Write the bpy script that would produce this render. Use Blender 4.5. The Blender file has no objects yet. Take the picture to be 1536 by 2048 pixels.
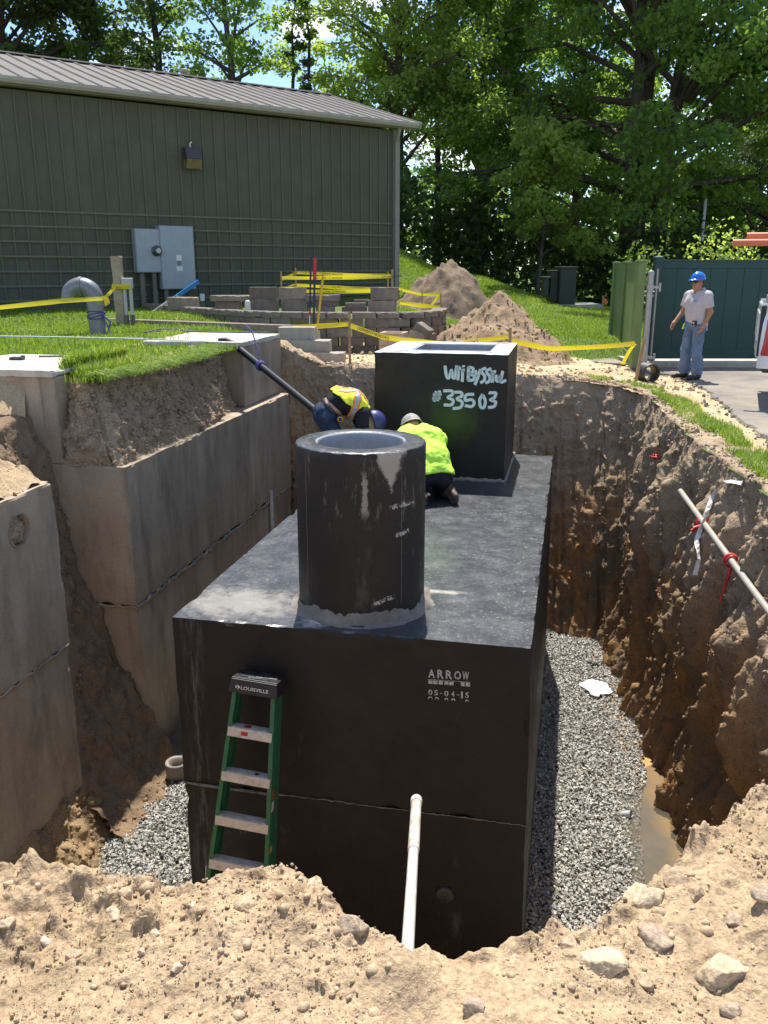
import bpy, bmesh, math, random
import numpy as np
from mathutils import Vector, Matrix
random.seed(7)
R = math.radians
sc = bpy.context.scene
COL = sc.collection
# ------------------------------------------------------------------ camera
CZ = 1.75
FPX, PITCH = 1716.0, R(15.8)
cam_d = bpy.data.cameras.new('camera')
cam = bpy.data.objects.new('camera', cam_d); COL.objects.link(cam)
cam.location = (0, 0, CZ); cam.rotation_euler = (R(90) - PITCH, 0, 0)
cam_d.sensor_fit = 'VERTICAL'; cam_d.sensor_height = 32.0; cam_d.lens = 32.0 * FPX / 2048.0
cam_d.clip_start = 0.05; cam_d.clip_end = 2000
sc.camera = cam
# ------------------------------------------------------------------ sky, sun, exposure
SUN_EL, SUN_AZ = R(65.5), R(0.0)          # sun stands in front of the camera (+y), high
w = bpy.data.worlds.new('World'); sc.world = w; w.use_nodes = True
nt = w.node_tree; nt.nodes.clear()
o_ = nt.nodes.new('ShaderNodeOutputWorld'); bg = nt.nodes.new('ShaderNodeBackground')
sky = nt.nodes.new('ShaderNodeTexSky'); sky.sky_type = 'NISHITA'; sky.sun_disc = False
sky.sun_elevation = SUN_EL; sky.sun_rotation = SUN_AZ
sky.air_density = 1.0; sky.dust_density = 0.15; sky.ozone_density = 3.0; sky.altitude = 1500
bg.inputs[1].default_value = 0.125
tc = nt.nodes.new('ShaderNodeTexCoord')
mp = nt.nodes.new('ShaderNodeMapping'); mp.inputs['Scale'].default_value = (1, 1, 2.2)
mp.inputs['Location'].default_value = (0.35, 0.1, 0.0)
nz = nt.nodes.new('ShaderNodeTexNoise'); nz.inputs['Scale'].default_value = 5.5
nz.inputs['Detail'].default_value = 9; nz.inputs['Roughness'].default_value = 0.55
rp = nt.nodes.new('ShaderNodeValToRGB')
rp.color_ramp.elements[0].position = 0.53; rp.color_ramp.elements[1].position = 0.66
mx = nt.nodes.new('ShaderNodeMix'); mx.data_type = 'RGBA'
mx.inputs[7].default_value = (8.0, 8.2, 8.6, 1)
L = nt.links.new
L(tc.outputs['Generated'], mp.inputs[0]); L(mp.outputs[0], nz.inputs['Vector']); L(nz.outputs['Fac'], rp.inputs[0])
L(rp.outputs[0], mx.inputs[0]); L(sky.outputs[0], mx.inputs[6]); L(mx.outputs[2], bg.inputs[0]); L(bg.outputs[0], o_.inputs[0])
sun_d = bpy.data.lights.new('sun', 'SUN'); sun_d.energy = 4.8; sun_d.angle = R(0.53); sun_d.color = (1.0, 0.95, 0.87)
sun = bpy.data.objects.new('sun', sun_d); COL.objects.link(sun)
sun.location = (0, 40, 60); sun.rotation_euler = (-(R(90) - SUN_EL), 0, 0)
sc.view_settings.view_transform = 'Standard'; sc.view_settings.look = 'None'
sc.view_settings.gamma = 1.0; sc.view_settings.use_curve_mapping = False
sc.view_settings.exposure = 0.88
sc.cycles.max_bounces = 8; sc.cycles.diffuse_bounces = 6; sc.cycles.glossy_bounces = 3
sc.cycles.transparent_max_bounces = 6; sc.cycles.transmission_bounces = 3
sc.cycles.caustics_reflective = False; sc.cycles.caustics_refractive = False

# ------------------------------------------------------------------ helpers
def ray(px, py):
    """direction from the camera through photograph pixel (px, py)"""
    u = (px - 768) / FPX; v = (1024 - py) / FPX
    return np.array([u, math.cos(PITCH) + v * math.sin(PITCH), -math.sin(PITCH) + v * math.cos(PITCH)])
def atz(px, py, z):
    d = ray(px, py); t = (z - CZ) / d[2]; return Vector((d[0] * t, d[1] * t, z))
def aty(px, py, y):
    d = ray(px, py); t = y / d[1]; return Vector((d[0] * t, y, CZ + d[2] * t))

_rng = np.random.RandomState(11)
_perm = _rng.permutation(512).astype(np.int64); _perm = np.concatenate([_perm, _perm, _perm])
_grad = _rng.randn(512, 3); _grad /= np.linalg.norm(_grad, axis=1)[:, None]
def pn(p):
    """gradient noise of (N,3) points, about -0.7..0.7"""
    p = np.asarray(p, float); i = np.floor(p).astype(np.int64); f = p - i; i &= 511
    u = f * f * f * (f * (f * 6 - 15) + 10); r = 0.0
    for dx in (0, 1):
        wx = u[:, 0] if dx else 1 - u[:, 0]
        for dy in (0, 1):
            wy = u[:, 1] if dy else 1 - u[:, 1]
            for dz in (0, 1):
                wz = u[:, 2] if dz else 1 - u[:, 2]
                h = _perm[_perm[_perm[(i[:, 0] + dx) & 511] + ((i[:, 1] + dy) & 511)] + ((i[:, 2] + dz) & 511)]
                g = _grad[h]
                r = r + wx * wy * wz * (g[:, 0] * (f[:, 0] - dx) + g[:, 1] * (f[:, 1] - dy) + g[:, 2] * (f[:, 2] - dz))
    return r * 1.3
def fbm(p, scale=1.0, octv=4, gain=0.5, ridged=False):
    p = np.asarray(p, float) * scale; a = 1.0; s = 0.0
    for k in range(octv):
        n = pn(p + 17.3 * k)
        s = s + a * ((0.5 - np.abs(n)) if ridged else n); a *= gain; p = p * 2.03
    return s
def sst(a, b, x):
    t = np.clip((np.asarray(x, float) - a) / (b - a), 0, 1); return t * t * (3 - 2 * t)

def mesh_np(name, V, F, mats=(), smooth=False, mi=None):
    """mesh from numpy verts (N,3) and faces: one (M,k) array or a list of them"""
    me = bpy.data.meshes.new(name)
    Fs = [np.asarray(f) for f in (F if isinstance(F, list) else [F]) if len(f)]
    V = np.asarray(V, np.float32)
    me.vertices.add(len(V)); me.vertices.foreach_set('co', V.ravel())
    nl = sum(f.size for f in Fs); npoly = sum(len(f) for f in Fs)
    me.loops.add(nl); me.polygons.add(npoly)
    me.loops.foreach_set('vertex_index', np.concatenate([f.ravel() for f in Fs]).astype(np.int32))
    st = []; c = 0
    for f in Fs:
        k = f.shape[1]; st.append(c + np.arange(len(f)) * k); c += f.size
    me.polygons.foreach_set('loop_start', np.concatenate(st).astype(np.int32))
    if mi is not None: me.polygons.foreach_set('material_index', np.asarray(mi, np.int32))
    for m in mats: me.materials.append(m)
    me.update(calc_edges=True)
    me.polygons.foreach_set('use_smooth', np.full(npoly, bool(smooth)))
    return me
def fattr(me, name, vals, dom='POINT'):
    a = me.attributes.new(name, 'FLOAT', dom); a.data.foreach_set('value', np.asarray(vals, np.float32).ravel())
def link(name, me, parent=None, loc=None, rot=None):
    o = bpy.data.objects.new(name, me); COL.objects.link(o)
    if parent is not None: o.parent = parent
    if loc is not None: o.location = loc
    if rot is not None: o.rotation_euler = rot
    return o
def tag(o, label=None, cat=None, group=None, kind=None):
    if label: o['label'] = label
    if cat: o['category'] = cat
    if group: o['group'] = group
    if kind: o['kind'] = kind
    return o
def thing(name, label, cat, loc=(0, 0, 0), rz=0.0, group=None):
    o = bpy.data.objects.new(name, None); COL.objects.link(o)
    o.location = loc; o.rotation_euler = (0, 0, rz); o.empty_display_size = 0.1
    return tag(o, label, cat, group)
def copy_tree(o, parent=None, label=None):
    c = o.copy(); COL.objects.link(c)
    if parent is not None: c.parent = parent
    if label: c['label'] = label
    for ch in list(o.children): copy_tree(ch, c)
    return c

class MB:
    """collects primitives, then links them as ONE mesh object"""
    def __init__(s): s.v = []; s.f = []; s.m = []; s.sm = []
    def add(s, V, F, mi=0, smooth=False, M=None):
        n = len(s.v)
        if M is not None: V = [M @ Vector(v) for v in V]
        s.v += [tuple(v) for v in V]
        for f in F: s.f.append(tuple(i + n for i in f)); s.m.append(mi); s.sm.append(smooth)
        return s
    def box(s, c, d, M=None, mi=0, rz=0.0, taper=None):
        hx, hy, hz = d[0] / 2, d[1] / 2, d[2] / 2; V = []
        for z in (-1, 1):
            k = 1.0 if taper is None or z < 0 else taper
            for x, y in ((-1, -1), (1, -1), (1, 1), (-1, 1)): V.append((x * hx * k, y * hy * k, z * hz))
        T = Matrix.Translation(c) @ Matrix.Rotation(rz, 4, 'Z')
        if M is not None: T = T @ M
        return s.add(V, [(3, 2, 1, 0), (4, 5, 6, 7), (0, 1, 5, 4), (1, 2, 6, 5), (2, 3, 7, 6), (3, 0, 4, 7)], mi, False, T)
    def tube(s, P, r, n=8, mi=0, smooth=True, caps=True):
        P = [Vector(p) for p in P]; rs = r if hasattr(r, '__len__') else [r] * len(P); V = []; F = []
        ref = None
        for i, p in enumerate(P):
            t = (P[min(i + 1, len(P) - 1)] - P[max(i - 1, 0)]).normalized()
            if ref is None:
                ref = Vector((0, 0, 1)) if abs(t.z) < 0.9 else Vector((1, 0, 0))
            a = ref - t * ref.dot(t)
            if a.length < 1e-5: a = t.orthogonal()
            a.normalize(); ref = a; b = t.cross(a)
            for k in range(n):
                q = 2 * math.pi * k / n; V.append(p + (a * math.cos(q) + b * math.sin(q)) * rs[i])
        for i in range(len(P) - 1):
            for k in range(n):
                F.append((i * n + k, i * n + (k + 1) % n, (i + 1) * n + (k + 1) % n, (i + 1) * n + k))
        s.add(V, F, mi, smooth)
        if caps:
            s.add([V[k] for k in range(n)], [tuple(range(n - 1, -1, -1))], mi, False)
            m = (len(P) - 1) * n; s.add([V[m + k] for k in range(n)], [tuple(range(n))], mi, False)
        return s
    def lathe(s, prof, n=32, mi=0, smooth=True, M=None, close=False):
        V = []; F = []; k = len(prof)
        for j in range(n):
            q = 2 * math.pi * j / n
            for r_, z in prof: V.append((r_ * math.cos(q), r_ * math.sin(q), z))
        for j in range(n):
            for i in range(k if close else k - 1):
                a = j * k + i; b = j * k + (i + 1) % k; c = ((j + 1) % n) * k + (i + 1) % k; d = ((j + 1) % n) * k + i
                F.append((a, d, c, b))
        return s.add(V, F, mi, smooth, M)
    def prism(s, poly, h, mi=0, M=None):
        """polygon in xy (counter-clockwise), extruded from z=0 to z=h"""
        n = len(poly); V = [(x, y, 0) for x, y in poly] + [(x, y, h) for x, y in poly]
        F = [tuple(range(n - 1, -1, -1)), tuple(range(n, 2 * n))] + [(i, (i + 1) % n, n + (i + 1) % n, n + i) for i in range(n)]
        return s.add(V, F, mi, False, M)
    def ball(s, c, r, n=10, mi=0, M=None):
        rr = r if hasattr(r, '__len__') else (r, r, r); V = []; F = []; m = n // 2 + 1
        for i in range(m):
            a = math.pi * i / (m - 1)
            for k in range(n):
                q = 2 * math.pi * k / n
                V.append((math.sin(a) * math.cos(q) * rr[0], math.sin(a) * math.sin(q) * rr[1], math.cos(a) * rr[2]))
        for i in range(m - 1):
            for k in range(n): F.append((i * n + k, (i + 1) * n + k, (i + 1) * n + (k + 1) % n, i * n + (k + 1) % n))
        T = Matrix.Translation(c)
        if M is not None: T = T @ M
        return s.add(V, F, mi, True, T)
    def build(s, name, mat, parent=None, bevel=0.0, loc=None, rot=None, seg=1, merge=False):
        me = bpy.data.meshes.new(name); me.from_pydata(s.v, [], s.f)
        for m in (mat if isinstance(mat, (list, tuple)) else [mat]): me.materials.append(m)
        me.polygons.foreach_set('material_index', s.m); me.polygons.foreach_set('use_smooth', s.sm)
        me.update()
        if merge:
            bm = bmesh.new(); bm.from_mesh(me); bmesh.ops.remove_doubles(bm, verts=bm.verts, dist=1e-5); bm.to_mesh(me); bm.free()
        o = link(name, me, parent, loc, rot)
        if bevel:
            b = o.modifiers.new('bevel', 'BEVEL'); b.width = bevel; b.segments = seg; b.limit_method = 'ANGLE'; b.angle_limit = R(40)
        return o

# ------------------------------------------------------------------ materials
class NT:
    def __init__(s, name):
        s.m = bpy.data.materials.new(name); s.m.use_nodes = True; s.t = s.m.node_tree
        s.b = s.t.nodes['Principled BSDF']; s.out = s.t.nodes['Material Output']; s._tc = None
    def n(s, typ, **kw):
        x = s.t.nodes.new(typ)
        for k, v in kw.items():
            if k.startswith('_'): setattr(x, k[1:], v)
            else: x.inputs[k.replace('__', ' ')].default_value = v
        return x
    def l(s, a, b): s.t.links.new(a, b)
    def co(s, which='Object', scale=None, loc=None):
        if s._tc is None: s._tc = s.n('ShaderNodeTexCoord')
        if which == 'World':
            g = s.n('ShaderNodeNewGeometry'); src = g.outputs['Position']
        else: src = s._tc.outputs[which]
        if scale is None and loc is None: return src
        m = s.n('ShaderNodeMapping')
        if scale is not None: m.inputs['Scale'].default_value = scale
        if loc is not None: m.inputs['Location'].default_value = loc
        s.l(src, m.inputs[0]); return m.outputs[0]
    def noise(s, scale, detail=4, rough=0.55, co=None, dist=0.0):
        x = s.n('ShaderNodeTexNoise', Scale=scale, Detail=detail, Roughness=rough, Distortion=dist)
        s.l(co if co is not None else s.co(), x.inputs['Vector']); return x.outputs['Fac']
    def ramp(s, fac, stops):
        x = s.n('ShaderNodeValToRGB'); e = x.color_ramp.elements
        while len(e) < len(stops): e.new(0.5)
        for i, (p, c) in enumerate(stops):
            e[i].position = p; e[i].color = (c[0], c[1], c[2], 1) if hasattr(c, '__len__') else (c, c, c, 1)
        s.l(fac, x.inputs[0]); return x.outputs[0]
    def mix(s, fac, a, b, mode='MIX'):
        x = s.n('ShaderNodeMix', _data_type='RGBA', _blend_type=mode)
        for i, val in ((0, fac), (6, a), (7, b)):
            if isinstance(val, (int, float)): x.inputs[i].default_value = val
            elif isinstance(val, (tuple, list)): x.inputs[i].default_value = (val[0], val[1], val[2], 1)
            else: s.l(val, x.inputs[i])
        return x.outputs[2]
    def math(s, op, a, b=0.0, clamp=False):
        x = s.n('ShaderNodeMath', _operation=op, _use_clamp=clamp)
        for i, val in ((0, a), (1, b)):
            if isinstance(val, (int, float)): x.inputs[i].default_value = val
            else: s.l(val, x.inputs[i])
        return x.outputs[0]
    def sep(s, v):
        x = s.n('ShaderNodeSeparateXYZ'); s.l(v, x.inputs[0]); return x.outputs
    def attr(s, name):
        x = s.n('ShaderNodeAttribute'); x.attribute_name = name; return x.outputs['Fac']
    def bump(s, h, strength=0.3, dist=0.02, prev=None):
        x = s.n('ShaderNodeBump', Strength=strength, Distance=dist); s.l(h, x.inputs['Height'])
        if prev is not None: s.l(prev, x.inputs['Normal'])
        return x.outputs[0]
    def fin(s, col=None, rough=0.8, normal=None, spec=0.5, metal=0.0, **kw):
        b = s.b
        if col is not None:
            if isinstance(col, (tuple, list)): b.inputs['Base Color'].default_value = (*col, 1)
            else: s.l(col, b.inputs['Base Color'])
        if isinstance(rough, (int, float)): b.inputs['Roughness'].default_value = rough
        else: s.l(rough, b.inputs['Roughness'])
        if normal is not None: s.l(normal, b.inputs['Normal'])
        b.inputs['Specular IOR Level'].default_value = spec; b.inputs['Metallic'].default_value = metal
        for k, v in kw.items(): b.inputs[k.replace('__', ' ')].default_value = v
        return s.m
def simple(name, col, rough=0.6, var=0.15, scale=12, spec=0.4, metal=0.0, bump=0.0, bscale=60, dirt=None, dirt_amt=0.5, **kw):
    """paint, plastic, metal, wood ...: base colour with mild mottling, optional grime of its own shape"""
    n = NT(name); f = n.noise(scale, 5, 0.6)
    lo = tuple(c * (1 - var) for c in col); hi = tuple(min(1, c * (1 + var)) for c in col)
    c = n.ramp(f, [(0.3, lo), (0.7, hi)])
    if dirt is not None:
        g = n.noise(scale * 0.6, 6, 0.65, co=n.co('Object', loc=(3.1, 1.7, 5.2)))
        k = n.ramp(g, [(0.48, 0.0), (0.72, dirt_amt)]); c = n.mix(k, c, dirt)
    nm = n.bump(n.noise(bscale, 4, 0.6), bump, 0.01) if bump else None
    return n.fin(c, rough, nm, spec, metal, **kw)
# ------------------------------------------------------------------ frames of the pit
def frame(ox, oy, deg):
    a = R(deg); e1 = np.array([math.cos(a), math.sin(a)]); e2 = np.array([-math.sin(a), math.cos(a)])
    o = np.array([ox, oy])
    to = lambda lx, ly: (o[0] + e1[0] * lx + e2[0] * ly, o[1] + e1[1] * lx + e2[1] * ly)
    inv = lambda x, y: ((x - o[0]) * e1[0] + (y - o[1]) * e1[1], (x - o[0]) * e2[0] + (y - o[1]) * e2[1])
    return to, inv
A_TO, A_IN = frame(-2.48, 8.03, -11.2)          # old concrete tanks: origin at the corner of the farther one
T_TO, T_IN = frame(-1.424, 5.356, -12.0)        # new black tank: origin at its front left corner
FLOOR = -3.25

def ground_z(x, y):
    x = np.asarray(x, float); y = np.asarray(y, float)
    lx, ly = A_IN(x, y)
    z = np.interp(x, [-3.2, -1.7, -1.0, 1.5, 3.0, 4.4, 6], [.72, .6, .28, .26, .17, .02, 0.0])
    z = np.where(x > 3.0, z * sst(9.5, 12.5, y) + 0 * x, z)
    # land behind the block wall and round the shed
    up = np.interp(x, [-8, -1, .6, 1.8, 4, 6.5, 9], [.84, .84, .78, .5, .38, .25, .15])
    z = z + (np.maximum(up, z) - z) * sst(16.7, 18.0, y)
    hill = np.clip(2.15 - .27 * (x - .5), .45, 3.2) - .45
    z = z + hill * sst(23.0, 34.0, y) * sst(8.5, 3.0, x)
    z = z + .30 * sst(18.5, 27, y) * sst(2.5, 4, x) * sst(10, 7, x)
    # lawn plateau and the soil by the nearer old tank
    near = np.interp(lx, [-3.2, -2.0, -.9, -.05], [.72, .60, .30, .10])
    left = np.where(ly > -.05, .72, near + (.72 - near) * sst(-.9, -.05, ly) * sst(-1.0, -2.2, lx))
    z = np.where((lx < .0) & (ly < 5.6), left, z)
    z = np.where((y < 6.5) & (x > -1.5), 0.0, z)
    return z
def gz(x, y): return float(ground_z(np.array([x]), np.array([y]))[0])

# rim of the near bank, read from the photograph at ground level
_rimpx = [(0,1722),(60,1728),(100,1738),(185,1742),(250,1748),(330,1768),(380,1776),(450,1762),(545,1748),(590,1756),(640,1786),(700,1822),
          (730,1856),(770,1882),(810,1900),(850,1884),(900,1890),(965,1908),(1000,1880),(1050,1868),(1120,1850),(1190,1848),(1240,1808),
          (1290,1775),(1340,1722),(1380,1672),(1450,1632),(1490,1590),(1536,1560)]
_rim = [atz(px, py, 0.0) for px, py in _rimpx]
RIMX = np.array([-6, -3, -1.6] + [p.x for p in _rim] + [1.55, 1.8, 2.2, 2.6, 2.9]); RIMY = np.array([2.2, 2.2, 2.24] + [p.y for p in _rim] + [2.82, 3.1, 3.6, 4.25, 6.5])
def rim_y(x): return np.interp(x, RIMX, RIMY)

# ------------------------------------------------------------------ soil materials
def soil_mat(name, cols, strata=False, bumpk=1.0, rough=0.95):
    n = NT(name); p = n.co('World')
    f1 = n.noise(1.3, 6, 0.62, p); f2 = n.noise(9, 5, 0.65, p); f3 = n.noise(70, 4, 0.7, p); f4 = n.noise(24, 3, 0.6, p)
    a, b, c = cols
    col = n.mix(n.ramp(f1, [(.35, 0), (.65, 1)]), a, b)
    col = n.mix(n.math('MULTIPLY', n.ramp(f2, [(.45, 0), (.7, 1)]), .75), col, c)
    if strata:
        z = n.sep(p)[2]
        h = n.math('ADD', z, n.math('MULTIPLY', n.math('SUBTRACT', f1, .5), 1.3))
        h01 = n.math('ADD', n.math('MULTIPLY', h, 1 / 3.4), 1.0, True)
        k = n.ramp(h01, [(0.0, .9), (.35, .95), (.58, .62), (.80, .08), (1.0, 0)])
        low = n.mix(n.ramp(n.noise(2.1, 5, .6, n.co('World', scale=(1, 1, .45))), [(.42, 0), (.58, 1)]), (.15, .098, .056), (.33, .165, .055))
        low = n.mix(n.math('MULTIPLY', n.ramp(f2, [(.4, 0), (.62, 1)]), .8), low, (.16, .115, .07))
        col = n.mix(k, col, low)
    sp = n.ramp(f3, [(.32, .62), (.5, 1.0), (.72, 1.3)])
    col = n.mix(1.0, col, sp, 'MULTIPLY')
    nm = n.bump(f3, .55 * bumpk, .012); nm = n.bump(f4, .5 * bumpk, .03, nm)
    return n.fin(col, rough, nm, .2)
M_SOIL = soil_mat('dry_soil', ((.42, .305, .19), (.355, .26, .16), (.25, .18, .112)))
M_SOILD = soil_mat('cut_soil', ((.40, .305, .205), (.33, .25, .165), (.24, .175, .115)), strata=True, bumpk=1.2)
M_SOILB = soil_mat('bank_soil', ((.40, .30, .20), (.33, .245, .16), (.24, .175, .12)), bumpk=1.2)
M_PILE1 = soil_mat('pile_soil_dark', ((.185, .135, .092), (.24, .18, .125), (.13, .095, .068)), bumpk=1.3)
M_PILE2 = soil_mat('pile_soil_tan', ((.33, .235, .145), (.29, .205, .125), (.22, .155, .10)), bumpk=1.3)
M_ROCK = soil_mat('rock', ((.43, .32, .205), (.375, .28, .18), (.28, .205, .13)), bumpk=.6, rough=.85)
M_ROCKP = soil_mat('pale_rock', ((.54, .43, .295), (.47, .365, .24), (.37, .275, .175)), bumpk=.6, rough=.85)
M_ROCKB = soil_mat('brown_rock', ((.33, .25, .18), (.40, .31, .22), (.26, .19, .135)), bumpk=.6, rough=.85)

# ------------------------------------------------------------------ ground sheet
def spaced(segs):
    out = []
    for a, b, st in segs:
        n = max(2, int(round((b - a) / st)) + 1); out.append(np.linspace(a, b, n)[:-1])
    out.append([segs[-1][1]]); return np.concatenate(out)
def inside(poly, x, y):
    c = np.zeros(x.shape, bool); n = len(poly); j = n - 1
    for i in range(n):
        xi, yi = poly[i]; xj, yj = poly[j]
        if yi != yj:
            c ^= ((yi > y) != (yj > y)) & (x < (xj - xi) * (y - yi) / (yj - yi) + xi)
        j = i
    return c
WTOP = [(2.75, 4.0), (2.9, 5.0), (3.1, 6.5), (3.27, 8.5), (3.47, 10.4), (3.62, 11.7), (3.3, 12.55), (2.5, 12.7), (1.5, 12.75), (.4, 13.1), (-.6, 13.6), (-1.3, 13.8), (-2.3, 14.0)]
WBOT = [(2.35, 4.1), (2.62, 5.3), (2.74, 6.5), (2.84, 8.2), (2.88, 9.7), (3.05, 10.5), (2.92, 10.85), (2.3, 10.95), (1.5, 11.1), (.45, 11.75), (-.5, 12.45), (-1.2, 12.95), (-2.2, 13.45)]
LAWN_EDGE = [A_TO(-.2, 5.4), A_TO(-.2, 3.72), A_TO(-.45, 3.5), A_TO(-.45, .35), A_TO(-.66, .3)]
PIT = WTOP + LAWN_EDGE + [A_TO(-1.0, .0), A_TO(-1.0, -1.2), A_TO(-.35, -1.25), A_TO(-.35, -6.4)]
HOLE = PIT + [(-3.6, 1.9), (-3.3, .1), (3.5, .1), (3.5, 3.9), (3.1, 4.1)]
xs = spaced([(-400, -60, 40), (-60, -20, 4), (-20, -9, .5), (-9, 7, .075), (7, 20, .5), (20, 60, 4), (60, 400, 40)])
ys = spaced([(-60, -6, 6), (-6, 0, .5), (0, 18, .08), (18, 42, .35), (42, 90, 3), (90, 700, 60)])
GX, GY = np.meshgrid(xs, ys, indexing='ij'); gx, gy = GX.ravel(), GY.ravel()
P3 = np.stack([gx, gy, 0 * gx], 1)
gzv = ground_z(gx, gy) + fbm(P3, .35, 3) * .05 * sst(0, 12, np.abs(gx) + gy * .3) + fbm(P3, 2.5, 3) * .016
nx, ny = len(xs), len(ys); idx = np.arange(nx * ny).reshape(nx, ny)
Q = np.stack([idx[:-1, :-1], idx[1:, :-1], idx[1:, 1:], idx[:-1, 1:]], -1).reshape(-1, 4)
cx, cy = gx[Q].mean(1), gy[Q].mean(1)
Q = Q[~inside(HOLE, cx, cy)]
# what covers the ground where: grass or bare sandy soil
sandp = [(.9, 17.2), (-.9, 17.0), (-1.1, 13.4), (.5, 12.6), (1.5, 12.4), (2.4, 12.8), (3.2, 12.6), (3.6, 11.0), (3.5, 9.0), (3.3, 6.5), (3.0, 4), (14, 3), (14, 16.4), (5.6, 16.6), (4.4, 16.4), (3.6, 16.6), (2.6, 16.4), (1.4, 17.6)]
sand = inside(sandp, gx + fbm(P3 + 5, .8, 3) * .5, gy + fbm(P3 + 9, .8, 3) * .5).astype(float)
lx_, ly_ = A_IN(gx, gy)
sand = np.maximum(sand, ((ly_ < .32) & (gx < 0) & (lx_ > -2.4)) | (gy < 4))
grassm = 1 - sand
me = mesh_np('ground', np.stack([gx, gy, gzv], 1), Q, smooth=True); fattr(me, 'turf', grassm)
n = NT('ground_mat'); p = n.co('World')
f1 = n.noise(.9, 6, .6, p); f2 = n.noise(9, 5, .65, p); f3 = n.noise(60, 4, .7, p)
sandc = n.mix(n.ramp(f1, [(.35, 0), (.68, 1)]), (.50, .39, .25), (.40, .28, .16))
sandc = n.mix(n.math('MULTIPLY', n.ramp(f2, [(.5, 0), (.75, 1)]), .6), sandc, (.30, .22, .15))
grc = n.mix(n.ramp(f2, [(.35, 0), (.65, 1)]), (.07, .115, .022), (.105, .15, .03))
grc = n.mix(n.ramp(n.noise(.5, 4, .6, p), [(.45, 0), (.7, .5)]), grc, (.12, .14, .04))
tm = n.ramp(n.math('ADD', n.attr('turf'), n.math('MULTIPLY', n.math('SUBTRACT', f2, .5), .5)), [(.4, 0), (.6, 1)])
col = n.mix(1.0, n.mix(tm, sandc, grc), n.ramp(f3, [(.3, .7), (.5, 1), (.7, 1.25)]), 'MULTIPLY')
M_GROUND = n.fin(col, .95, n.bump(f3, .5, .015), .2)
me.materials.append(M_GROUND)
tag(link('ground', me), kind='structure')

# ------------------------------------------------------------------ near soil bank (heightfield that falls into the pit)
PIPE_X = .055
bx = spaced([(-3.4, -1.5, .03), (-1.5, 1.75, .0075), (1.75, 3.6, .03)]); by = spaced([(0.0, 1.3, .04), (1.3, 3.3, .0075), (3.3, 5.2, .03)])
BX, BY = np.meshgrid(bx, by, indexing='ij'); x, y = BX.ravel(), BY.ravel()
P3 = np.stack([x, y, 0 * x], 1)
def bank_z(x, y):
    P3 = np.stack([x, y, 0 * x], 1)
    ry = rim_y(x) + fbm(P3 * [1, .0, 1] + 3, 6, 3) * .035
    d = y - ry                                           # >0: past the rim
    lump = fbm(P3, 1.6, 2) * .07 + np.maximum(fbm(P3 + 31, 4.2, 2), -.15) * .055
    wq = P3 + np.stack([fbm(P3, 9, 2), fbm(P3 + 9, 9, 2), 0 * x], 1) * .035
    msk = sst(-.22, .22, fbm(P3 + 77, 1.5, 3) + .25 * np.exp(-(d / .3) ** 2))
    clod = np.maximum(fbm(wq + 7, 10, 3, .6), -.1) * .060 * (.5 + .5 * msk) + (np.maximum(pn(wq * 26 + 3), -.05) * .030 + (np.maximum(fbm(wq + 13, 17, 2, .5), -.2)) * .012 + pn(wq * 52 + 3) * .006 + pn(P3 * 105) * .0022) * (.3 + .7 * msk)
    smooth = .35 + .65 * sst(1.55, 2.1, y - .2 * np.sin(x * 2.2 + 1))
    z = lump * .9 + clod * smooth * 1.15 + .03 * np.exp(-(d / .22) ** 2)
    z = z - .05 * sst(-.25, .03, d) + .085 * np.exp(-((x - PIPE_X) / .085) ** 2 - ((y - 1.80) / .09) ** 2)
    drop = np.maximum(d - .0, 0)
    return z - np.minimum(drop * 3.2 + drop ** 2 * 6, 3.4 + z) * (1 + .15 * pn(P3 * 5))
bzv = bank_z(x, y)
n1, n2 = len(bx), len(by); idx = np.arange(n1 * n2).reshape(n1, n2)
Q = np.stack([idx[:-1, :-1], idx[1:, :-1], idx[1:, 1:], idx[:-1, 1:]], -1).reshape(-1, 4)
Q = Q[(bzv[Q].max(1) > FLOOR - .05)]
me = mesh_np('soil_bank', np.stack([x, y, bzv], 1), Q, [M_SOIL], True)
tag(link('soil_bank', me), kind='structure')

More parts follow.
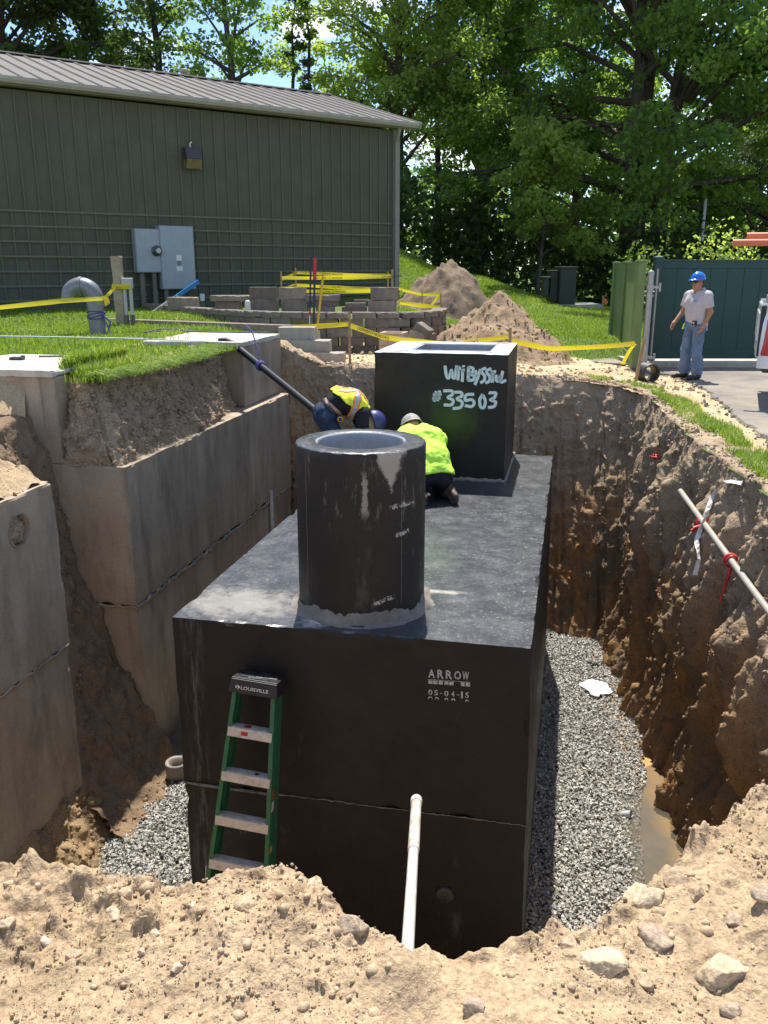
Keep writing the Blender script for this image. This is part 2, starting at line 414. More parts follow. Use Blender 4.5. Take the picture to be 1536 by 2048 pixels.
# ------------------------------------------------------------------ cut soil faces of the pit
def resample(P, st):
    P = np.array(P, float); d = np.r_[0, np.cumsum(np.linalg.norm(np.diff(P[:, :2], axis=0), axis=1))]
    # Catmull-Rom through the points
    n = max(2, int(d[-1] / st)); t = np.linspace(0, d[-1], n); out = np.zeros((n, P.shape[1]))
    Pm = np.vstack([2 * P[0] - P[1], P, 2 * P[-1] - P[-2]])
    k = np.clip(np.searchsorted(d, t, 'right') - 1, 0, len(P) - 2); u = ((t - d[k]) / (d[k + 1] - d[k]))[:, None]
    p0, p1, p2, p3 = Pm[k], Pm[k + 1], Pm[k + 2], Pm[k + 3]
    return .5 * (2 * p1 + (p2 - p0) * u + (2 * p0 - 5 * p1 + 4 * p2 - p3) * u ** 2 + (3 * p1 - p0 - 3 * p2 + p3) * u ** 3), t
def soil_face(name, top, bot, mat, st=.025, rows=130, amp=1.0, groove=None, lip=.32, side=1, ztop=None, zbot=FLOOR - .06, sag=0.0, seed=0.0):
    both, t = resample([list(a) + list(b) for a, b in zip(top, bot)], st)
    T, B = both[:, :2], both[:, 2:4]
    tg = np.gradient(T * .5 + B * .5, axis=0); tg /= np.linalg.norm(tg, axis=1)[:, None]
    nin = np.stack([-tg[:, 1], tg[:, 0]], 1) * side                 # into the pit
    zt = ground_z(T[:, 0] - nin[:, 0] * .1, T[:, 1] - nin[:, 1] * .1) if ztop is None else np.full(len(T), float(ztop))
    zb = np.full(len(T), float(zbot)) if not hasattr(zbot, '__len__') else np.interp(t / t[-1], np.linspace(0, 1, len(zbot)), zbot)
    nl = max(3, int(lip / .035)); V = []
    U = np.r_[np.linspace(-1, 0, nl)[:-1], np.linspace(0, 1, rows)]
    for u in U:
        if u < 0: xy = T + nin * lip * u; z = zt + .012 - .05 * (u < -.97)
        else: 
            xy = T + (B - T) * (u ** (1.0 + sag)); z = zt + .012 + (zb - zt) * u
        V.append(np.column_stack([xy, z]))
    V = np.array(V); nr, nc = V.shape[:2]; P = V.reshape(-1, 3); uu = np.repeat(U, nc); N = np.tile(nin, (nr, 1))
    q = P * [1, 1, .6] + seed
    big = fbm(q, 1.1, 2) * .10 + (fbm(q + 40, 2.6, 4, .55, True) - .45) * .085
    wp = P + np.stack([fbm(P, 4, 2), fbm(P + 20, 4, 2), fbm(P + 50, 4, 2)], 1) * .10
    chunk = np.maximum(fbm(wp + 11 + seed, 6.5, 3, .6), -.12) * .055 + np.maximum(pn(wp * 15 + seed), -.05) * .024 + np.maximum(pn(wp * 33), -.1) * .018
    scr = fbm(np.column_stack([np.tile(t, nr) * 11, P[:, 2] * .8, 0 * uu]) + seed, 1.0, 3, .6); chunk = chunk - np.maximum(scr - .02, 0) * .12 * sst(.05, .25, uu)
    k = sst(-.05, .10, uu) * (1 - .5 * sst(.9, 1, uu))
    D = (big * amp + chunk * amp) * k
    if groove is not None:
        g = groove(np.tile(t / t[-1], nr), uu, np.tile(t, nr), P); D = D + g
    P = P.copy(); P[:, :2] += N * D[:, None]
    P[:, 2] += (np.where(uu < 0, chunk * .9, 0) + .03 * fbm(P, 2.5, 2) * (uu < .05)) + chunk * .5 * k
    idx = np.arange(nr * nc).reshape(nr, nc)
    F = np.stack([idx[:-1, :-1], idx[1:, :-1], idx[1:, 1:], idx[:-1, 1:]], -1).reshape(-1, 4)
    if side > 0: F = F[:, ::-1]
    return tag(link(name, mesh_np(name, P, F, [mat], True)), kind='structure')
def g_back(s, u, t, P):
    """marks of the digger's bucket teeth in the far wall; ragged overhangs in the near one"""
    teeth = np.abs(np.sin(t * math.pi / .24 + .5 * np.sin(t * 1.7))) ** .6
    far = sst(.56, .66, s) * sst(.06, .3, u)
    rib = fbm(np.stack([t * 2.6, P[:, 2] * .55, 0 * t], 1), 1.0, 3, .55) * .30
    rib2 = np.maximum(fbm(np.stack([t * 7, P[:, 2] * 1.4, 0 * t + 9], 1), 1.0, 2), -.1) * .15
    nearw = sst(.62, .52, s) * sst(.05, .2, u)
    return -teeth * .055 * far + (rib + rib2) * nearw - .10 * sst(.45, .8, u) * sst(1.0, .8, u) * nearw
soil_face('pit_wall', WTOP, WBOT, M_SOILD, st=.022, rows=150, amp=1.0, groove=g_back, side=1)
# soil left standing on the ledge of the farther old tank, under the lawn
ledge_t = [A_TO(-.72, .30), A_TO(-.5, .22), A_TO(-.46, .40), A_TO(-.48, 1.2), A_TO(-.46, 2.2), A_TO(-.50, 3.0), A_TO(-.5, 3.6), A_TO(-.75, 3.8)]
ledge_b = [A_TO(-.66, .04), A_TO(-.25, .03), A_TO(-.06, .12), A_TO(-.05, 1.0), A_TO(-.10, 2.0), A_TO(-.16, 2.9), A_TO(-.22, 3.5), A_TO(-.3, 3.75)]
soil_face('soil_on_ledge', ledge_t, ledge_b, M_SOILB, st=.016, rows=64, amp=1.15, side=-1, ztop=.70, zbot=-.10, lip=.3, seed=5.0)
# soil on top of the nearer old tank
def patch(name, corners, nu, nv, zf, mat, seed=0.0, amp=.05):
    c = [np.array(p, float) for p in corners]; u, v = np.meshgrid(np.linspace(0, 1, nu), np.linspace(0, 1, nv), indexing='ij'); u = u.ravel()[:, None]; v = v.ravel()[:, None]
    P = c[0] * (1 - u) * (1 - v) + c[1] * u * (1 - v) + c[2] * u * v + c[3] * (1 - u) * v
    P3 = np.column_stack([P, 0 * P[:, 0]]) + seed
    z = zf(P[:, 0], P[:, 1], u[:, 0], v[:, 0]) + (fbm(P3, 2.2, 2) * .8 + np.maximum(fbm(P3, 7, 2), -.1) * .9 + np.maximum(pn(P3 * 22), 0) * .35) * amp
    idx = np.arange(nu * nv).reshape(nu, nv)
    F = np.stack([idx[:-1, :-1], idx[1:, :-1], idx[1:, 1:], idx[:-1, 1:]], -1).reshape(-1, 4)
    return tag(link(name, mesh_np(name, np.column_stack([P, z]), F, [mat], True)), kind='structure')
patch('soil_cover', [A_TO(-1.9, -4.7), A_TO(-.03, -4.7), A_TO(-.03, -1.25), A_TO(-1.9, -1.25)], 70, 130,
      lambda x, y, u, v: .10 + .02 + np.interp(u, [0, .55, .9, 1], [.5, .24, .03, -.03]), M_SOIL, 3.0, .07)
# soil that has slid down into the gap between the two old tanks
prof = np.array([(-2.6, .66), (-1.55, .52), (-.98, .36), (-.78, -.13), (-.68, -.74), (-.50, -1.49), (-.26, -2.13), (.05, -2.83), (.3, -3.2), (.7, -3.36)])
t_ = np.r_[0, np.cumsum(np.linalg.norm(np.diff(prof, axis=0), axis=1))]; tt = np.linspace(0, t_[-1], 190)
pxl, pzl = np.interp(tt, t_, prof[:, 0]), np.interp(tt, t_, prof[:, 1])
yy = np.linspace(-1.32, .06, 60); LXg, LYg = np.meshgrid(pxl, yy, indexing='ij'); Zg = np.repeat(pzl[:, None], 60, 1)
wx, wy = A_TO(LXg.ravel(), LYg.ravel()); P = np.column_stack([wx, wy, Zg.ravel()])
D = fbm(P, 1.6, 3) * .10 + np.maximum(fbm(P + 4, 6.5, 2), -.1) * .06 + np.maximum(pn(P * 16), 0) * .022
P[:, 0] += D * .8; P[:, 2] += D * .6
idx = np.arange(190 * 60).reshape(190, 60)
F = np.stack([idx[:-1, :-1], idx[1:, :-1], idx[1:, 1:], idx[:-1, 1:]], -1).reshape(-1, 4)
tag(link('soil_slide', mesh_np('soil_slide', P, F, [soil_mat('slide_soil', ((.22, .155, .10), (.17, .118, .075), (.27, .175, .095)))], True)), kind='structure')
# soil heaped along the foot of the nearer old tank, with a rib of yellow clay
yy = np.linspace(-5.2, -.9, 190); uu = np.linspace(0, 1, 60); Ug, Yg = np.meshgrid(uu, yy, indexing='ij')
hgt = np.interp(Yg, [-5.2, -3, -1.6, -1.15, -.9], [.75, .66, .62, .5, .2])
wid = np.interp(Yg, [-5.2, -3, -1.6, -.9], [.55, .48, .36, .22])
lxg = -.12 + Ug * (wid + .12); zg = FLOOR - .05 + hgt * (1 - Ug ** 1.4)
wx, wy = A_TO(lxg.ravel(), Yg.ravel()); P = np.column_stack([wx, wy, zg.ravel()])
D = fbm(P, 2.2, 3) * .14 + np.maximum(fbm(P + 4, 7, 2), -.1) * .06 + np.maximum(pn(P * 17), 0) * .02
P[:, 0] += D * .5; P[:, 2] += D * .7 * (1 - Ug.ravel() * .6)
idx = np.arange(60 * 190).reshape(60, 190)
F = np.stack([idx[:-1, :-1], idx[1:, :-1], idx[1:, 1:], idx[:-1, 1:]], -1).reshape(-1, 4)
tag(link('soil_heap', mesh_np('soil_heap', P, F, [soil_mat('yellow_clay', ((.36, .245, .125), (.28, .195, .11), (.20, .14, .085)))], True)), kind='structure')

PITW = bpy.data.objects['pit_wall']
def on_wall(px, py, off=.03):
    """point of the cut wall seen through a pixel, a little in front of it"""
    d = Vector(ray(px, py)); ok, p, nn, i = PITW.ray_cast(Vector((0, 0, CZ)), d.normalized())
    return p - d.normalized() * off

# ------------------------------------------------------------------ pit floor, gravel, water
def floor_z(x, y):
    lx, ly = T_IN(x, y)
    P3 = np.stack([x, y, 0 * x], 1)
    z = FLOOR + .03 - .12 * sst(2.95, 3.5, lx) * sst(9.5, 6.5, y) + fbm(P3, 1.5, 3) * .02
    return z - .05 * sst(-.75, -1.3, lx)
fx = np.arange(-3.4, 3.6, .05); fy = np.arange(2.2, 14, .05); FX, FY = np.meshgrid(fx, fy, indexing='ij'); x, y = FX.ravel(), FY.ravel()
idx = np.arange(len(x)).reshape(FX.shape); Q = np.stack([idx[:-1, :-1], idx[1:, :-1], idx[1:, 1:], idx[:-1, 1:]], -1).reshape(-1, 4)
n = NT('pit_mud'); p = n.co('World'); f1 = n.noise(1.5, 5, .6, p); f2 = n.noise(14, 5, .65, p)
sx = n.sep(p)[0]
col = n.mix(n.ramp(f1, [(.4, 0), (.62, 1)]), (.17, .135, .095), (.115, .09, .065))
col = n.mix(n.ramp(n.math('ADD', sx, n.math('MULTIPLY', f1, .6)), [(2.62, 0), (2.8, 1)]) if False else n.ramp(n.math('MULTIPLY', n.math('ADD', sx, n.math('MULTIPLY', f1, .5)), .25), [(.700, 0), (.735, 1)]), col, (.40, .225, .075))
M_MUD = n.fin(col, .75, n.bump(f2, .4, .02), .4)
tag(link('pit_floor', mesh_np('pit_floor', np.stack([x, y, floor_z(x, y)], 1), Q, [M_MUD], True)), kind='structure')

def rock_arrays(N, rng, base='cube'):
    """unit stone shapes: (verts, faces)"""
    if base == 'cube':
        V = np.array([(-1,-1,-1),(1,-1,-1),(1,1,-1),(-1,1,-1),(-1,-1,1),(1,-1,1),(1,1,1),(-1,1,1)], float) * .62
        F = np.array([(3,2,1,0),(4,5,6,7),(0,1,5,4),(1,2,6,5),(2,3,7,6),(3,0,4,7)])
        jit = .30
    else:
        bm = bmesh.new(); bmesh.ops.create_icosphere(bm, subdivisions=1 if base == 'ico' else 2, radius=1.0)
        V = np.array([v.co[:] for v in bm.verts]); bm.verts.index_update(); F = np.array([[v.index for v in f.verts] for f in bm.faces]); bm.free(); jit = .17
    return V, F, jit
def scatter(name, pos, size, rng, mat, base='cube', flat=.7, parent=None, smooth=False):
    V, F, jit = rock_arrays(1, rng, base); N = len(pos); k = len(V)
    W = V[None] + rng.uniform(-jit, jit, (N, k, 3))
    W *= (rng.uniform(.65, 1.2, (N, 1, 3)) * np.array([1, 1, flat])) * np.asarray(size)[:, None, None]
    q = rng.randn(N, 4); q[:, 1:3] *= .55; q /= np.linalg.norm(q, axis=1)[:, None]
    a, b, c, d = q.T
    M = np.stack([1-2*(c*c+d*d), 2*(b*c-a*d), 2*(b*d+a*c), 2*(b*c+a*d), 1-2*(b*b+d*d), 2*(c*d-a*b), 2*(b*d-a*c), 2*(c*d+a*b), 1-2*(b*b+c*c)], 1).reshape(N, 3, 3)
    W = np.einsum('nij,nkj->nki', M, W) + np.asarray(pos)[:, None, :]
    FF = (F[None] + (np.arange(N) * k)[:, None, None]).reshape(-1, F.shape[1])
    me = mesh_np(name, W.reshape(-1, 3), FF, [mat], smooth)
    fattr(me, 'tint', np.repeat(rng.rand(N), k))
    return link(name, me, parent)
def tint_mat(name, stops, rough=.85, bump=.3, bs=120, spec=.3):
    n = NT(name); c = n.ramp(n.attr('tint'), stops)
    f = n.noise(bs, 4, .65, n.co('World')); c = n.mix(1.0, c, n.ramp(f, [(.3, .7), (.7, 1.3)]), 'MULTIPLY')
    return n.fin(c, rough, n.bump(f, bump, .006), spec)
M_GRAVEL = tint_mat('crushed_stone', [(0, (.20, .195, .175)), (.35, (.31, .30, .27)), (.75, (.42, .40, .355)), (1, (.56, .53, .47))], .8)
rng = np.random.RandomState(3)
N = 150000
gx_ = rng.uniform(-2.6, 3.1, N); gy_ = rng.uniform(4.3, 11.3, N); lx, ly = T_IN(gx_, gy_)
edge = fbm(np.stack([gx_, gy_, 0 * gx_], 1), 1.1, 3) * .05
okr = (lx > 2.36) & (lx < np.interp(gy_, [4, 6, 7.5, 8.5, 9.5, 11], [3.42, 3.42, 3.46, 3.56, 3.75, 3.8]) + edge) & (ly > -1.0) & (ly < 6.5)
okl = (lx < .02) & (lx > -1.30 + edge * 1.2) & (ly > -1.4) & (ly < 5.9)
okf = (lx >= 0) & (lx <= 2.4) & (ly < .02) & (ly > -1.2)
ok = okr | okl | okf; gx_, gy_, lx, ly = gx_[ok], gy_[ok], lx[ok], ly[ok]
pile = .05 * sst(3.3, 2.5, lx) + .06 * np.exp(-((lx - 2.4) / .12) ** 2)
gzz = floor_z(gx_, gy_) + rng.uniform(-.012, .03, len(gx_)) + pile * (lx > 1) + .03 * (lx < 1)
tag(scatter('gravel', np.stack([gx_, gy_, gzz], 1), rng.uniform(.009, .022, len(gx_)), rng, M_GRAVEL), kind='stuff')
# shallow water between the gravel and the wall
n = NT('muddy_water'); f = n.noise(7, 3, .5, n.co('World'))
M_WATER = n.fin(n.mix(n.ramp(f, [(.4, 0), (.6, 1)]), (.13, .125, .105), (.17, .145, .10)), .06, n.bump(f, .05, .01), .5, Alpha=.42)
wp = []
for s, (a, b) in zip(np.linspace(4.9, 9.2, 60), zip(np.interp(np.linspace(0, 1, 60), [0, .5, .9, 1], [3.05, 3.05, 3.35, 3.6]), np.interp(np.linspace(0, 1, 60), [0, .5, 1], [4.2, 4.2, 4.0]))):
    wp.append((s, a, b))
V = []; 
for s, a, b in wp:
    for k in np.linspace(0, 1, 6):
        X, Y = T_TO(a + (b - a) * k, s - 4.9 - .4); V.append((X, Y, FLOOR - .035))
idx = np.arange(len(V)).reshape(60, 6); Q = np.stack([idx[:-1, :-1], idx[:-1, 1:], idx[1:, 1:], idx[1:, :-1]], -1).reshape(-1, 4)
tag(link('water', mesh_np('water', V, Q, [M_WATER], True)), kind='structure')

# crumbs that cling to the cut faces and lie on the bank, of the same soil
def crumbs(name, host, n_, smin, smax, seed, pick=None, base='ico'):
    o = bpy.data.objects[host]; me = o.data; rng = np.random.RandomState(seed); co = np.empty(len(me.vertices) * 3, np.float32); me.vertices.foreach_get('co', co); co = co.reshape(-1, 3)
    if pick is not None: co = co[pick(co)]
    k = rng.randint(0, len(co), n_); s = smin + (smax - smin) * rng.rand(n_) ** 4
    tag(scatter(name, co[k] + rng.randn(n_, 3) * .005 - np.column_stack([0 * s, 0 * s, s * .35]), s, rng, me.materials[0], base, smooth=True), kind='stuff')
crumbs('wall_crumbs', 'pit_wall', 12000, .005, .028, 61); crumbs('ledge_crumbs', 'soil_on_ledge', 5000, .006, .036, 62)
crumbs('slide_crumbs', 'soil_slide', 2500, .006, .04, 63); crumbs('heap_crumbs', 'soil_heap', 2500, .007, .05, 64); crumbs('cover_crumbs', 'soil_cover', 3000, .005, .03, 65)
crumbs('bank_crumbs', 'soil_bank', 14000, .0018, .0095, 66, lambda c: (c[:, 2] > -.3) & (c[:, 1] > 1.4) & (np.abs(c[:, 0]) < 1.8) & (fbm(c * [1, 1, 0], 1.3, 2) > -.18))

# ------------------------------------------------------------------ loose stones and single rocks on the bank
M_CLOD = tint_mat('clods', [(0, (.34, .25, .155)), (.4, (.41, .305, .19)), (.85, (.46, .35, .225)), (1, (.56, .47, .36))], .95, .4)
N = 4200
x = rng.uniform(-1.9, 2.1, N); y = rng.uniform(1.3, 3.6, N); ry = rim_y(x)
m = (y < ry + .05) & (fbm(np.stack([x, y, 0 * x], 1), 1.7, 2) * 1.4 + rng.rand(N) * .9 + .5 * sst(1.6, 2.1, y) > .55); x, y = x[m], y[m]
s = .0025 + .021 * rng.rand(len(x)) ** 7 + .004 * rng.rand(len(x))
z = bank_z(x, y) - s * .1
tag(scatter('loose_stones', np.stack([x, y, z], 1), s, rng, M_CLOD, 'ico', .8, smooth=True), kind='stuff')

def rock(px, py, wpx, hk, mat, label, seed, name='rock', sink=.5, z=None, flat=.66):
    p = atz(px, py, 0.0); 
    zz = float(bank_z(np.array([p.x]), np.array([p.y]))[0]) if z is None else z
    d = math.hypot(p.y, CZ); r = wpx / FPX * d / 2 / .93
    bm = bmesh.new(); bmesh.ops.create_icosphere(bm, subdivisions=4, radius=1.0)
    rg = np.random.RandomState(seed); V = np.array([v.co[:] for v in bm.verts])
    for _ in range(13):                                  # broken faces
        nn = rg.randn(3); nn /= np.linalg.norm(nn); h = rg.uniform(.50, .82); dd = V @ nn
        V -= np.maximum(dd - h, 0)[:, None] * nn * .95
    V *= 1 + (fbm(V + seed, 1.2, 2) * .12 + fbm(V + seed, 5, 3) * .07)[:, None]
    V *= np.array([1, .85, flat]) * r
    for v, c in zip(bm.verts, V): v.co = c
    me = bpy.data.meshes.new(name); bm.to_mesh(me); bm.free(); me.materials.append(mat)
    me.polygons.foreach_set('use_smooth', [True] * len(me.polygons))
    o = link(name, me, None, (p.x, p.y + r * .3, zz + r * flat * (1 - 2 * sink) * .8), (0, 0, rg.uniform(-.6, .6)))
    return tag(o, label, 'rock', 'rocks in the dug soil of the near bank')
for a in [
    (1318, 1880, 74, 1, M_ROCKB, 'large brown boulder below the pale slab on the near right soil bank', 1),
    (1205, 1945, 100, 1, M_ROCKP, 'largest pale white rock in the soil bank below the gravel strip', 2),
    (1296, 1800, 98, 1, M_ROCKP, 'broad pale slab of rock at the pit edge beside the water', 3),
    (1355, 1770, 62, 1, M_ROCK, 'upright tan rock at the pit edge right of the pale slab', 4),
    (1456, 1950, 96, 1, M_ROCKP, 'long pale rock low on the bank near the right side of the photo', 5),
    (1141, 1888, 48, 1, M_ROCK, 'round tan rock on the pit edge in line with the shaded gravel', 6),
    (1292, 1955, 42, 1, M_ROCK, 'small tan rock right of the largest pale white rock', 7),
    (950, 2020, 50, 1, M_ROCKB, 'brownish rock at the bottom edge of the photo right of the white pipe', 8),
    (1527, 1850, 46, 1, M_ROCKB, 'grey brown rock cut off by the right edge of the photo', 9),
    (1470, 2012, 42, 1, M_ROCKB, 'small brown rock in the lower right corner of the bank', 10),
    (1468, 1858, 40, 1, M_ROCKB, 'small brown rock above the long pale rock', 11),
    (1395, 1800, 38, 1, M_ROCK, 'small tan rock just right of the upright tan rock', 25),
    (16, 1768, 28, 1, M_ROCKP, 'small pale rock at the left end of the bank near the concrete tank', 12),
    (232, 1838, 48, 1, M_ROCKP, 'pale wedge shaped rock in the middle of the left bank', 13),
    (250, 1812, 34, 1, M_ROCK, 'tan rock touching the back of the pale wedge shaped rock', 14),
    (285, 1915, 24, 1, M_ROCKP, 'small yellowish egg shaped stone on the left bank', 15),
    (355, 1950, 32, 1, M_ROCKP, 'flat white stone low in the smooth soil at left', 16),
    (311, 1872, 24, 1, M_ROCKP, 'small pale stone between the wedge shaped rock and the ladder', 17),
    (490, 1845, 42, 1, M_ROCK, 'flat tan rock on the bank below the ladder', 18),
    (627, 1785, 32, 1, M_ROCKP, 'pale angular rock on the crest right of the ladder', 19),
    (705, 1885, 66, 1, M_ROCKB, 'dark brown clod of earth left of the white pipe', 20),
    (148, 1915, 40, 1, M_ROCK, 'upright flat stone standing beside a hole in the left soil', 21),
    (8, 1865, 40, 1, M_ROCKP, 'pale rock cut off by the left edge of the photo', 22)]:
    rock(*a)
# ------------------------------------------------------------------ rough cast bodies
def rough_box(lo, hi, st=.05, amp=.003, chip=.012, seed=0.0, cap=30, warp=None):
    """box whose faces are slightly uneven and whose edges are chipped; returns verts, quads, face axis ids"""
    lo, hi = np.array(lo, float), np.array(hi, float); V = []; F = []; A = []; n0 = 0
    cnt = np.maximum(1, np.minimum(np.ceil((hi - lo) / st), 400)).astype(int)
    for ax in range(3):
        b, c = (ax + 1) % 3, (ax + 2) % 3
        ub, uc = np.linspace(lo[b], hi[b], cnt[b] + 1), np.linspace(lo[c], hi[c], cnt[c] + 1)
        BB, CC = np.meshgrid(ub, uc, indexing='ij')
        for sgn, val in ((-1, lo[ax]), (1, hi[ax])):
            P = np.zeros((BB.size, 3)); P[:, ax] = val; P[:, b] = BB.ravel(); P[:, c] = CC.ravel()
            idx = np.arange(BB.size).reshape(BB.shape) + n0
            Q = np.stack([idx[:-1, :-1], idx[1:, :-1], idx[1:, 1:], idx[:-1, 1:]], -1).reshape(-1, 4)
            if sgn < 0: Q = Q[:, ::-1]
            V.append(P); F.append(Q); A += [sgn * (ax + 1)] * len(Q); n0 += BB.size
    V = np.vstack(V); C = (lo + hi) / 2
    ext = np.minimum(np.abs(V - lo), np.abs(V - hi)) < 1e-6
    onedge = ext.sum(1) >= 2
    S = V + seed
    d = np.stack([fbm(S + 3, 3.0, 3), fbm(S + 51, 3.0, 3), fbm(S + 97, 3.0, 3)], 1) * amp
    ck = np.maximum(fbm(S, 3.2, 3, .55) - .10, 0) * chip * 3
    d -= np.sign(V - C) * ext * (onedge * ck)[:, None]
    V = V + d
    if warp is not None: V = warp(V)
    return V, np.vstack(F), np.array(A)
def cast(name, lo, hi, mat, parent, st=.05, amp=.003, chip=.012, seed=0.0, matf=None, warp=None):
    V, F, A = rough_box(lo, hi, st, amp, chip, seed, warp=warp)
    mats = mat if isinstance(mat, (list, tuple)) else [mat]
    return link(name, mesh_np(name, V, F, mats, False, None if matf is None else matf(A)), parent)

# ------------------------------------------------------------------ concretes and coatings
def concrete(name, base, dark, light, stain=.7, bump=.25):
    n = NT(name); p = n.co('World')
    f1 = n.noise(1.1, 6, .62, p); f2 = n.noise(2.6, 5, .6, n.co('World', scale=(1.6, 1.6, .35))); f3 = n.noise(85, 4, .7, p); f4 = n.noise(12, 5, .6, p)
    c = n.mix(n.ramp(f1, [(.36, 0), (.64, 1)]), base, light)
    c = n.mix(n.math('MULTIPLY', n.ramp(f2, [(.44, 0), (.68, 1)]), stain), c, dark)
    c = n.mix(n.math('MULTIPLY', n.ramp(f4, [(.52, 0), (.72, 1)]), .45), c, light)
    f5 = n.noise(34, 2, .5, p); c = n.mix(n.ramp(f5, [(.70, 0), (.74, .6)]), c, dark)
    f6 = n.noise(3.4, 6, .7, n.co('World', scale=(2.2, .6, .22), loc=(3, 1, 5)), .4); c = n.mix(n.math('MULTIPLY', n.ramp(f6, [(.54, 0), (.66, 1)]), .55), c, dark)
    c = n.mix(1.0, c, n.ramp(f3, [(.3, .8), (.5, 1), (.7, 1.15)]), 'MULTIPLY')
    nm = n.bump(f3, bump, .006); nm = n.bump(f4, .15, .02, nm)
    return n.fin(c, .9, nm, .25)
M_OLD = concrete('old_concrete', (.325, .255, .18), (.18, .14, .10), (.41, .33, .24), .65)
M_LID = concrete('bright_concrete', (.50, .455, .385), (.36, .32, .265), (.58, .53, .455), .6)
M_GREY = concrete('grey_concrete', (.40, .375, .33), (.26, .24, .21), (.48, .45, .40), .5)
M_MORTAR = concrete('mortar', (.215, .19, .16), (.14, .12, .10), (.30, .27, .23), .5, .5)
def tar(name, top=False, spots=(), bare=None, green=None, streak=None):
    """black bitumen coating; dust and cement smears lie on it in patches of their own"""
    n = NT(name); p = n.co('Object')
    f1 = n.noise(1.5, 6, .66, p); f2 = n.noise(7, 6, .7, p); f3 = n.noise(60, 4, .7, p); f4 = n.noise(3.1, 6, .7, n.co('Object', scale=(1, 1, .3), loc=(4, 2, 1)))
    base = n.mix(n.ramp(f1, [(.35, 0), (.65, 1)]), (.0135, .0108, .009), (.023, .0185, .0155))
    if top:
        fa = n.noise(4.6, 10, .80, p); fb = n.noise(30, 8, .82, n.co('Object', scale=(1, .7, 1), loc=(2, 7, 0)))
        base = n.mix(.65, base, (.050, .055, .068))  # bluish skylight tint mixed into the colour of the top
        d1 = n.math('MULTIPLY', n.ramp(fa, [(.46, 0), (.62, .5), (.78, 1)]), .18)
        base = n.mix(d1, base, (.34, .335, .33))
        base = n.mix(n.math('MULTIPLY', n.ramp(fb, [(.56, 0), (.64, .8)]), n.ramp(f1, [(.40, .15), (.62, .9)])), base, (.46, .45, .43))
        for (cx, cy, rx, ry, amt, colr) in spots:
            m = n.n('ShaderNodeMapping'); m.inputs['Location'].default_value = (-cx / rx, -cy / ry, 0); m.inputs['Scale'].default_value = (1 / rx, 1 / ry, .0)
            n.l(p, m.inputs[0]); ln = n.n('ShaderNodeVectorMath', _operation='LENGTH'); n.l(m.outputs[0], ln.inputs[0])
            k = n.math('ADD', ln.outputs['Value'], n.math('MULTIPLY', n.math('SUBTRACT', f2, .5), 2.2))
            base = n.mix(n.ramp(k, [(.35, amt), (1.0, 0)]), base, colr)
        rough = n.ramp(fa, [(.36, .26), (.70, .46)]); spec = .65
    else:
        base = n.mix(n.ramp(f4, [(.62, 0), (.74, .30)]), base, (.20, .175, .15))
        base = n.mix(n.ramp(n.noise(42, 5, .75, p), [(.66, 0), (.74, .4)]), base, (.25, .22, .19))
        if streak is not None:
            s_ = n.sep(p); w_ = n.math('ABSOLUTE', n.math('SUBTRACT', n.math('ADD', s_[0], n.math('MULTIPLY', f2, .06)), streak)); g_ = n.noise(9, 7, .8, n.co('Object', scale=(3, 1, .35)))
            base = n.mix(n.math('MULTIPLY', n.ramp(w_, [(.0, .8), (.10, 0)]), n.ramp(g_, [(.48, 0), (.62, .55)])), base, (.26, .235, .21))
        rough = n.ramp(f2, [(.35, .42), (.7, .70)]); spec = .35
    if green is not None:
        gx, gy, gz_, gr, amt = green
        m = n.n('ShaderNodeMapping'); m.inputs['Location'].default_value = (-gx / gr, -gy / gr, -gz_ / gr); m.inputs['Scale'].default_value = (1 / gr,) * 3
        n.l(p, m.inputs[0]); ln = n.n('ShaderNodeVectorMath', _operation='LENGTH'); n.l(m.outputs[0], ln.inputs[0])
        k = n.math('ADD', ln.outputs['Value'], n.math('MULTIPLY', n.math('SUBTRACT', f2, .5), .9))
        base = n.mix(n.ramp(k, [(.15, amt), (1.0, 0)]), base, (.10, .26, .02))
    if bare is not None: base = n.mix(bare(n, p, f2), base, (.33, .29, .245))
    return n.fin(base, rough, n.bump(f3, .25, .006), spec)
M_TARTOP = tar('tar_top', True, spots=[(.35, .35, .55, .35, .42, (.46, .42, .36)), (1.55, .85, .40, .05, .6, (.50, .46, .40)), (1.42, .42, .20, .22, .55, (.50, .47, .42)), (.98, .14, .14, .12, .9, (.62, .59, .55)), ], green=(1.50, 1.55, .0, .40, .08))
M_TAR = tar('tar_side', streak=.16)
def bare_side(n, p, f2):
    s = n.sep(p)
    a = n.math('ADD', n.math('ABSOLUTE', n.math('SUBTRACT', s[0], .205)), n.math('MULTIPLY', n.math('SUBTRACT', 1.13, s[2]), .34))
    a = n.math('ADD', a, n.math('MULTIPLY', n.math('SUBTRACT', f2, .5), .16))
    k = n.ramp(a, [(.075, 1), (.095, 0)])
    b = n.math('ADD', n.math('ABSOLUTE', n.math('SUBTRACT', s[0], .035)), n.math('MULTIPLY', n.math('SUBTRACT', n.noise(14, 5, .7, p), .5), .09))
    zz = n.math('ABSOLUTE', n.math('SUBTRACT', s[2], .88))
    b = n.math('MAXIMUM', b, n.math('MULTIPLY', zz, .12))
    k = n.math('MAXIMUM', k, n.ramp(b, [(.012, .75), (.019, 0)]))
    c = n.noise(22, 6, .75, n.co('Object', scale=(1, 1, .25))); c2 = n.noise(2.4, 3, .5, n.co('Object', loc=(1.3, 0, .6)))
    return n.math('MAXIMUM', k, n.math('MULTIPLY', n.ramp(c, [(.57, 0), (.68, .38)]), n.ramp(c2, [(.5, 0), (.62, 1)])))
M_TARCYL = tar('tar_riser', bare=bare_side)
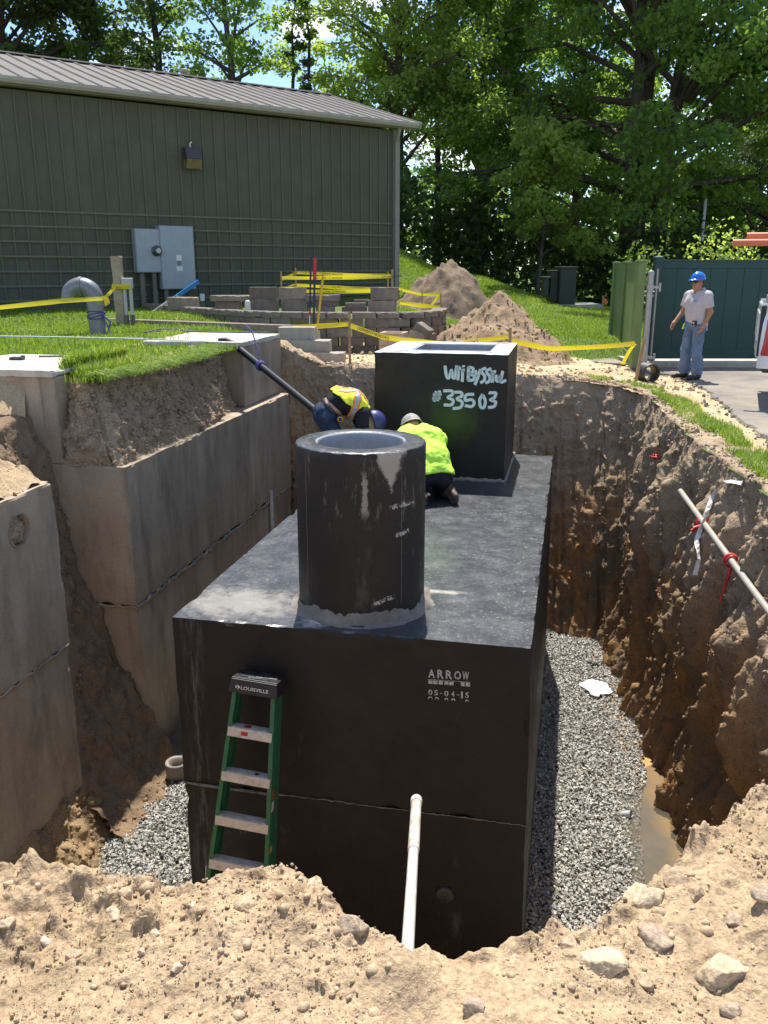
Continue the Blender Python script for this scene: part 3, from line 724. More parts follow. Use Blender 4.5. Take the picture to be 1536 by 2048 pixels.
M_TARRIM = tar('tar_rim', True); M_TARBOX = tar('tar_box', green=(.86, 0, .68, .36, .22))
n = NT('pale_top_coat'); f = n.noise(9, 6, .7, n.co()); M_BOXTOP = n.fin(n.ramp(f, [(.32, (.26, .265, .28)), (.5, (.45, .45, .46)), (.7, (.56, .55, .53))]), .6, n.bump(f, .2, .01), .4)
n = NT('inner_concrete'); f = n.noise(7, 6, .7, n.co()); g = n.noise(40, 5, .7, n.co())
M_INNER = n.fin(n.mix(n.ramp(g, [(.66, 0), (.72, .8)]), n.ramp(f, [(.3, (.25, .265, .29)), (.7, (.36, .375, .40))]), (.03, .03, .03)), .85, n.bump(f, .3, .01), .3)

# ------------------------------------------------------------------ the new black tank
def draft(V):
    V = V.copy(); k = np.clip(-V[:, 2] / 2.75, 0, 1); V[:, 0] += .05 * k * sst(1.2, 2.385, V[:, 0]); return V
tank = thing('concrete_tank', 'huge black coated concrete tank in the pit with a cylinder and box on it', 'tank', (-1.424, 5.356, -.5), R(-12))
topmi = lambda A: (A == 3).astype(int)
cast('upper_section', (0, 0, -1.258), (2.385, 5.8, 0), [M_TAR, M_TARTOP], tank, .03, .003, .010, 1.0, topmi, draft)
cast('lower_section', (.004, .004, -2.78), (2.381, 5.796, -1.262), M_TAR, tank, .05, .003, .010, 4.0, None, draft)
def ribbon(P, wd, name, mat, parent, up, soft=True, nrm=(0, -1, 0), off=.002, noise=0.0):
    """flat painted stroke along 2-D points in a plane; attribute 'a' fades towards its edges"""
    P = np.asarray(P, float); D = np.gradient(P, axis=0); D /= np.linalg.norm(D, axis=1)[:, None] + 1e-9
    N = np.stack([-D[:, 1], D[:, 0]], 1); ks = (-1, -.45, 0, .45, 1) if soft else (-1, 1); V = []; A = []
    P = np.vstack([P[0] - D[0] * wd * .5, P, P[-1] + D[-1] * wd * .5]); N = np.vstack([N[0], N, N[-1]])
    for i, (p, nn) in enumerate(zip(P, N)):
        for k in ks:
            V.append(p + nn * k * wd); A.append(0 if (i in (0, len(P) - 1)) else (0 if abs(k) == 1 else 1))
    m = len(ks); idx = np.arange(len(V)).reshape(-1, m)
    F = np.stack([idx[:-1, :-1], idx[1:, :-1], idx[1:, 1:], idx[:-1, 1:]], -1).reshape(-1, 4)
    return np.array(V), F, np.array(A)
def smooth_line(P, n=9):
    out, _ = resample(np.array(P, float), max(1e-4, np.linalg.norm(np.diff(np.array(P, float), axis=0), axis=1).sum() / (n * len(P)))); return out
def strokes(name, lines, wd, mat, parent, tox, soft=True, smooth=True):
    """lines of 2-D points -> one flat mesh; tox maps (N,2) to (N,3)"""
    VV = []; FF = []; AA = []; c = 0
    for ln in lines:
        P = smooth_line(ln) if smooth and len(ln) > 2 else np.array([np.array(ln[0]) + (np.array(ln[-1]) - np.array(ln[0])) * t for t in np.linspace(0, 1, 6)]) if len(ln) == 2 else np.array(ln, float)
        V, F, A = ribbon(P, wd, '', None, None, None, soft); VV.append(V); FF.append(F + c); AA.append(A); c += len(V)
    me = mesh_np(name, tox(np.vstack(VV)), np.vstack(FF), [mat]); fattr(me, 'a', np.concatenate(AA)); return link(name, me, parent)
n = NT('white_spray'); a = n.attr('a'); f = n.noise(60, 4, .7, n.co()); n.l(n.ramp(n.math('MULTIPLY', a, n.math('ADD', f, .55)), [(.12, 0), (.75, 1)]), n.b.inputs['Alpha'])
M_SPRAY = n.fin((.60, .68, .70), .7)
n = NT('white_stencil'); f = n.noise(90, 4, .7, n.co()); n.l(n.ramp(f, [(.38, .25), (.55, .95)]), n.b.inputs['Alpha']); M_STENCIL = n.fin((.62, .58, .54), .8)
n = NT('faint_stencil'); f = n.noise(90, 4, .7, n.co()); n.l(n.ramp(f, [(.4, .0), (.62, .6)]), n.b.inputs['Alpha']); M_FAINT = n.fin((.34, .32, .29), .8)
def text_mesh(txt, size=1.0, bold=0.0, spacing=1.0, shear=0.0):
    c = bpy.data.curves.new('lettering', 'FONT'); c.body = txt; c.size = size; c.offset = bold; c.space_character = spacing; c.shear = shear
    c.align_x = 'CENTER'; c.align_y = 'CENTER'; c.resolution_u = 3
    o = bpy.data.objects.new('lettering_source', c); COL.objects.link(o); bpy.context.view_layer.update()
    me = bpy.data.meshes.new_from_object(o.evaluated_get(bpy.context.evaluated_depsgraph_get())); bpy.data.objects.remove(o); bpy.data.curves.remove(c)
    return me
_textcache = {}
def text(name, txt, mat, parent, M, width, height, **kw):
    key = (txt, mat.name, round(width, 4), round(height, 4))
    if key not in _textcache:
        me = text_mesh(txt, 1.0, **kw); co = np.array([v.co[:] for v in me.vertices]); lo, hi = co.min(0), co.max(0); ctr = (lo + hi) / 2
        co = (co - ctr) * [width / (hi[0] - lo[0]), height / (hi[1] - lo[1]), 1]
        me.vertices.foreach_set('co', co.astype(np.float32).ravel()); me.materials.clear(); me.materials.append(mat); me.update(); _textcache[key] = me
    o = link(name, _textcache[key], parent); o.matrix_local = M; return o
def tank_front(px, py):
    d = ray(px, py); nv = np.array([-math.sin(R(12)), -math.cos(R(12))]); o = np.array([-1.424, 5.356])   # outward normal of the front
    t = (nv @ o) / (nv @ d[:2]); lx, ly = T_IN(d[0] * t, d[1] * t); return np.array([lx, CZ + d[2] * t + .5])
def onfront(P): return np.column_stack([P[:, 0], np.full(len(P), -.006), P[:, 1]])
FR = Matrix.Rotation(R(90), 4, 'X')                                          # text plane -> front face
def front_text(txt, x0, y0, x1, y1, mat, name='stencil_lettering', **kw):
    a, b = tank_front(x0, y0), tank_front(x1, y1); c = (a + b) / 2
    return text(name, txt, mat, tank, Matrix.Translation((c[0], -.007, c[1])) @ FR, abs(b[0] - a[0]), abs(a[1] - b[1]) * .9, **kw)
for ch, xa in zip('ARROW', (857, 875, 892, 909, 925)):
    front_text(ch, xa, 1336 + (xa - 857) * .07, xa + 13, 1356 + (xa - 857) * .07, M_STENCIL, bold=.03)
blocks = MB()
for i, xa in enumerate((857, 867, 878, 889, 899, 922, 932)):
    a, b = tank_front(xa, 1359 + (xa - 857) * .07), tank_front(xa + 8.2, 1367 + (xa - 857) * .07)
    blocks.add([(a[0], -.007, a[1]), (a[0], -.007, b[1]), (b[0], -.007, b[1]), (b[0], -.007, a[1])], [(0, 1, 2, 3)])
a, b = tank_front(856, 1357.2), tank_front(941, 1363.2); blocks.add([(a[0], -.007, a[1]), (a[0], -.007, a[1] - .003), (b[0], -.007, b[1] - .003), (b[0], -.007, b[1])], [(0, 1, 2, 3)])
blocks.build('stencil_block_row', M_STENCIL, tank)
for ch, xa, wd in (('0', 857, 8), ('5', 869, 7), ('-', 880, 5), ('0', 889, 8), ('4', 903, 6), ('-', 914, 5), ('5', 931, 7)):
    h = (0, 13) if ch != '-' else (6, 8)
    front_text(ch, xa, 1377 + h[0] + (xa - 857) * .08, xa + wd, 1377 + h[1] + (xa - 857) * .08, M_STENCIL, bold=.02)
a, b = tank_front(924, 1383), tank_front(924, 1395)
strokes('stencil_lettering', [[tuple(a), tuple(b)]], .006, M_STENCIL, tank, onfront, False, False)
for xa, wd in ((857, 8), (871, 6), (890, 6), (904, 6), (932, 5)):
    a = tank_front(xa, 1396 + (xa - 857) * .08); b = tank_front(xa + wd, 1396 + (xa - 857) * .08)
    q = [(a[0] + (b[0] - a[0]) * (1 - math.cos(t)) / 2, a[1] + .012 * math.sin(t)) for t in np.linspace(0, math.pi, 6)]
    strokes('stencil_remnant', [q], .0035, M_STENCIL, tank, onfront, False, False)
for ch, xa, wd in (('6', 455, 6), ('7', 466, 6), ('-', 475, 4), ('1', 481, 3), ('5', 487, 6)):
    h = (0, 11) if ch != '-' else (5, 7)
    front_text(ch, xa, 1656 + h[0], xa + wd, 1656 + h[1], M_FAINT)
# seam between the sections, and a round plug low in the front
seam = MB(); jr = random.Random(4)
seam.tube([(x, -.004 + jr.uniform(-.003, .001), -1.26 + jr.uniform(-.004, .004)) for x in np.linspace(.0, 2.42, 90)], [jr.choice([.002, .003, .003, .005]) for _ in range(90)], 5)
seam.tube([(.0, -.004, -1.262), (.15, -.010, -1.262), (.4, -.010, -1.266), (.62, -.008, -1.27), (.8, -.004, -1.262)], [.006, .012, .008, .009, .003], 6)
seam.build('seam', simple('seam_mortar', (.20, .18, .155), .9, .4, 30), tank)
pc = tank_front(890, 1790); plug = MB()
plug.lathe([(.0, .012), (.055, .012), (.062, .004), (.062, -.01)], 24, M=Matrix.Translation((pc[0], -.004, pc[1])) @ FR)
plug.ball((pc[0], -.02, pc[1] + .02), .016, 8)
plug.build('plug', simple('plug_tar', (.05, .046, .042), .45), tank)
# ------------------------------------------------------------------ box riser with painted writing
bxw = T_TO(.44, 4.266); box = thing('box_riser', 'black square concrete riser with white sprayed lettering on the back of the tank', 'riser', (bxw[0], bxw[1], -.5), R(-12))
bw, bd, bh, ox0, ox1, oy0, oy1 = 1.45, 1.53, 1.385, .33, 1.26, .30, 1.20
V, F, A = rough_box((0, 0, 0), (bw, bd, bh), .035, .002, .009, 8.0)
ctr = V[F].mean(1); hole_f = (A == 3) & (ctr[:, 0] > ox0) & (ctr[:, 0] < ox1) & (ctr[:, 1] > oy0) & (ctr[:, 1] < oy1)
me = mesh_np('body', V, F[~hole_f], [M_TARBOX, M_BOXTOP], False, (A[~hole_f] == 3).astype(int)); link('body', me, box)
inn = MB(); e = .04
for (x0, y0, x1, y1) in ((ox0, oy0, ox1, oy0 + e), (ox0, oy1 - e, ox1, oy1), (ox0, oy0 + e, ox0 + e, oy1 - e), (ox1 - e, oy0 + e, ox1, oy1 - e)):
    inn.box(((x0 + x1) / 2, (y0 + y1) / 2, bh - .45), (x1 - x0 + .0, y1 - y0, .896))
inn.box(((ox0 + ox1) / 2, (oy0 + oy1) / 2, bh - 1.0), (ox1 - ox0 - .08, oy1 - oy0 - .08, .05))
# flange that closes the ragged edge of the opening
for (x0, y0, x1, y1) in ((ox0 - .03, oy0 - .03, ox1 + .03, oy0 + .012), (ox0 - .03, oy1 - .012, ox1 + .03, oy1 + .03), (ox0 - .03, oy0 + .012, ox0 + .012, oy1 - .012), (ox1 - .012, oy0 + .012, ox1 + .03, oy1 - .012)):
    inn.box(((x0 + x1) / 2, (y0 + y1) / 2, bh - .006), (x1 - x0, y1 - y0, .022), mi=1)
inn.build('opening', [M_INNER, M_BOXTOP], box)
for (x_, y_) in ((.2, 1.36), (.25, .16), (1.25, .13), (1.28, 1.36)):
    lp = MB(); lp.lathe([(0, -.002), (.04, .001), (.075, .006), (.08, .0)], 14, M=Matrix.Translation((x_, y_, bh + .001)) @ Matrix.Diagonal((1.2, .5, 1, 1))); lp.build('lifting_pocket', simple('pocket_mortar', (.30, .29, .28), .9, .4, 40), box)
zp = lambda P: [((560 + .3776 * x - 749) / 277 * bw, (964 - 700 - .3776 * y) / 254 * bh) for x, y in P]
def onbox(P): return np.column_stack([P[:, 0], np.full(len(P), -.006), P[:, 1]])
GR = [[(895,92),(903,140),(916,152),(930,112),(938,148),(950,148),(958,90)], [(967,112),(966,160)], [(970,93),(972,97)], [(958,104),(980,102)], [(991,110),(990,168)], [(994,88),(996,92)], [(984,112),(1000,110)],
      [(1022,95),(1022,160)], [(1022,95),(1046,100),(1044,120),(1026,128),(1054,138),(1050,158),(1022,162)], [(1060,112),(1068,138)], [(1086,106),(1072,150),(1060,182)],
      [(1114,98),(1094,106),(1094,120),(1110,136),(1108,160),(1090,172)], [(1142,100),(1124,108),(1123,122),(1138,140),(1136,163),(1118,172)], [(1150,110),(1152,168)], [(1152,132),(1158,116),(1168,114)],
      [(1172,132),(1173,156),(1184,162),(1192,136)], [(1192,136),(1194,160)], [(1206,112),(1198,164),(1224,158)],
      [(848,225),(838,275)], [(868,222),(856,272)], [(833,241),(876,238)], [(830,262),(870,258)],
      [(890,220),(934,220),(938,238),(914,254),(942,268),(934,292),(894,294)], [(948,226),(984,226),(990,244),(964,260),(992,276),(984,304),(944,312)],
      [(1054,234),(1015,238),(1010,266),(1044,262),(1058,280),(1044,298),(1010,294)], [(1102,234),(1088,262),(1094,298),(1112,300),(1118,266),(1104,236)], [(1138,224),(1172,224),(1166,248),(1146,260),(1174,270),(1166,294),(1136,300)]]
strokes('spray_lettering', [zp(g) for g in GR], .021, M_SPRAY, box, onbox)
ft = MB(); jr = random.Random(9)
ft.tube([(x, -.012, .012 + jr.uniform(-.006, .01)) for x in np.linspace(-.02, bw + .02, 50)], [jr.uniform(.018, .034) for _ in range(50)], 7)
ft.tube([(bw + .012, y_, .012) for y_ in np.linspace(0, bd, 30)], [jr.uniform(.012, .024) for _ in range(30)], 7)
ft.build('mortar_bead', M_MORTAR, box)
# ------------------------------------------------------------------ round riser
cyl = thing('round_riser', 'black concrete cylinder open at the top on the front of the tank', 'riser', (-.156, 5.655, -.5), R(0))
Ro, Ri, H = .437, .292, 1.15; seg = 160; jr = np.random.RandomState(5)
th = np.linspace(0, 2 * math.pi, seg, endpoint=False); V = []; rows = []
def ring(r, z, jz=0.0, jr_=0.0):
    q = np.stack([np.cos(th), np.sin(th), 0 * th + z], 1)
    zz = z - np.maximum(fbm(q * 1.0 + r * 9, 9, 4, .7), 0) * jz; rr = r - np.maximum(fbm(q + r * 5 + 3, 9, 4, .7), 0) * jr_
    V.append(np.stack([rr * np.cos(th), rr * np.sin(th), zz], 1))
for z in np.linspace(0, H - .012, 24): ring(Ro, z)
ring(Ro - .003, H - .004, .008, .006); ring(Ro - .012, H, .006, .004); ring((Ro + Ri) / 2, H + .001); ring(Ri + .010, H, .004, .0); ring(Ri, H - .012, .006)
for z in np.linspace(H - .05, H - .9, 8): ring(Ri, z)
nr = len(V); V = np.vstack(V); idx = np.arange(nr * seg).reshape(nr, seg); nxt = np.roll(idx, -1, axis=1)
F = np.stack([idx[:-1], nxt[:-1], nxt[1:], idx[1:]], -1).reshape(-1, 4); rowid = np.repeat(np.arange(nr - 1), seg)
mi = np.where(rowid < 24, 0, np.where(rowid < 27, 1, 2))
me = mesh_np('body', V, F, [M_TARCYL, M_TARRIM, M_INNER], True, mi); link('body', me, cyl)
M_MOULD = simple('mould_line', (.10, .09, .08), .7); bt = MB(); bt.lathe([(0, .26), (Ri, .26)], 48); bt.build('bottom', M_INNER, cyl)
for q in (R(-52), R(-143)): ms = MB(); ms.tube([((Ro) * math.cos(q), (Ro) * math.sin(q), z) for z in np.linspace(.12, 1.13, 12)], .0028, 5); ms.build('mould_line', M_MOULD, cyl)
smear = [[(-.10, .60), (.04, .605), (.06, .62)], [(.20, .79), (.34, .80)], [(.10, .14), (.16, .17), (.22, .175)], [(.24, .60), (.31, .61)]]
def oncyl(P): 
    x = np.clip(P[:, 0], -.43, .43); return np.column_stack([x, -np.sqrt((Ro + .002) ** 2 - x ** 2), P[:, 1]])
n = NT('cement'); f = n.noise(38, 5, .75, n.co()); n.l(n.ramp(f, [(.46, 0), (.54, 1)]), n.b.inputs['Alpha']); M_CEM = n.fin((.40, .36, .31), .9)
for q in smear[1:]: strokes('cement_smear', [q], .016, M_CEM, cyl, oncyl)
nb = 90; tq = np.linspace(0, 2 * math.pi, nb, endpoint=False)
prf = [(Ro - .01, .12), (Ro + .006, .075), (Ro + .022, .03), (Ro + .055, .004), (Ro + .07, -.01)]
V = []
for k, (r_, z_) in enumerate(prf):
    q = np.stack([np.cos(tq), np.sin(tq), 0 * tq + k], 1); j = fbm(q, 2.5, 4, .6)
    V.append(np.stack([(r_ + j * .03 * k / 2.5) * np.cos(tq), (r_ + j * .03 * k / 2.5) * np.sin(tq), z_ + j * .05 * (k < 3)], 1))
V = np.vstack(V); idx = np.arange(len(V)).reshape(len(prf), nb); nxt = np.roll(idx, -1, 1)
link('mortar_collar', mesh_np('mortar_collar', V, np.stack([idx[:-1], idx[1:], nxt[1:], nxt[:-1]], -1).reshape(-1, 4)[:, ::-1], [M_MORTAR], True), cyl)

# ------------------------------------------------------------------ old tanks
far = thing('concrete_vault', 'old stained concrete vault farther along the left side of the pit with two raised shafts', 'tank', (-2.48, 8.03, 0), R(-11.2))
cast('upper_wall', (-2.2, 0, -1.50), (0, 5.25, -.08), M_OLD, far, .025, .006, .012, 11)
cast('lower_wall', (-2.2, .012, -3.35), (-.012, 5.24, -1.53), M_OLD, far, .04, .006, .012, 14)
lip = MB(); jr = random.Random(2)
lip.tube([(jr.uniform(-.004, .012), y_, -1.515 + jr.uniform(-.02, .015)) for y_ in np.linspace(.0, 5.2, 130)], [jr.uniform(.006, .024) for _ in range(130)], 7)
lip.tube([(x, -.004 - jr.uniform(0, .01), -1.515 + jr.uniform(-.015, .01)) for x in np.linspace(0.02, -.5, 16)], [jr.uniform(.006, .018) for _ in range(16)], 7)
lip.build('joint_mortar', M_OLD, far)
cast('shaft', (-2.0, .004, -.07), (-.66, 1.45, .765), M_OLD, far, .03, .006, .012, 17)
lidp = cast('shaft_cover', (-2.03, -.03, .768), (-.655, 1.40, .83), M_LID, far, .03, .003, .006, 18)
lidp['label'] = 'sunlit square concrete lid of the nearer shaft'
cast('shaft', (-1.9, 3.75, -.07), (-.16, 5.4, .735), M_OLD, far, .03, .006, .012, 21)
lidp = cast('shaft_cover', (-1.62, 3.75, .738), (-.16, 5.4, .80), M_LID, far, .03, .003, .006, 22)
lidp['label'] = 'sunlit concrete top of the farther shaft'
pp = MB(); pp.tube([(.03, 4.15, -1.35), (.03, 4.15, -2.1)], .028, 10); pp.build('pipe_stub', simple('pale_conduit', (.5, .5, .48), .5), far)
# outer block of steps beyond the far vault is separate; nearer vault with a knocked-out oval
near = thing('concrete_vault', 'old concrete vault cut off by the left edge with an oval knockout', 'tank', (-2.48, 8.03, 0), R(-11.2))
def A_plane(px, py):
    d = ray(px, py); nv = np.array([math.cos(R(-11.2)), math.sin(R(-11.2))]); t = (nv @ np.array([-2.48, 8.03])) / (nv @ d[:2])
    lx, ly = A_IN(d[0] * t, d[1] * t); return np.array([ly, CZ + d[2] * t])
jz = A_plane(60, 1348)[1]
V, F, A = rough_box((-2.2, -4.8, jz + .012), (0, -1.22, .08), .025, .006, .012, 31)
ov, ovr = A_plane(40, 1060), A_plane(62, 1060); orx = abs(ovr[0] - ov[0]); orz = abs(A_plane(40, 1025)[1] - ov[1])
ct = V[F].mean(1); hf = (A == 1) & (((ct[:, 1] - ov[0]) / orx) ** 2 + ((ct[:, 2] - ov[1]) / orz) ** 2 < .92)
link('upper_wall', mesh_np('upper_wall', V, F[~hf], [M_OLD]), near)
cast('lower_wall', (-2.2, -4.8, -2.75), (-.014, -1.235, jz - .012), M_OLD, near, .04, .006, .012, 33)
kn = MB(); q = [(math.cos(t) * 1.0, math.sin(t) * 1.0) for t in np.linspace(0, 2 * math.pi, 40, endpoint=False)]
Vk = []; 
for r_, dx in ((1.06, .004), (.97, .003), (.93, -.09), (0, -.10)):
    for (c_, s_) in q: Vk.append((dx, ov[0] + c_ * orx * r_, ov[1] + s_ * orz * r_))
Fk = [(k * 40 + i, k * 40 + (i + 1) % 40, (k + 1) * 40 + (i + 1) % 40, (k + 1) * 40 + i) for k in range(3) for i in range(40)]
kn.add(Vk, Fk); kn.build('knockout', M_OLD, near)
# soil packed in the knockout
u = np.linspace(-1, 1, 26); U, W = np.meshgrid(u, u, indexing='ij'); mk = (U ** 2 + W ** 2)
P = np.column_stack([(-.062 + .05 * np.sqrt(np.clip(1 - mk, 0, 1))).ravel() - .02 * (W.ravel() > .3), ov[0] + U.ravel() * orx * .95, ov[1] + W.ravel() * orz * .95])
P[:, 0] += fbm(P, 14, 3) * .03; idx = np.arange(676).reshape(26, 26)
F = np.stack([idx[:-1, :-1], idx[1:, :-1], idx[1:, 1:], idx[:-1, 1:]], -1).reshape(-1, 4); keep = mk.ravel()[F].mean(1) < 1.0
link('soil_plug', mesh_np('soil_plug', P, F[keep], [M_SOILB], True), near)
lip = MB(); jr = random.Random(6)
lip.tube([(jr.uniform(-.004, .008), y_, jz + jr.uniform(-.012, .012)) for y_ in np.linspace(-4.8, -1.24, 80)], [jr.uniform(.005, .016) for _ in range(80)], 7)
lip.build('joint_mortar', M_OLD, near)

# ------------------------------------------------------------------ stub of concrete pipe beside the tank
p_ = atz(350, 1560, FLOOR + .06); st_ = thing('concrete_pipe', 'grey concrete pipe stub standing in the gravel left of the tank', 'pipe', (p_.x, p_.y + .1, FLOOR - .02))
M_SHADED = concrete('shaded_concrete', (.24, .215, .18), (.14, .12, .10), (.30, .27, .23)); mb = MB(); mb.lathe([(.078, .22), (.108, .23), (.113, .21), (.108, 0), (.078, 0)], 28, close=True); mb.build('barrel', M_SHADED, st_)  # barrel concrete is darkened to stand in for the shade on it
mb = MB(); mb.lathe([(0, .14), (.079, .14)], 20); mb.build('soil_fill', M_SOILB, st_)

# ------------------------------------------------------------------ step ladder
M_LGREEN = simple('green_fibreglass', (.022, .145, .062), .38, .18, 30, .5, dirt=(.18, .17, .13), dirt_amt=.25)
M_ALU = simple('aluminium', (.62, .58, .55), .42, .12, 30, .5, .35, dirt=(.30, .26, .22), dirt_amt=.55)
M_BLKPL = simple('black_plastic', (.018, .018, .02), .42, .3, 40, .5)
M_RIVET = simple('rivet', (.75, .72, .66), .35, .1, 40, .5, .7)
ct_ = tank_front(519, 1366)
lad = thing('step_ladder', 'green step ladder with pale treads and a black cap leaning against the tank', 'ladder', (0, 0, 0))
lad.matrix_world = Matrix.Translation((*T_TO(ct_[0] - .105, -.66), FLOOR + .03)) @ Matrix.Rotation(R(-12), 4, 'Z') @ Matrix.Rotation(R(3.6), 4, 'Y') @ Matrix.Rotation(R(-11.5), 4, 'X')
LH = 2.44; hw = lambda z: .268 - (.268 - .140) * z / LH
for side in (-1, 1):
    for k, (yo, nm_) in enumerate(((0.0, 'front_rail'), (.085, 'rear_rail'))):
        m = MB(); x0, x1 = side * hw(0), side * hw(LH); sl = (x1 - x0) / LH
        for (dx, dy, wx, wy) in ((0, 0, .006, .072), (-side * .012, -.034, .026, .006), (-side * .012, .034, .026, .006)):
            c = [(x0 + dx + a * wx / 2, yo + dy + b * wy / 2, .02) for a, b in ((-1, -1), (1, -1), (1, 1), (-1, 1))]
            t = [(x1 + dx + a * wx / 2, yo + dy + b * wy / 2, LH - .03) for a, b in ((-1, -1), (1, -1), (1, 1), (-1, 1))]
            m.add(c + t, [(3, 2, 1, 0), (4, 5, 6, 7), (0, 1, 5, 4), (1, 2, 6, 5), (2, 3, 7, 6), (3, 0, 4, 7)])
        m.add([(x0 - .02, yo - .045, 0), (x0 + .02, yo - .045, 0), (x0 + .02, yo + .04, 0), (x0 - .02, yo + .04, 0), (x0 - .02, yo - .045, .06), (x0 + .02, yo - .045, .06), (x0 + .02, yo + .04, .06), (x0 - .02, yo + .04, .06)],
              [(3, 2, 1, 0), (4, 5, 6, 7), (0, 1, 5, 4), (1, 2, 6, 5), (2, 3, 7, 6), (3, 0, 4, 7)], 1)
        m.build(nm_, [M_LGREEN, M_BLKPL], lad)
for k in range(1, 8):
    z = .305 * k; w_ = 2 * hw(z) - .012
    m = MB(); m.box((0, -.042, z - .028), (w_, .005, .056)); m.box((0, .0, z + .0025), (w_, .089, .005))
    for yy in (-.03, -.008, .014, .034): m.box((0, yy, z + .007), (w_, .010, .004))
    m.box((0, .042, z - .012), (w_, .004, .03)); tr = m.build('tread', M_ALU, lad)
    for side in (-1, 1):
        m = MB()
        for dz in (-.012, -.04): m.ball((side * (hw(z) - .012), -.0395, z + dz), (.007, .004, .007), 8)
        m.build('rivet_pair', M_RIVET, tr)
    if k == 7:
        m = MB(); m.box((-.035, -.0452, z - .026), (.046, .001, .026), mi=0); m.box((.02, -.0452, z - .026), (.062, .001, .026), mi=1); m.box((-.03, .0, z + .0098), (.046, .05, .001), mi=0)
        m.build('warning_label', [simple('red_label', (.5, .03, .03), .5), simple('white_label', (.6, .57, .52), .5)], tr)
    if k == 6:
        m = MB(); m.ball((.06, .0, z + .008), (.018, .018, .004), 10); m.build('tar_blob', M_BLKPL, tr)
m = MB(); m.box((0, .04, LH - .02), (2 * hw(LH) + .055, .20, .09), taper=.93); m.box((0, .04, LH + .029), (2 * hw(LH) + .03, .17, .008)); m.build('cap', M_BLKPL, lad, bevel=.008, seg=2)
jr = random.Random(3); m = MB()
for _ in range(26): m.tube([(jr.uniform(-.13, .13), jr.uniform(-.03, .11), LH + .034), (jr.uniform(-.13, .13), jr.uniform(-.03, .11), LH + .036)], .004, 4)
m.build('tool_tray_ribs', M_BLKPL, lad)
n = NT('white_print'); M_WPRINT = n.fin((.72, .70, .67), .6)
CR = Matrix.Translation((.012, -.0625, LH - .025)) @ FR
text('maker_lettering', 'LOUISVILLE', M_WPRINT, lad, CR, .185, .022, bold=.012)
m = MB(); m.prism([(-.006, -.016), (.012, 0), (-.006, .016), (-.002, 0)], .001, M=Matrix.Translation((-.098, -.062, LH - .024)) @ FR); m.prism([(-.014, -.010), (-.004, 0), (-.014, .010)], .001, M=Matrix.Translation((-.102, -.062, LH - .024)) @ FR); m.build('maker_mark', M_WPRINT, lad)
m = MB(); x_ = hw(1.75) + .004
for z_, h_, c_ in ((1.72, .06, 0), (1.64, .07, 1), (1.35, .05, 2)): m.box((hw(z_) + .004, .0, z_), (.001, .045, h_), mi=c_)
m.build('rail_sticker', [simple('red_label', (.4, .08, .05), .5), simple('white_label', (.6, .57, .52), .5), simple('orange_label', (.65, .30, .03), .5)], lad)
for side in (-1, 1):
    m = MB(); m.tube([(side * (hw(.92) + .012), .0, 1.15), (side * (hw(.9) + .02), .05, .95), (side * (hw(.8) + .014), .09, .62)], .006, 6); m.box((side * (hw(.92) + .016), 0, .92), (.02, .03, .04)); m.build('spreader', M_ALU, lad)

# ------------------------------------------------------------------ pipes in and over the pit
M_PVC = simple('white_pvc', (.50, .475, .42), .5, .10, 14, .4, dirt=(.30, .21, .13), dirt_amt=.9)
a = Vector((*aty(813, 1935, 1.80),)); b = aty(833, 1598, 3.05); ax = (b - a).normalized(); mid = a + (b - a) * .60
pv = thing('pvc_pipe', 'white plastic pipe sticking out of the near soil bank over the pit', 'pipe', a)
m = MB(); m.tube([a - a, mid - a], .0175, 16); m.build('lower_length', M_PVC, pv)
m = MB(); m.tube([mid - a - ax * .02, b - a - ax * .06], .0205, 16); m.build('upper_length', M_PVC, pv)
m = MB(); m.tube([b - a - ax * .06, b - a - ax * .01, b - a], [.0235, .0235, .020], 16); m.build('end_cap', M_PVC, pv)
M_CONDUIT = simple('pale_conduit_pipe', (.33, .31, .265), .5, .12, 10, .4, dirt=(.34, .26, .18), dirt_amt=.7)
def wallpt(px, py, s): return aty(px, py, s)
tq_ = np.linspace(0, 1, 9); pq_ = [(1368 + 166 * t, 992 + 222 * t) for t in tq_]; iv_ = np.array([1 / ((on_wall(*q, .05) - Vector((0, 0, CZ))).length) for q in pq_])
ks_ = np.polyfit(tq_, iv_, 1); ks_[1] += np.max(iv_ - np.polyval(ks_, tq_)); lv_ = lambda q, t: Vector((0, 0, CZ)) + Vector(ray(*q)).normalized() / float(np.polyval(ks_, t))
c0, c1 = lv_(pq_[0], 0), lv_(pq_[-1], 1); c0 = c0 - (c1 - c0) * .06; c1 = c0 + (c1 - c0) * 1.7
cd = MB(); cd.tube([c0, c0 + (c1 - c0) * .5 + Vector((0, 0, -.015)), c1], .028, 14)
tag(cd.build('conduit', M_CONDUIT), 'long pale conduit running bare along the top of the right pit wall', 'pipe')
M_REDTAPE = simple('red_tape', (.52, .035, .04), .45, .25, 20); M_WTAPE = simple('white_ribbon', (.72, .69, .66), .5, .12, 20)
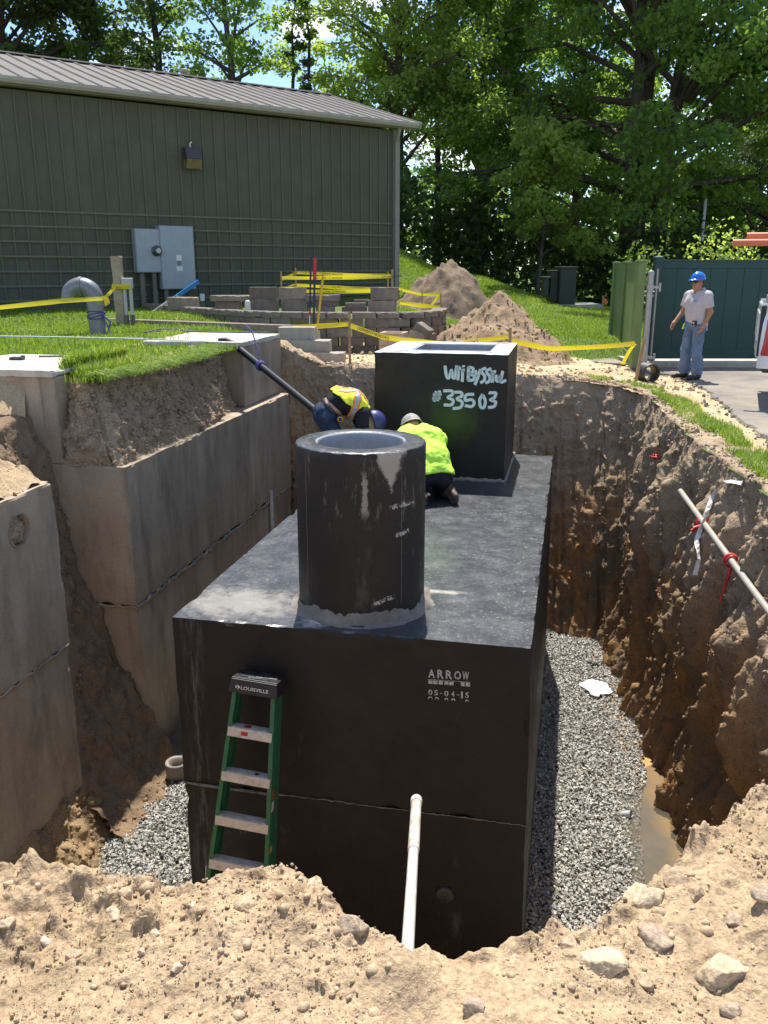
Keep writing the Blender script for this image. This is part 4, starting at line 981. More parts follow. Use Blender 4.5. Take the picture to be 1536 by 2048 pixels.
def flat_ribbon(name, pts, wd, mat, label, cat, tw=None, parent=None, nrm=None):
    P = [Vector(p) for p in pts]; P2, _ = resample(np.array([p[:] for p in P]), .03) if len(P) > 2 else (np.array([p[:] for p in P]), 0)
    # resample only handles xy length; keep it simple for hanging ribbons
    P2 = np.array([p[:] for p in P]) if len(P) == 2 else np.vstack([np.array(P[i]) * (1 - t) + np.array(P[i + 1]) * t for i in range(len(P) - 1) for t in np.linspace(0, 1, 5)[:-1]] + [np.array(P[-1])])
    V = []; F = []; n_ = len(P2)
    for i, p in enumerate(P2):
        d = Vector(P2[min(i + 1, n_ - 1)] - P2[max(i - 1, 0)]).normalized(); s = d.cross(Vector(nrm or (0, -1, .2))).normalized()
        if tw: s = Matrix.Rotation(tw * math.sin(i * .9), 3, d) @ s
        nn = d.cross(s)
        for a_, b_ in ((-1, -1), (1, -1), (1, 1), (-1, 1)): V.append(Vector(p) + s * a_ * wd / 2 + nn * b_ * .0012)
    for i in range(n_ - 1):
        for k in range(4): F.append((i * 4 + k, i * 4 + (k + 1) % 4, i * 4 + 4 + (k + 1) % 4, i * 4 + 4 + k))
    F += [(3, 2, 1, 0), (n_ * 4 - 4, n_ * 4 - 3, n_ * 4 - 2, n_ * 4 - 1)]
    m = MB(); m.add(V, F); o = m.build(name, mat, parent)
    return tag(o, label, cat) if label else o
ct = lambda t: c0 + (c1 - c0) * t
def ring_tie(name, c, ax, r, turns, mat, label, tails=()):
    m = MB(); ax = ax.normalized(); u = ax.orthogonal().normalized(); v = ax.cross(u); jr = random.Random(len(label))
    for t in range(turns):
        tl = jr.uniform(-.35, .35); m.tube([c + (u * math.cos(q) + v * math.sin(q)) * r + ax * (.012 * (t - turns / 2) + tl * r * math.sin(q)) for q in np.linspace(0, 2 * math.pi, 17)], .006, 5, caps=False)
    for tl in tails: m.tube(tl, [.008, .018, .016, .01, .006][:len(tl)] if len(tl) <= 5 else .008, 5)
    return tag(m.build(name, mat), label, 'tape')
q1, q2 = lv_((1405, 1048), .22), lv_((1463, 1122), .57)
ring_tie('red_tie', q1, c1 - c0, .055, 6, M_REDTAPE, 'red tape knotted round the pale conduit where a white ribbon crosses it', [[q1, q1 + Vector((-.07, -.05, -.02)), q1 + Vector((-.12, -.05, -.05))], [q1, q1 + Vector((.07, -.05, .05)), q1 + Vector((.12, -.05, .09))], [q1, q1 + Vector((-.05, -.07, .0)), q1 + Vector((-.11, -.07, -.02))]])
ring_tie('red_tie', q2, c1 - c0, .058, 5, M_REDTAPE, 'red tape hanging down from the lower part of the pale conduit', [[q2, q2 + Vector((-.02, -.04, -.06)), q2 + Vector((-.04, -.05, -.16)), q2 + Vector((-.055, -.04, -.26)), q2 + Vector((-.075, -.04, -.36))]])
e0 = on_wall(1312, 914, .05)
ring_tie('red_tie', e0, Vector((1, -.3, -.1)), .03, 5, M_REDTAPE, 'small red tie stuck in the far right corner of the pit wall', [[e0 + Vector((-.10, -.05, .02)), e0 + Vector((0, -.06, 0)), e0 + Vector((.09, -.05, .02))]])
flat_ribbon('white_ribbon', [on_wall(px, py, .10) for px, py in ((1484, 966), (1450, 962), (1425, 992), (1408, 1040), (1393, 1080), (1398, 1118), (1390, 1150))], .042, M_WTAPE, 'white ribbon trailing from the grass over the rim and down past the pale conduit', 'ribbon', .7)
# ------------------------------------------------------------------ litter on the gravel
c = atz(1190, 1376, FLOOR + .08); u = np.linspace(-1, 1, 30); U, W = np.meshgrid(u, u, indexing='ij')
rr = np.sqrt(U ** 2 + W ** 2); P = np.column_stack([c.x + U.ravel() * .20, c.y + W.ravel() * .22, 0 * U.ravel()])
P[:, 2] = FLOOR + .075 + np.abs(fbm(P, 5, 3)) * .13 * np.clip(1.15 - rr.ravel(), 0, 1) + .006
idx = np.arange(900).reshape(30, 30); F = np.stack([idx[:-1, :-1], idx[1:, :-1], idx[1:, 1:], idx[:-1, 1:]], -1).reshape(-1, 4)
keep = (rr.ravel() + fbm(P * [1, 1, 0], 6, 2) * .35)[F].mean(1) < .9
o = link('plastic_bag', mesh_np('plastic_bag', P, F[keep], [simple('white_plastic', (.80, .79, .77), .45, .03)], True)); tag(o, 'crumpled white plastic bag lying on the sunlit gravel', 'bag')
s_ = o.modifiers.new('thickness', 'SOLIDIFY'); s_.thickness = .004
c = atz(1186, 1330, FLOOR + .06); m = MB(); jr = random.Random(1)
for _ in range(7): m.ball((c.x + jr.uniform(-.05, .05), c.y + jr.uniform(-.03, .03), FLOOR + .06 + jr.uniform(0, .03)), (jr.uniform(.02, .04), jr.uniform(.02, .03), jr.uniform(.012, .025)), 8)
tag(m.build('black_rag', M_BLKPL), 'small crumpled black rag on the gravel behind the plastic bag', 'rag')
c = atz(1254, 1628, FLOOR - .02); ps = thing('pipe_end', 'short grey pipe end poking out of the muddy water beside the gravel', 'pipe', c)
m = MB(); m.tube([(-.06, .03, -.03), (.03, -.03, .02)], .035, 14, caps=False); m.tube([(.03, -.03, .02), (-.06, .03, -.03)], .028, 14, caps=False); m.build('barrel', simple('grey_pipe', (.42, .43, .43), .4), ps)
# ------------------------------------------------------------------ the shed
B_TO, B_IN = frame(.4, 25.8, 34.6)                # origin at the right front corner, x along the front
def B_plane(px, py, off=0.0):
    d = ray(px, py); a = R(34.6); nv = np.array([math.sin(a), -math.cos(a)]); t = (nv @ np.array([.4, 25.8]) + off) / (nv @ d[:2])
    lx, ly = B_IN(d[0] * t, d[1] * t); return lx, CZ + d[2] * t
M_SIDING = simple('olive_siding', (.080, .086, .062), .75, .14, 1.4, .3, bump=.25, bscale=45, dirt=(.058, .064, .046), dirt_amt=.6)
M_TRIM = simple('grey_trim', (.20, .205, .175), .55, .10, 3, .4)
M_ROOF = simple('roof_metal', (.14, .132, .124), .75, .10, 1.2, .15, 0, dirt=(.10, .088, .08), dirt_amt=.5)
M_RIB = simple('roof_rib', (.42, .37, .33), .5, .10, 3, .4)
M_GUT = simple('gutter_metal', (.30, .285, .25), .5, .12, 2, .4, dirt=(.2, .19, .16), dirt_amt=.4)
shed = thing('shed', 'long olive green shed with ribbed metal roof and lath grid on its front', 'building', (.4, 25.8, .72), R(34.6))
BL = -17.0; ZW = 4.72; RH, RD = 1.42, 4.85
m = MB(); m.box((BL / 2, .1, ZW / 2), (-BL, .2, ZW)); m.build('front_wall', M_SIDING, shed)
m = MB(); m.box((-.1, RD - .1, ZW / 2), (.2, RD * 2 - .6, ZW)); m.add([(0, .2, ZW), (0, 2 * RD - .4, ZW), (0, RD - .1, ZW + RH - .1), (-.2, .2, ZW), (-.2, 2 * RD - .4, ZW), (-.2, RD - .1, ZW + RH - .1)], [(0, 1, 2), (5, 4, 3), (0, 2, 5, 3), (2, 1, 4, 5)]); m.build('end_wall', M_SIDING, shed)
m = MB(); m.box((BL / 2, 2 * RD - .5, ZW / 2), (-BL, .2, ZW)); m.build('rear_wall', M_SIDING, shed)
bt = MB(); bt.box((0, -.012, ZW / 2), (.036, .024, ZW - .02)); first = bt.build('batten', simple('batten_paint', (.088, .10, .066), .75, .15, 3), shed); first.location = (-.35, 0, 0)
for i in range(1, 54):
    o = first.copy(); COL.objects.link(o); o.location = (-.35 - .305 * i, 0, 0)
lt = MB(); lt.box((BL / 2, -.033, 0), (-BL - .1, .018, .042)); fl = lt.build('lath', simple('lath_wood', (.115, .13, .085), .75, .15, 4), shed); fl.location = (-.2, 0, 2.99 - .72)
for k in range(1, 7):
    o = fl.copy(); COL.objects.link(o); o.location = (-.2, 0, 2.99 - .72 - .322 * k)
m = MB(); m.box((-.09, -.02, ZW / 2), (.2, .05, ZW)); m.box((.012, .06, ZW / 2), (.03, .2, ZW)); m.build('corner_trim', M_TRIM, shed)
m = MB(); m.box((BL / 2, -.03, .12), (-BL, .05, .24)); m.build('skirt_board', simple('skirt', (.07, .075, .055), .8), shed)
# gutter, downspout
m = MB(); prof = [(-.02, .0), (-.10, .0), (-.135, .06), (-.13, .125), (-.12, .125), (-.12, .065), (-.09, .015), (-.02, .015)]
V = [(BL - .3, -.30 + a, ZW + .06 + b) for a, b in prof] + [(.42, -.30 + a, ZW + .06 + b) for a, b in prof]; k = len(prof)
m.add(V, [(i, (i + 1) % k, k + (i + 1) % k, k + i) for i in range(k)] + [tuple(range(k - 1, -1, -1)), tuple(range(k, 2 * k))]); m.build('gutter', M_GUT, shed)
m = MB(); m.box((BL / 2 + .06, -.16, ZW + .05), (-BL + .7, .28, .02)); m.box((BL / 2 + .06, -.29, ZW + .11), (-BL + .72, .02, .15)); m.build('fascia', M_GUT, shed)
m = MB(); m.box((-.13, -.22, ZW + .0), (.10, .075, .12)); m.tube([(-.13, -.22, ZW - .04), (-.13, -.18, ZW - .16), (-.13, -.085, ZW - .30)], .05, 10); m.box((-.13, -.085, (ZW - .3) / 2 + .05), (.10, .075, ZW - .4)); m.build('downspout', M_TRIM, shed)
# roof: one panel with its rib, repeated
pw = .42; sl = math.atan2(RH, RD); Ls = math.hypot(RH, RD) + .02
RM = Matrix.Rotation(sl, 4, 'X')
m = MB(); m.box((0, Ls / 2, 0), (pw - .004, Ls, .02))
rb = [(-.04, .0), (-.018, .032), (.018, .032), (.04, .0)]
V = [(pw / 2 + a, -.005, .01 + b) for a, b in rb] + [(pw / 2 + a, Ls, .01 + b) for a, b in rb]
m.add(V, [(0, 1, 5, 4), (1, 2, 6, 5), (2, 3, 7, 6)], 0); m.add(V[:4], [(3, 2, 1, 0)], 1)
m.box((0, -.012, .0), (pw * .55, .02, .05), mi=1)
p0 = m.build('roof_panel', [M_ROOF, M_RIB], shed)
for i in range(42):
    o = p0 if i == 0 else p0.copy()
    if i: COL.objects.link(o)
    o.location = (.30 - pw * i, -.36, ZW + .18); o.rotation_euler = (sl, 0, 0)
m = MB(); m.box((0, Ls / 2, 0), (-BL + .9, Ls, .03), M=Matrix.Identity(4)); o = m.build('rear_roof', M_ROOF, shed); o.location = (BL / 2 + .05, 2 * RD - .36 + .02, ZW + .17); o.rotation_euler = (sl, 0, R(180))
m = MB(); m.box((BL / 2 + .05, RD - .36, ZW + .18 + RH + .03), (-BL + .9, .32, .03)); m.build('ridge_cap', M_RIB, shed)
m = MB(); m.box((.52, Ls / 2, -.04), (.03, Ls, .16)); o = m.build('rake_board', M_RIB, shed); o.location = (0, -.36, ZW + .18); o.rotation_euler = (sl, 0, 0)
rv = MB(); rv.lathe([(0, .22), (.13, .2), (.16, .12), (.10, .1), (.10, 0)], 14); o = rv.build('roof_vent', M_TRIM, shed); o.location = (-4.3, RD - .3, ZW + RH + .2)

# things fixed to the front wall
def wallthing(name, label, cat, px, py, group=None):
    lx, z = B_plane(px, py); X, Y = B_TO(lx, -.045); return thing(name, label, cat, (X, Y, z), R(34.6), group), lx, z
def wspan(x0, y0, x1, y1):
    a, b = B_plane(x0, y0, .2), B_plane(x1, y1, .2); return abs(b[0] - a[0]), abs(b[1] - a[1])
M_BOXG = simple('grey_enamel', (.27, .30, .345), .38, .06, 5, .5); M_BOXD = simple('grey_enamel_dark', (.26, .28, .31), .4, .08, 5, .5)
M_CONDG = simple('olive_conduit', (.115, .125, .09), .6, .15, 4); M_DARK = simple('rubber_and_shade', (.02, .02, .02), .5)
n = NT('meter_glass'); M_GLASS = n.fin((.05, .06, .055), .08, None, .8)
t, lx, z = wallthing('meter_box', 'smaller grey steel meter box on the shed wall with a round glass meter', 'electric box', 289, 502)
w_, h_ = wspan(265, 458, 313, 546); w_ = .62
m = MB(); m.box((0, -.12, 0), (w_, .24, h_)); m.build('case', M_BOXD, t, .01); m = MB(); m.box((0, -.247, 0), (w_ - .03, .012, h_ - .03)); m.build('cover', M_BOXG, t, .004)
m = MB(); m.lathe([(.0, .16), (.085, .15), (.10, .09), (.11, .03), (.125, .03), (.125, 0)], 24, M=Matrix.Translation((w_ * .30, -.25, .0)) @ Matrix.Rotation(R(90), 4, 'X')); m.build('meter', M_GLASS, t)
m = MB(); m.lathe([(.06, .155), (.0, .157)], 16, M=Matrix.Translation((w_ * .30, -.253, .0)) @ Matrix.Rotation(R(90), 4, 'X')); m.build('meter_dial', simple('dial', (.45, .45, .42), .5), t)
for dx in (-.16, .14):
    m = MB(); m.tube([(dx, -.11, -h_ / 2), (dx, -.11, -h_ / 2 - 1.0)], .065, 12); m.tube([(dx, -.11, -h_ / 2 - .45), (dx, -.11, -h_ / 2 - .53)], .075, 12); m.build('conduit', M_CONDG, t)
t, lx, z = wallthing('electric_cabinet', 'larger grey steel cabinet on the shed wall with a paper notice', 'electric box', 346, 516)
w_, h_ = wspan(314, 453, 377, 580); w_ = .86
m = MB(); m.box((0, -.14, 0), (w_, .28, h_)); m.build('case', M_BOXD, t, .01); m = MB(); m.box((0, -.287, 0), (w_ - .03, .012, h_ - .03)); m.build('door', M_BOXG, t, .004)
m = MB(); m.box((.02, -.295, .0), (.13, .003, .13), mi=0); m.box((.02, -.295, -.12), (.09, .003, .10), mi=1); m.box((.02, -.295, -.25), (.15, .003, .10), mi=0); m.build('notice', [simple('paper', (.62, .62, .60), .8), simple('print_grey', (.16, .16, .17), .8)], t)
m = MB(); m.box((w_ / 2 + .03, -.16, .18), (.05, .05, .12)); m.build('handle', simple('red_handle', (.35, .03, .03), .5), t)
m = MB(); m.tube([(-.30, -.14, -h_ / 2), (-.30, -.14, -h_ / 2 - .6)], .06, 12); m.build('conduit', M_CONDG, t)
m = MB(); m.box((-w_ / 2 - .08, -.12, -.25), (.16, .10, .12)); m.build('coupling', M_BOXD, t)
t, lx, z = wallthing('wall_lamp', 'dark box shaped lamp high on the shed wall with an amber glass lower half', 'lamp', 380, 318)
m = MB(); m.add([(-.20, 0, -.02), (.20, 0, -.02), (.20, -.26, -.02), (-.20, -.26, -.02), (-.19, 0, .24), (.19, 0, .24), (.19, -.16, .24), (-.19, -.16, .24)], [(3, 2, 1, 0), (4, 5, 6, 7), (0, 1, 5, 4), (1, 2, 6, 5), (2, 3, 7, 6), (3, 0, 4, 7)]); m.build('housing', simple('dark_bronze', (.045, .047, .055), .45), t, .008)
m = MB(); m.add([(-.19, 0, -.24), (.19, 0, -.24), (.19, -.17, -.24), (-.19, -.17, -.24), (-.19, 0, -.025), (.19, 0, -.025), (.19, -.25, -.025), (-.19, -.25, -.025)], [(3, 2, 1, 0), (4, 5, 6, 7), (0, 1, 5, 4), (1, 2, 6, 5), (2, 3, 7, 6), (3, 0, 4, 7)]); m.build('lens', simple('amber_glass', (.15, .12, .06), .25, .2, 9), t)
m = MB(); m.tube([(-.02, -.06, .24), (-.03, -.06, .33), (.02, -.07, .37)], .018, 8); m.build('sensor', simple('sensor_white', (.55, .55, .55), .5), t)
p_ = aty(406, 618, 20.6); t = thing('capped_pipe', 'short green pipe with a white cap standing by the shed wall', 'pipe', (p_.x, p_.y, .7)); m = MB(); m.tube([(0, 0, 0), (0, 0, .36)], .05, 12); m.build('barrel', M_CONDG, t); m = MB(); m.tube([(0, 0, .34), (0, 0, .50)], .055, 12); m.build('cap', simple('white_cap', (.6, .6, .58), .5), t)

# ------------------------------------------------------------------ long level leaning on the shed
a, b = aty(286, 640, 18.9), aty(397, 563, 20.0); d = (b - a); Lv = d.length
t = thing('spirit_level', 'long blue spirit level with bare metal lower half leaning towards the shed wall', 'level', a); t.rotation_mode = 'QUATERNION'; t.rotation_quaternion = d.to_track_quat('X', 'Z')
M_BLUE = simple('blue_enamel', (.012, .16, .42), .4, .1, 8); M_STEEL = simple('steel', (.50, .50, .50), .4, .1, 20, .5, .6)
m = MB(); m.box((Lv * .73, 0, 0), (Lv * .54, .035, .085)); m.build('upper_body', M_BLUE, t)
m = MB(); m.box((Lv * .23, 0, .036), (Lv * .46, .03, .014)); m.box((Lv * .23, 0, -.036), (Lv * .46, .03, .014)); m.box((Lv * .23, 0, 0), (Lv * .46, .01, .06))
m.build('lower_body', M_STEEL, t)
for f in (.20, .33, .60):
    m = MB(); m.lathe([(0, .024), (.034, .024), (.038, -.024), (0, -.024)], 16, M=Matrix.Translation((Lv * f, 0, 0)) @ Matrix.Rotation(R(90), 4, 'X')); m.build('vial', simple('vial_yellow', (.45, .42, .25), .3), t)
# timber edging along the lawn
a, b = atz(60, 632, .80), atz(603, 652, .80); d = b - a; t = thing('timber_edging', 'long weathered timber beam edging the lawn in front of the shed', 'timber', ((a + b) / 2)); t.rotation_euler = (0, 0, math.atan2(d.y, d.x))
m = MB(); m.box((-d.length / 4 - .01, 0, -.06), (d.length / 2 - .03, .16, .14)); M_TIMB = simple('grey_timber', (.26, .20, .16), .85, .25, 9, bump=.3, bscale=40); m.build('beam', M_TIMB, t, .008)
m = MB(); m.box((d.length / 4 + .01, 0, -.06), (d.length / 2 - .03, .16, .14)); m.build('beam', M_TIMB, t, .008)

# ------------------------------------------------------------------ curved block wall
M_BLK = [simple('wall_block_%s' % s, c, .92, .22, 7, .2, bump=.8, bscale=34, dirt=d_, dirt_amt=.55) for s, c, d_ in (('brown', (.165, .135, .110), (.09, .075, .062)), ('grey', (.20, .17, .145), (.11, .095, .08)), ('tan', (.26, .215, .165), (.16, .13, .10)))]
def block_mesh(name, w_, d_, h_, mat, seed, hollow=False, rough=.012):
    V, F, A = rough_box((-w_ / 2, -d_ / 2, 0), (w_ / 2, d_ / 2, h_), min(w_, h_) / 5, rough * .5, rough, seed)
    return mesh_np(name, V, F, [mat])
rw = thing('block_wall', 'low curved retaining wall of brown split blocks in front of the shed', 'wall', (0, 0, 0))
cp = [(1.15, 18.0), (1.02, 17.0), (.72, 16.45), (.2, 16.2), (-1.2, 16.15), (-2.2, 16.5), (-3.4, 17.6), (-4.6, 19.2), (-5.6, 20.7)]
path, s_ = resample(np.array(cp), .02); blk = [block_mesh('brick', .424, .26, .163, M_BLK[i % 2], 40 + i, rough=.008) for i in range(5)]; capm = [block_mesh('brick', .424, .30, .11, M_BLK[1], 60 + i, rough=.010) for i in range(3)]
jr = random.Random(12)
for c in range(5):
    z = .22 + .165 * c if c < 4 else .22 + .165 * 4
    s = .21 + (c % 2) * .21 + .05
    while s < s_[-1] - .2:
        i = int(np.searchsorted(s_, s)); p = path[i]; q = path[min(i + 3, len(path) - 1)] - path[max(i - 3, 0)]
        o = link('brick', jr.choice(capm if c == 4 else blk), rw, (p[0], p[1] + .012 * c + jr.uniform(-.008, .008), z + jr.uniform(-.002, .002)), (0, jr.uniform(-.01, .01), math.atan2(q[1], q[0]) + R(180) + jr.uniform(-.03, .03)))
        o.scale = (jr.uniform(.985, .998), 1, 1); s += .425

# loose blocks and slabs, placed where they lie
_base = {}
def loose(name, label, cat, x0, y0, x1, y1, y, mat, depth=.28, rz=0.0, group=None, tilt=0.0, rough=.008):
    a, b = aty(x0, y1, y), aty(x1, y0, y); c = (a + b) / 2
    me = block_mesh(name, abs(b.x - a.x), depth, abs(b.z - a.z), mat, hash(label) % 97, rough=rough)
    o = link(name, me, None, (c.x, y + depth / 2, min(a.z, b.z)), (0, tilt, rz)); return tag(o, label, cat, group)
GB = 'loose blocks left on the block wall'
loose('concrete_block', 'single tan block leftmost on the wall in front of the blue level', 'block', 335, 595, 393, 619, 18.6, M_BLK[2], .32, .05, GB)
loose('concrete_block', 'grey block that carries a wider slab', 'block', 431, 603, 479, 623, 17.7, M_BLK[2], .30, 0, GB)
loose('stone_slab', 'wide rough slab lying on a narrower block like a small table', 'slab', 420, 591, 496, 602.6, 17.6, M_BLK[2], .34, .02, GB)
loose('concrete_block', 'dark lower block of the two block stack beside the white jug', 'block', 502, 598, 554, 624, 17.2, M_BLK[1], .30, 0, GB)
loose('concrete_block', 'dark upper block of the two block stack beside the white jug', 'block', 499, 574.5, 552, 597.6, 17.2, M_BLK[0], .30, .03, GB)
loose('concrete_block', 'lower block of the stack left of the digging bars', 'block', 563, 599, 614, 624, 16.8, M_BLK[1], .30, 0, GB)
loose('concrete_block', 'upper tan block of the stack left of the digging bars', 'block', 557, 575, 611, 598.6, 16.8, M_BLK[2], .30, .04, GB)
loose('stone_slab', 'lowest of three flat slabs piled behind the digging bars', 'slab', 632, 613, 668, 625, 16.7, M_BLK[1], .34, 0, GB)
loose('stone_slab', 'middle one of three flat slabs piled behind the digging bars', 'slab', 622, 603, 676, 612.8, 16.7, M_BLK[0], .36, .1, GB)
loose('stone_slab', 'top one of three flat slabs piled behind the digging bars', 'slab', 614, 590, 678, 602.8, 16.7, M_BLK[1], .36, -.05, GB)
loose('concrete_block', 'low dark block lying right of the three piled slabs', 'block', 683, 614, 733, 627, 16.6, M_BLK[0], .34, .05, GB)
loose('stone_slab', 'thin slab lying on the low dark block', 'slab', 690, 606, 731, 613.8, 16.6, M_BLK[1], .26, .0, GB)
loose('stone_slab', 'long thin block lying on the ground behind the low dark block', 'slab', 708, 600, 738, 607, 17.4, M_BLK[0], .3, .0, GB)
loose('concrete_block', 'lower pale block of the stack at the right end of the wall', 'block', 738, 601, 792, 625, 16.5, M_BLK[2], .34, -.12, GB)
loose('concrete_block', 'upper dark block of the stack at the right end of the wall', 'block', 742, 575, 797, 600.6, 16.5, M_BLK[1], .34, -.06, GB)
p_ = aty(496, 624, 17.0); t = thing('plastic_jug', 'white plastic jug standing on the wall beside a dark block stack', 'jug', p_)
m = MB(); m.lathe([(0, 0), (.055, 0), (.058, .02), (.058, .15), (.05, .19), (.03, .22), (.0, .225)], 16); m.build('body', simple('white_jug', (.62, .60, .56), .4), t)
# hollow flue blocks and tumbled blocks on the sand
a, b = aty(758, 708, 15.3), aty(818, 655, 15.3); t = thing('flue_block', 'hollow tan concrete flue block standing open behind the box riser', 'block', ((a.x + b.x) / 2, 15.5, .24), R(-14))
w_ = (b.x - a.x) * .82; h_ = .44; m = MB(); th_ = .06
for zz, hh in ((0, h_ * .49), (h_ * .5, h_ * .5)):
    for (cx_, cy_, sx_, sy_) in ((0, -.19, w_, th_), (0, .19, w_, th_), (-w_ / 2 + th_ / 2, 0, th_, .38 - th_), (w_ / 2 - th_ / 2, 0, th_, .38 - th_)): m.box((cx_, cy_, zz + hh / 2), (sx_, sy_, hh))
m.build('shell', simple('tan_concrete', (.40, .31, .215), .9, .15, 8, .2, bump=.4, bscale=60), t, .006)
loose('concrete_block', 'dark block tipped on its edge right of the hollow flue block', 'block', 822, 648, 855, 676, 15.8, M_BLK[1], .22, -.5, 'tumbled blocks by the sand', .55)
loose('concrete_block', 'broken block lying under the tipped dark block', 'block', 818, 664, 846, 682, 15.7, M_BLK[2], .22, .35, 'tumbled blocks by the sand', .3)
loose('concrete_block', 'low grey block end showing past the tipped dark block', 'block', 846, 668, 869, 681, 15.9, M_BLK[1], .3, -.4, 'tumbled blocks by the sand')
# three long concrete blocks stepping down beside the far shaft
M_STEP = concrete('step_concrete', (.33, .30, .255), (.22, .20, .17), (.40, .365, .31), .5)
for (x0, y0, x1, y1, y, lab) in ((556, 706, 688, 733, 14.25, 'lowest long concrete block of the three stepped ones by the far shaft'), (556, 681, 659, 706.5, 14.35, 'middle long concrete block of the three stepped ones by the far shaft'), (556, 655, 629, 681, 14.45, 'top long concrete block of the three stepped ones by the far shaft')):
    a, b = aty(x0, y1, y), aty(x1, y0, y); V, F, A = rough_box((-(b.x - a.x) / 2, 0, 0), ((b.x - a.x) / 2, .32, b.z - a.z), .05, .004, .014, y * 7)
    tag(link('concrete_block', mesh_np('concrete_block', V, F, [M_STEP]), None, ((a.x + b.x) / 2, y, a.z), (0, 0, R(-4))), lab, 'block', 'stepped concrete blocks')
# digging tools stuck in behind the sand
def tool(label, x0, y0, x1, y1, ya, yb, segs, blade):
    a, b = aty(x0, y0, ya), aty(x1, y1, yb); t = thing('digging_tool', label, 'tool', a, 0, 'digging tools leaning together'); d = b - a
    for nm_, f0, f1, r_, mt in segs:
        m = MB(); m.tube([d * f0, d * f1], r_, 10); m.build(nm_, mt, t)
    if blade: m = MB(); m.prism([(-.07, 0), (.07, 0), (.075, .16), (0, .27), (-.075, .16)], .006, M=Matrix.Translation((0, 0, .0)) @ Matrix.Rotation(R(90), 4, 'X') @ Matrix.Rotation(R(180), 4, 'X')); o = m.build('blade', M_STEEL, t); o.location = (0, 0, .13)
M_YEL = simple('yellow_handle', (.55, .36, .02), .5, .15, 20); M_REDG = simple('red_grip', (.40, .025, .025), .5); M_NAVY = simple('navy_steel', (.02, .025, .06), .45)
tool('dark blue digging bar, tallest of the three tools', 619, 664, 622, 497, 15.4, 15.5, (('lower_shaft', 0, .22, .013, M_STEEL), ('red_band', .20, .26, .019, M_REDG), ('upper_shaft', .24, 1, .017, M_NAVY)), False)
tool('dark bar with a thick red grip on top', 627, 668, 630, 516, 15.3, 15.4, (('shaft', 0, .74, .020, M_NAVY), ('grip', .72, 1, .032, M_REDG)), False)
tool('shovel with a yellow handle leaning to the right', 632, 676, 648, 536, 15.2, 15.35, (('handle', .12, .94, .020, M_YEL), ('end_grip', .93, 1, .018, M_DARK), ('socket', 0, .15, .022, M_STEEL)), True)
# ------------------------------------------------------------------ stakes and caution tape
M_STAKE = simple('raw_wood', (.36, .25, .135), .8, .2, 14); n = NT('caution_yellow'); f = n.noise(4, 4, .6, n.co('World'))
tr_ = n.n('ShaderNodeBsdfTranslucent'); tr_.inputs[0].default_value = (.80, .66, .03, 1); ms_ = n.n('ShaderNodeMixShader'); ms_.inputs[0].default_value = .38
n.fin(n.ramp(f, [(.3, (.74, .58, .02)), (.7, (.84, .70, .05))]), .35, None, .5); n.l(n.b.outputs[0], ms_.inputs[1]); n.l(tr_.outputs[0], ms_.inputs[2]); n.l(ms_.outputs[0], n.out.inputs[0]); M_TAPE = n.m
n = NT('tape_print'); M_PRINT = n.fin((.03, .027, .01), .6)
def stake(px, ytop, ybot, y, label, w_=.034, lean=0.0, mat=None):
    a, b = aty(px, ybot, y), aty(px, ytop, y); m = MB(); h_ = b.z - a.z
    m.add([(-w_ / 2, -w_ / 2, -.05), (w_ / 2, -w_ / 2, -.05), (w_ / 2, w_ / 2, -.05), (-w_ / 2, w_ / 2, -.05), (-w_ / 2 + lean, -w_ / 2, h_), (w_ / 2 + lean, -w_ / 2, h_), (w_ / 2 + lean, w_ / 2, h_ - .01), (-w_ / 2 + lean, w_ / 2, h_ - .012)],
          [(3, 2, 1, 0), (4, 5, 6, 7), (0, 1, 5, 4), (1, 2, 6, 5), (2, 3, 7, 6), (3, 0, 4, 7)])
    o = m.build('stake', mat or M_STAKE, None, .002, a); return tag(o, label, 'stake', 'wooden stakes that carry the caution tape')
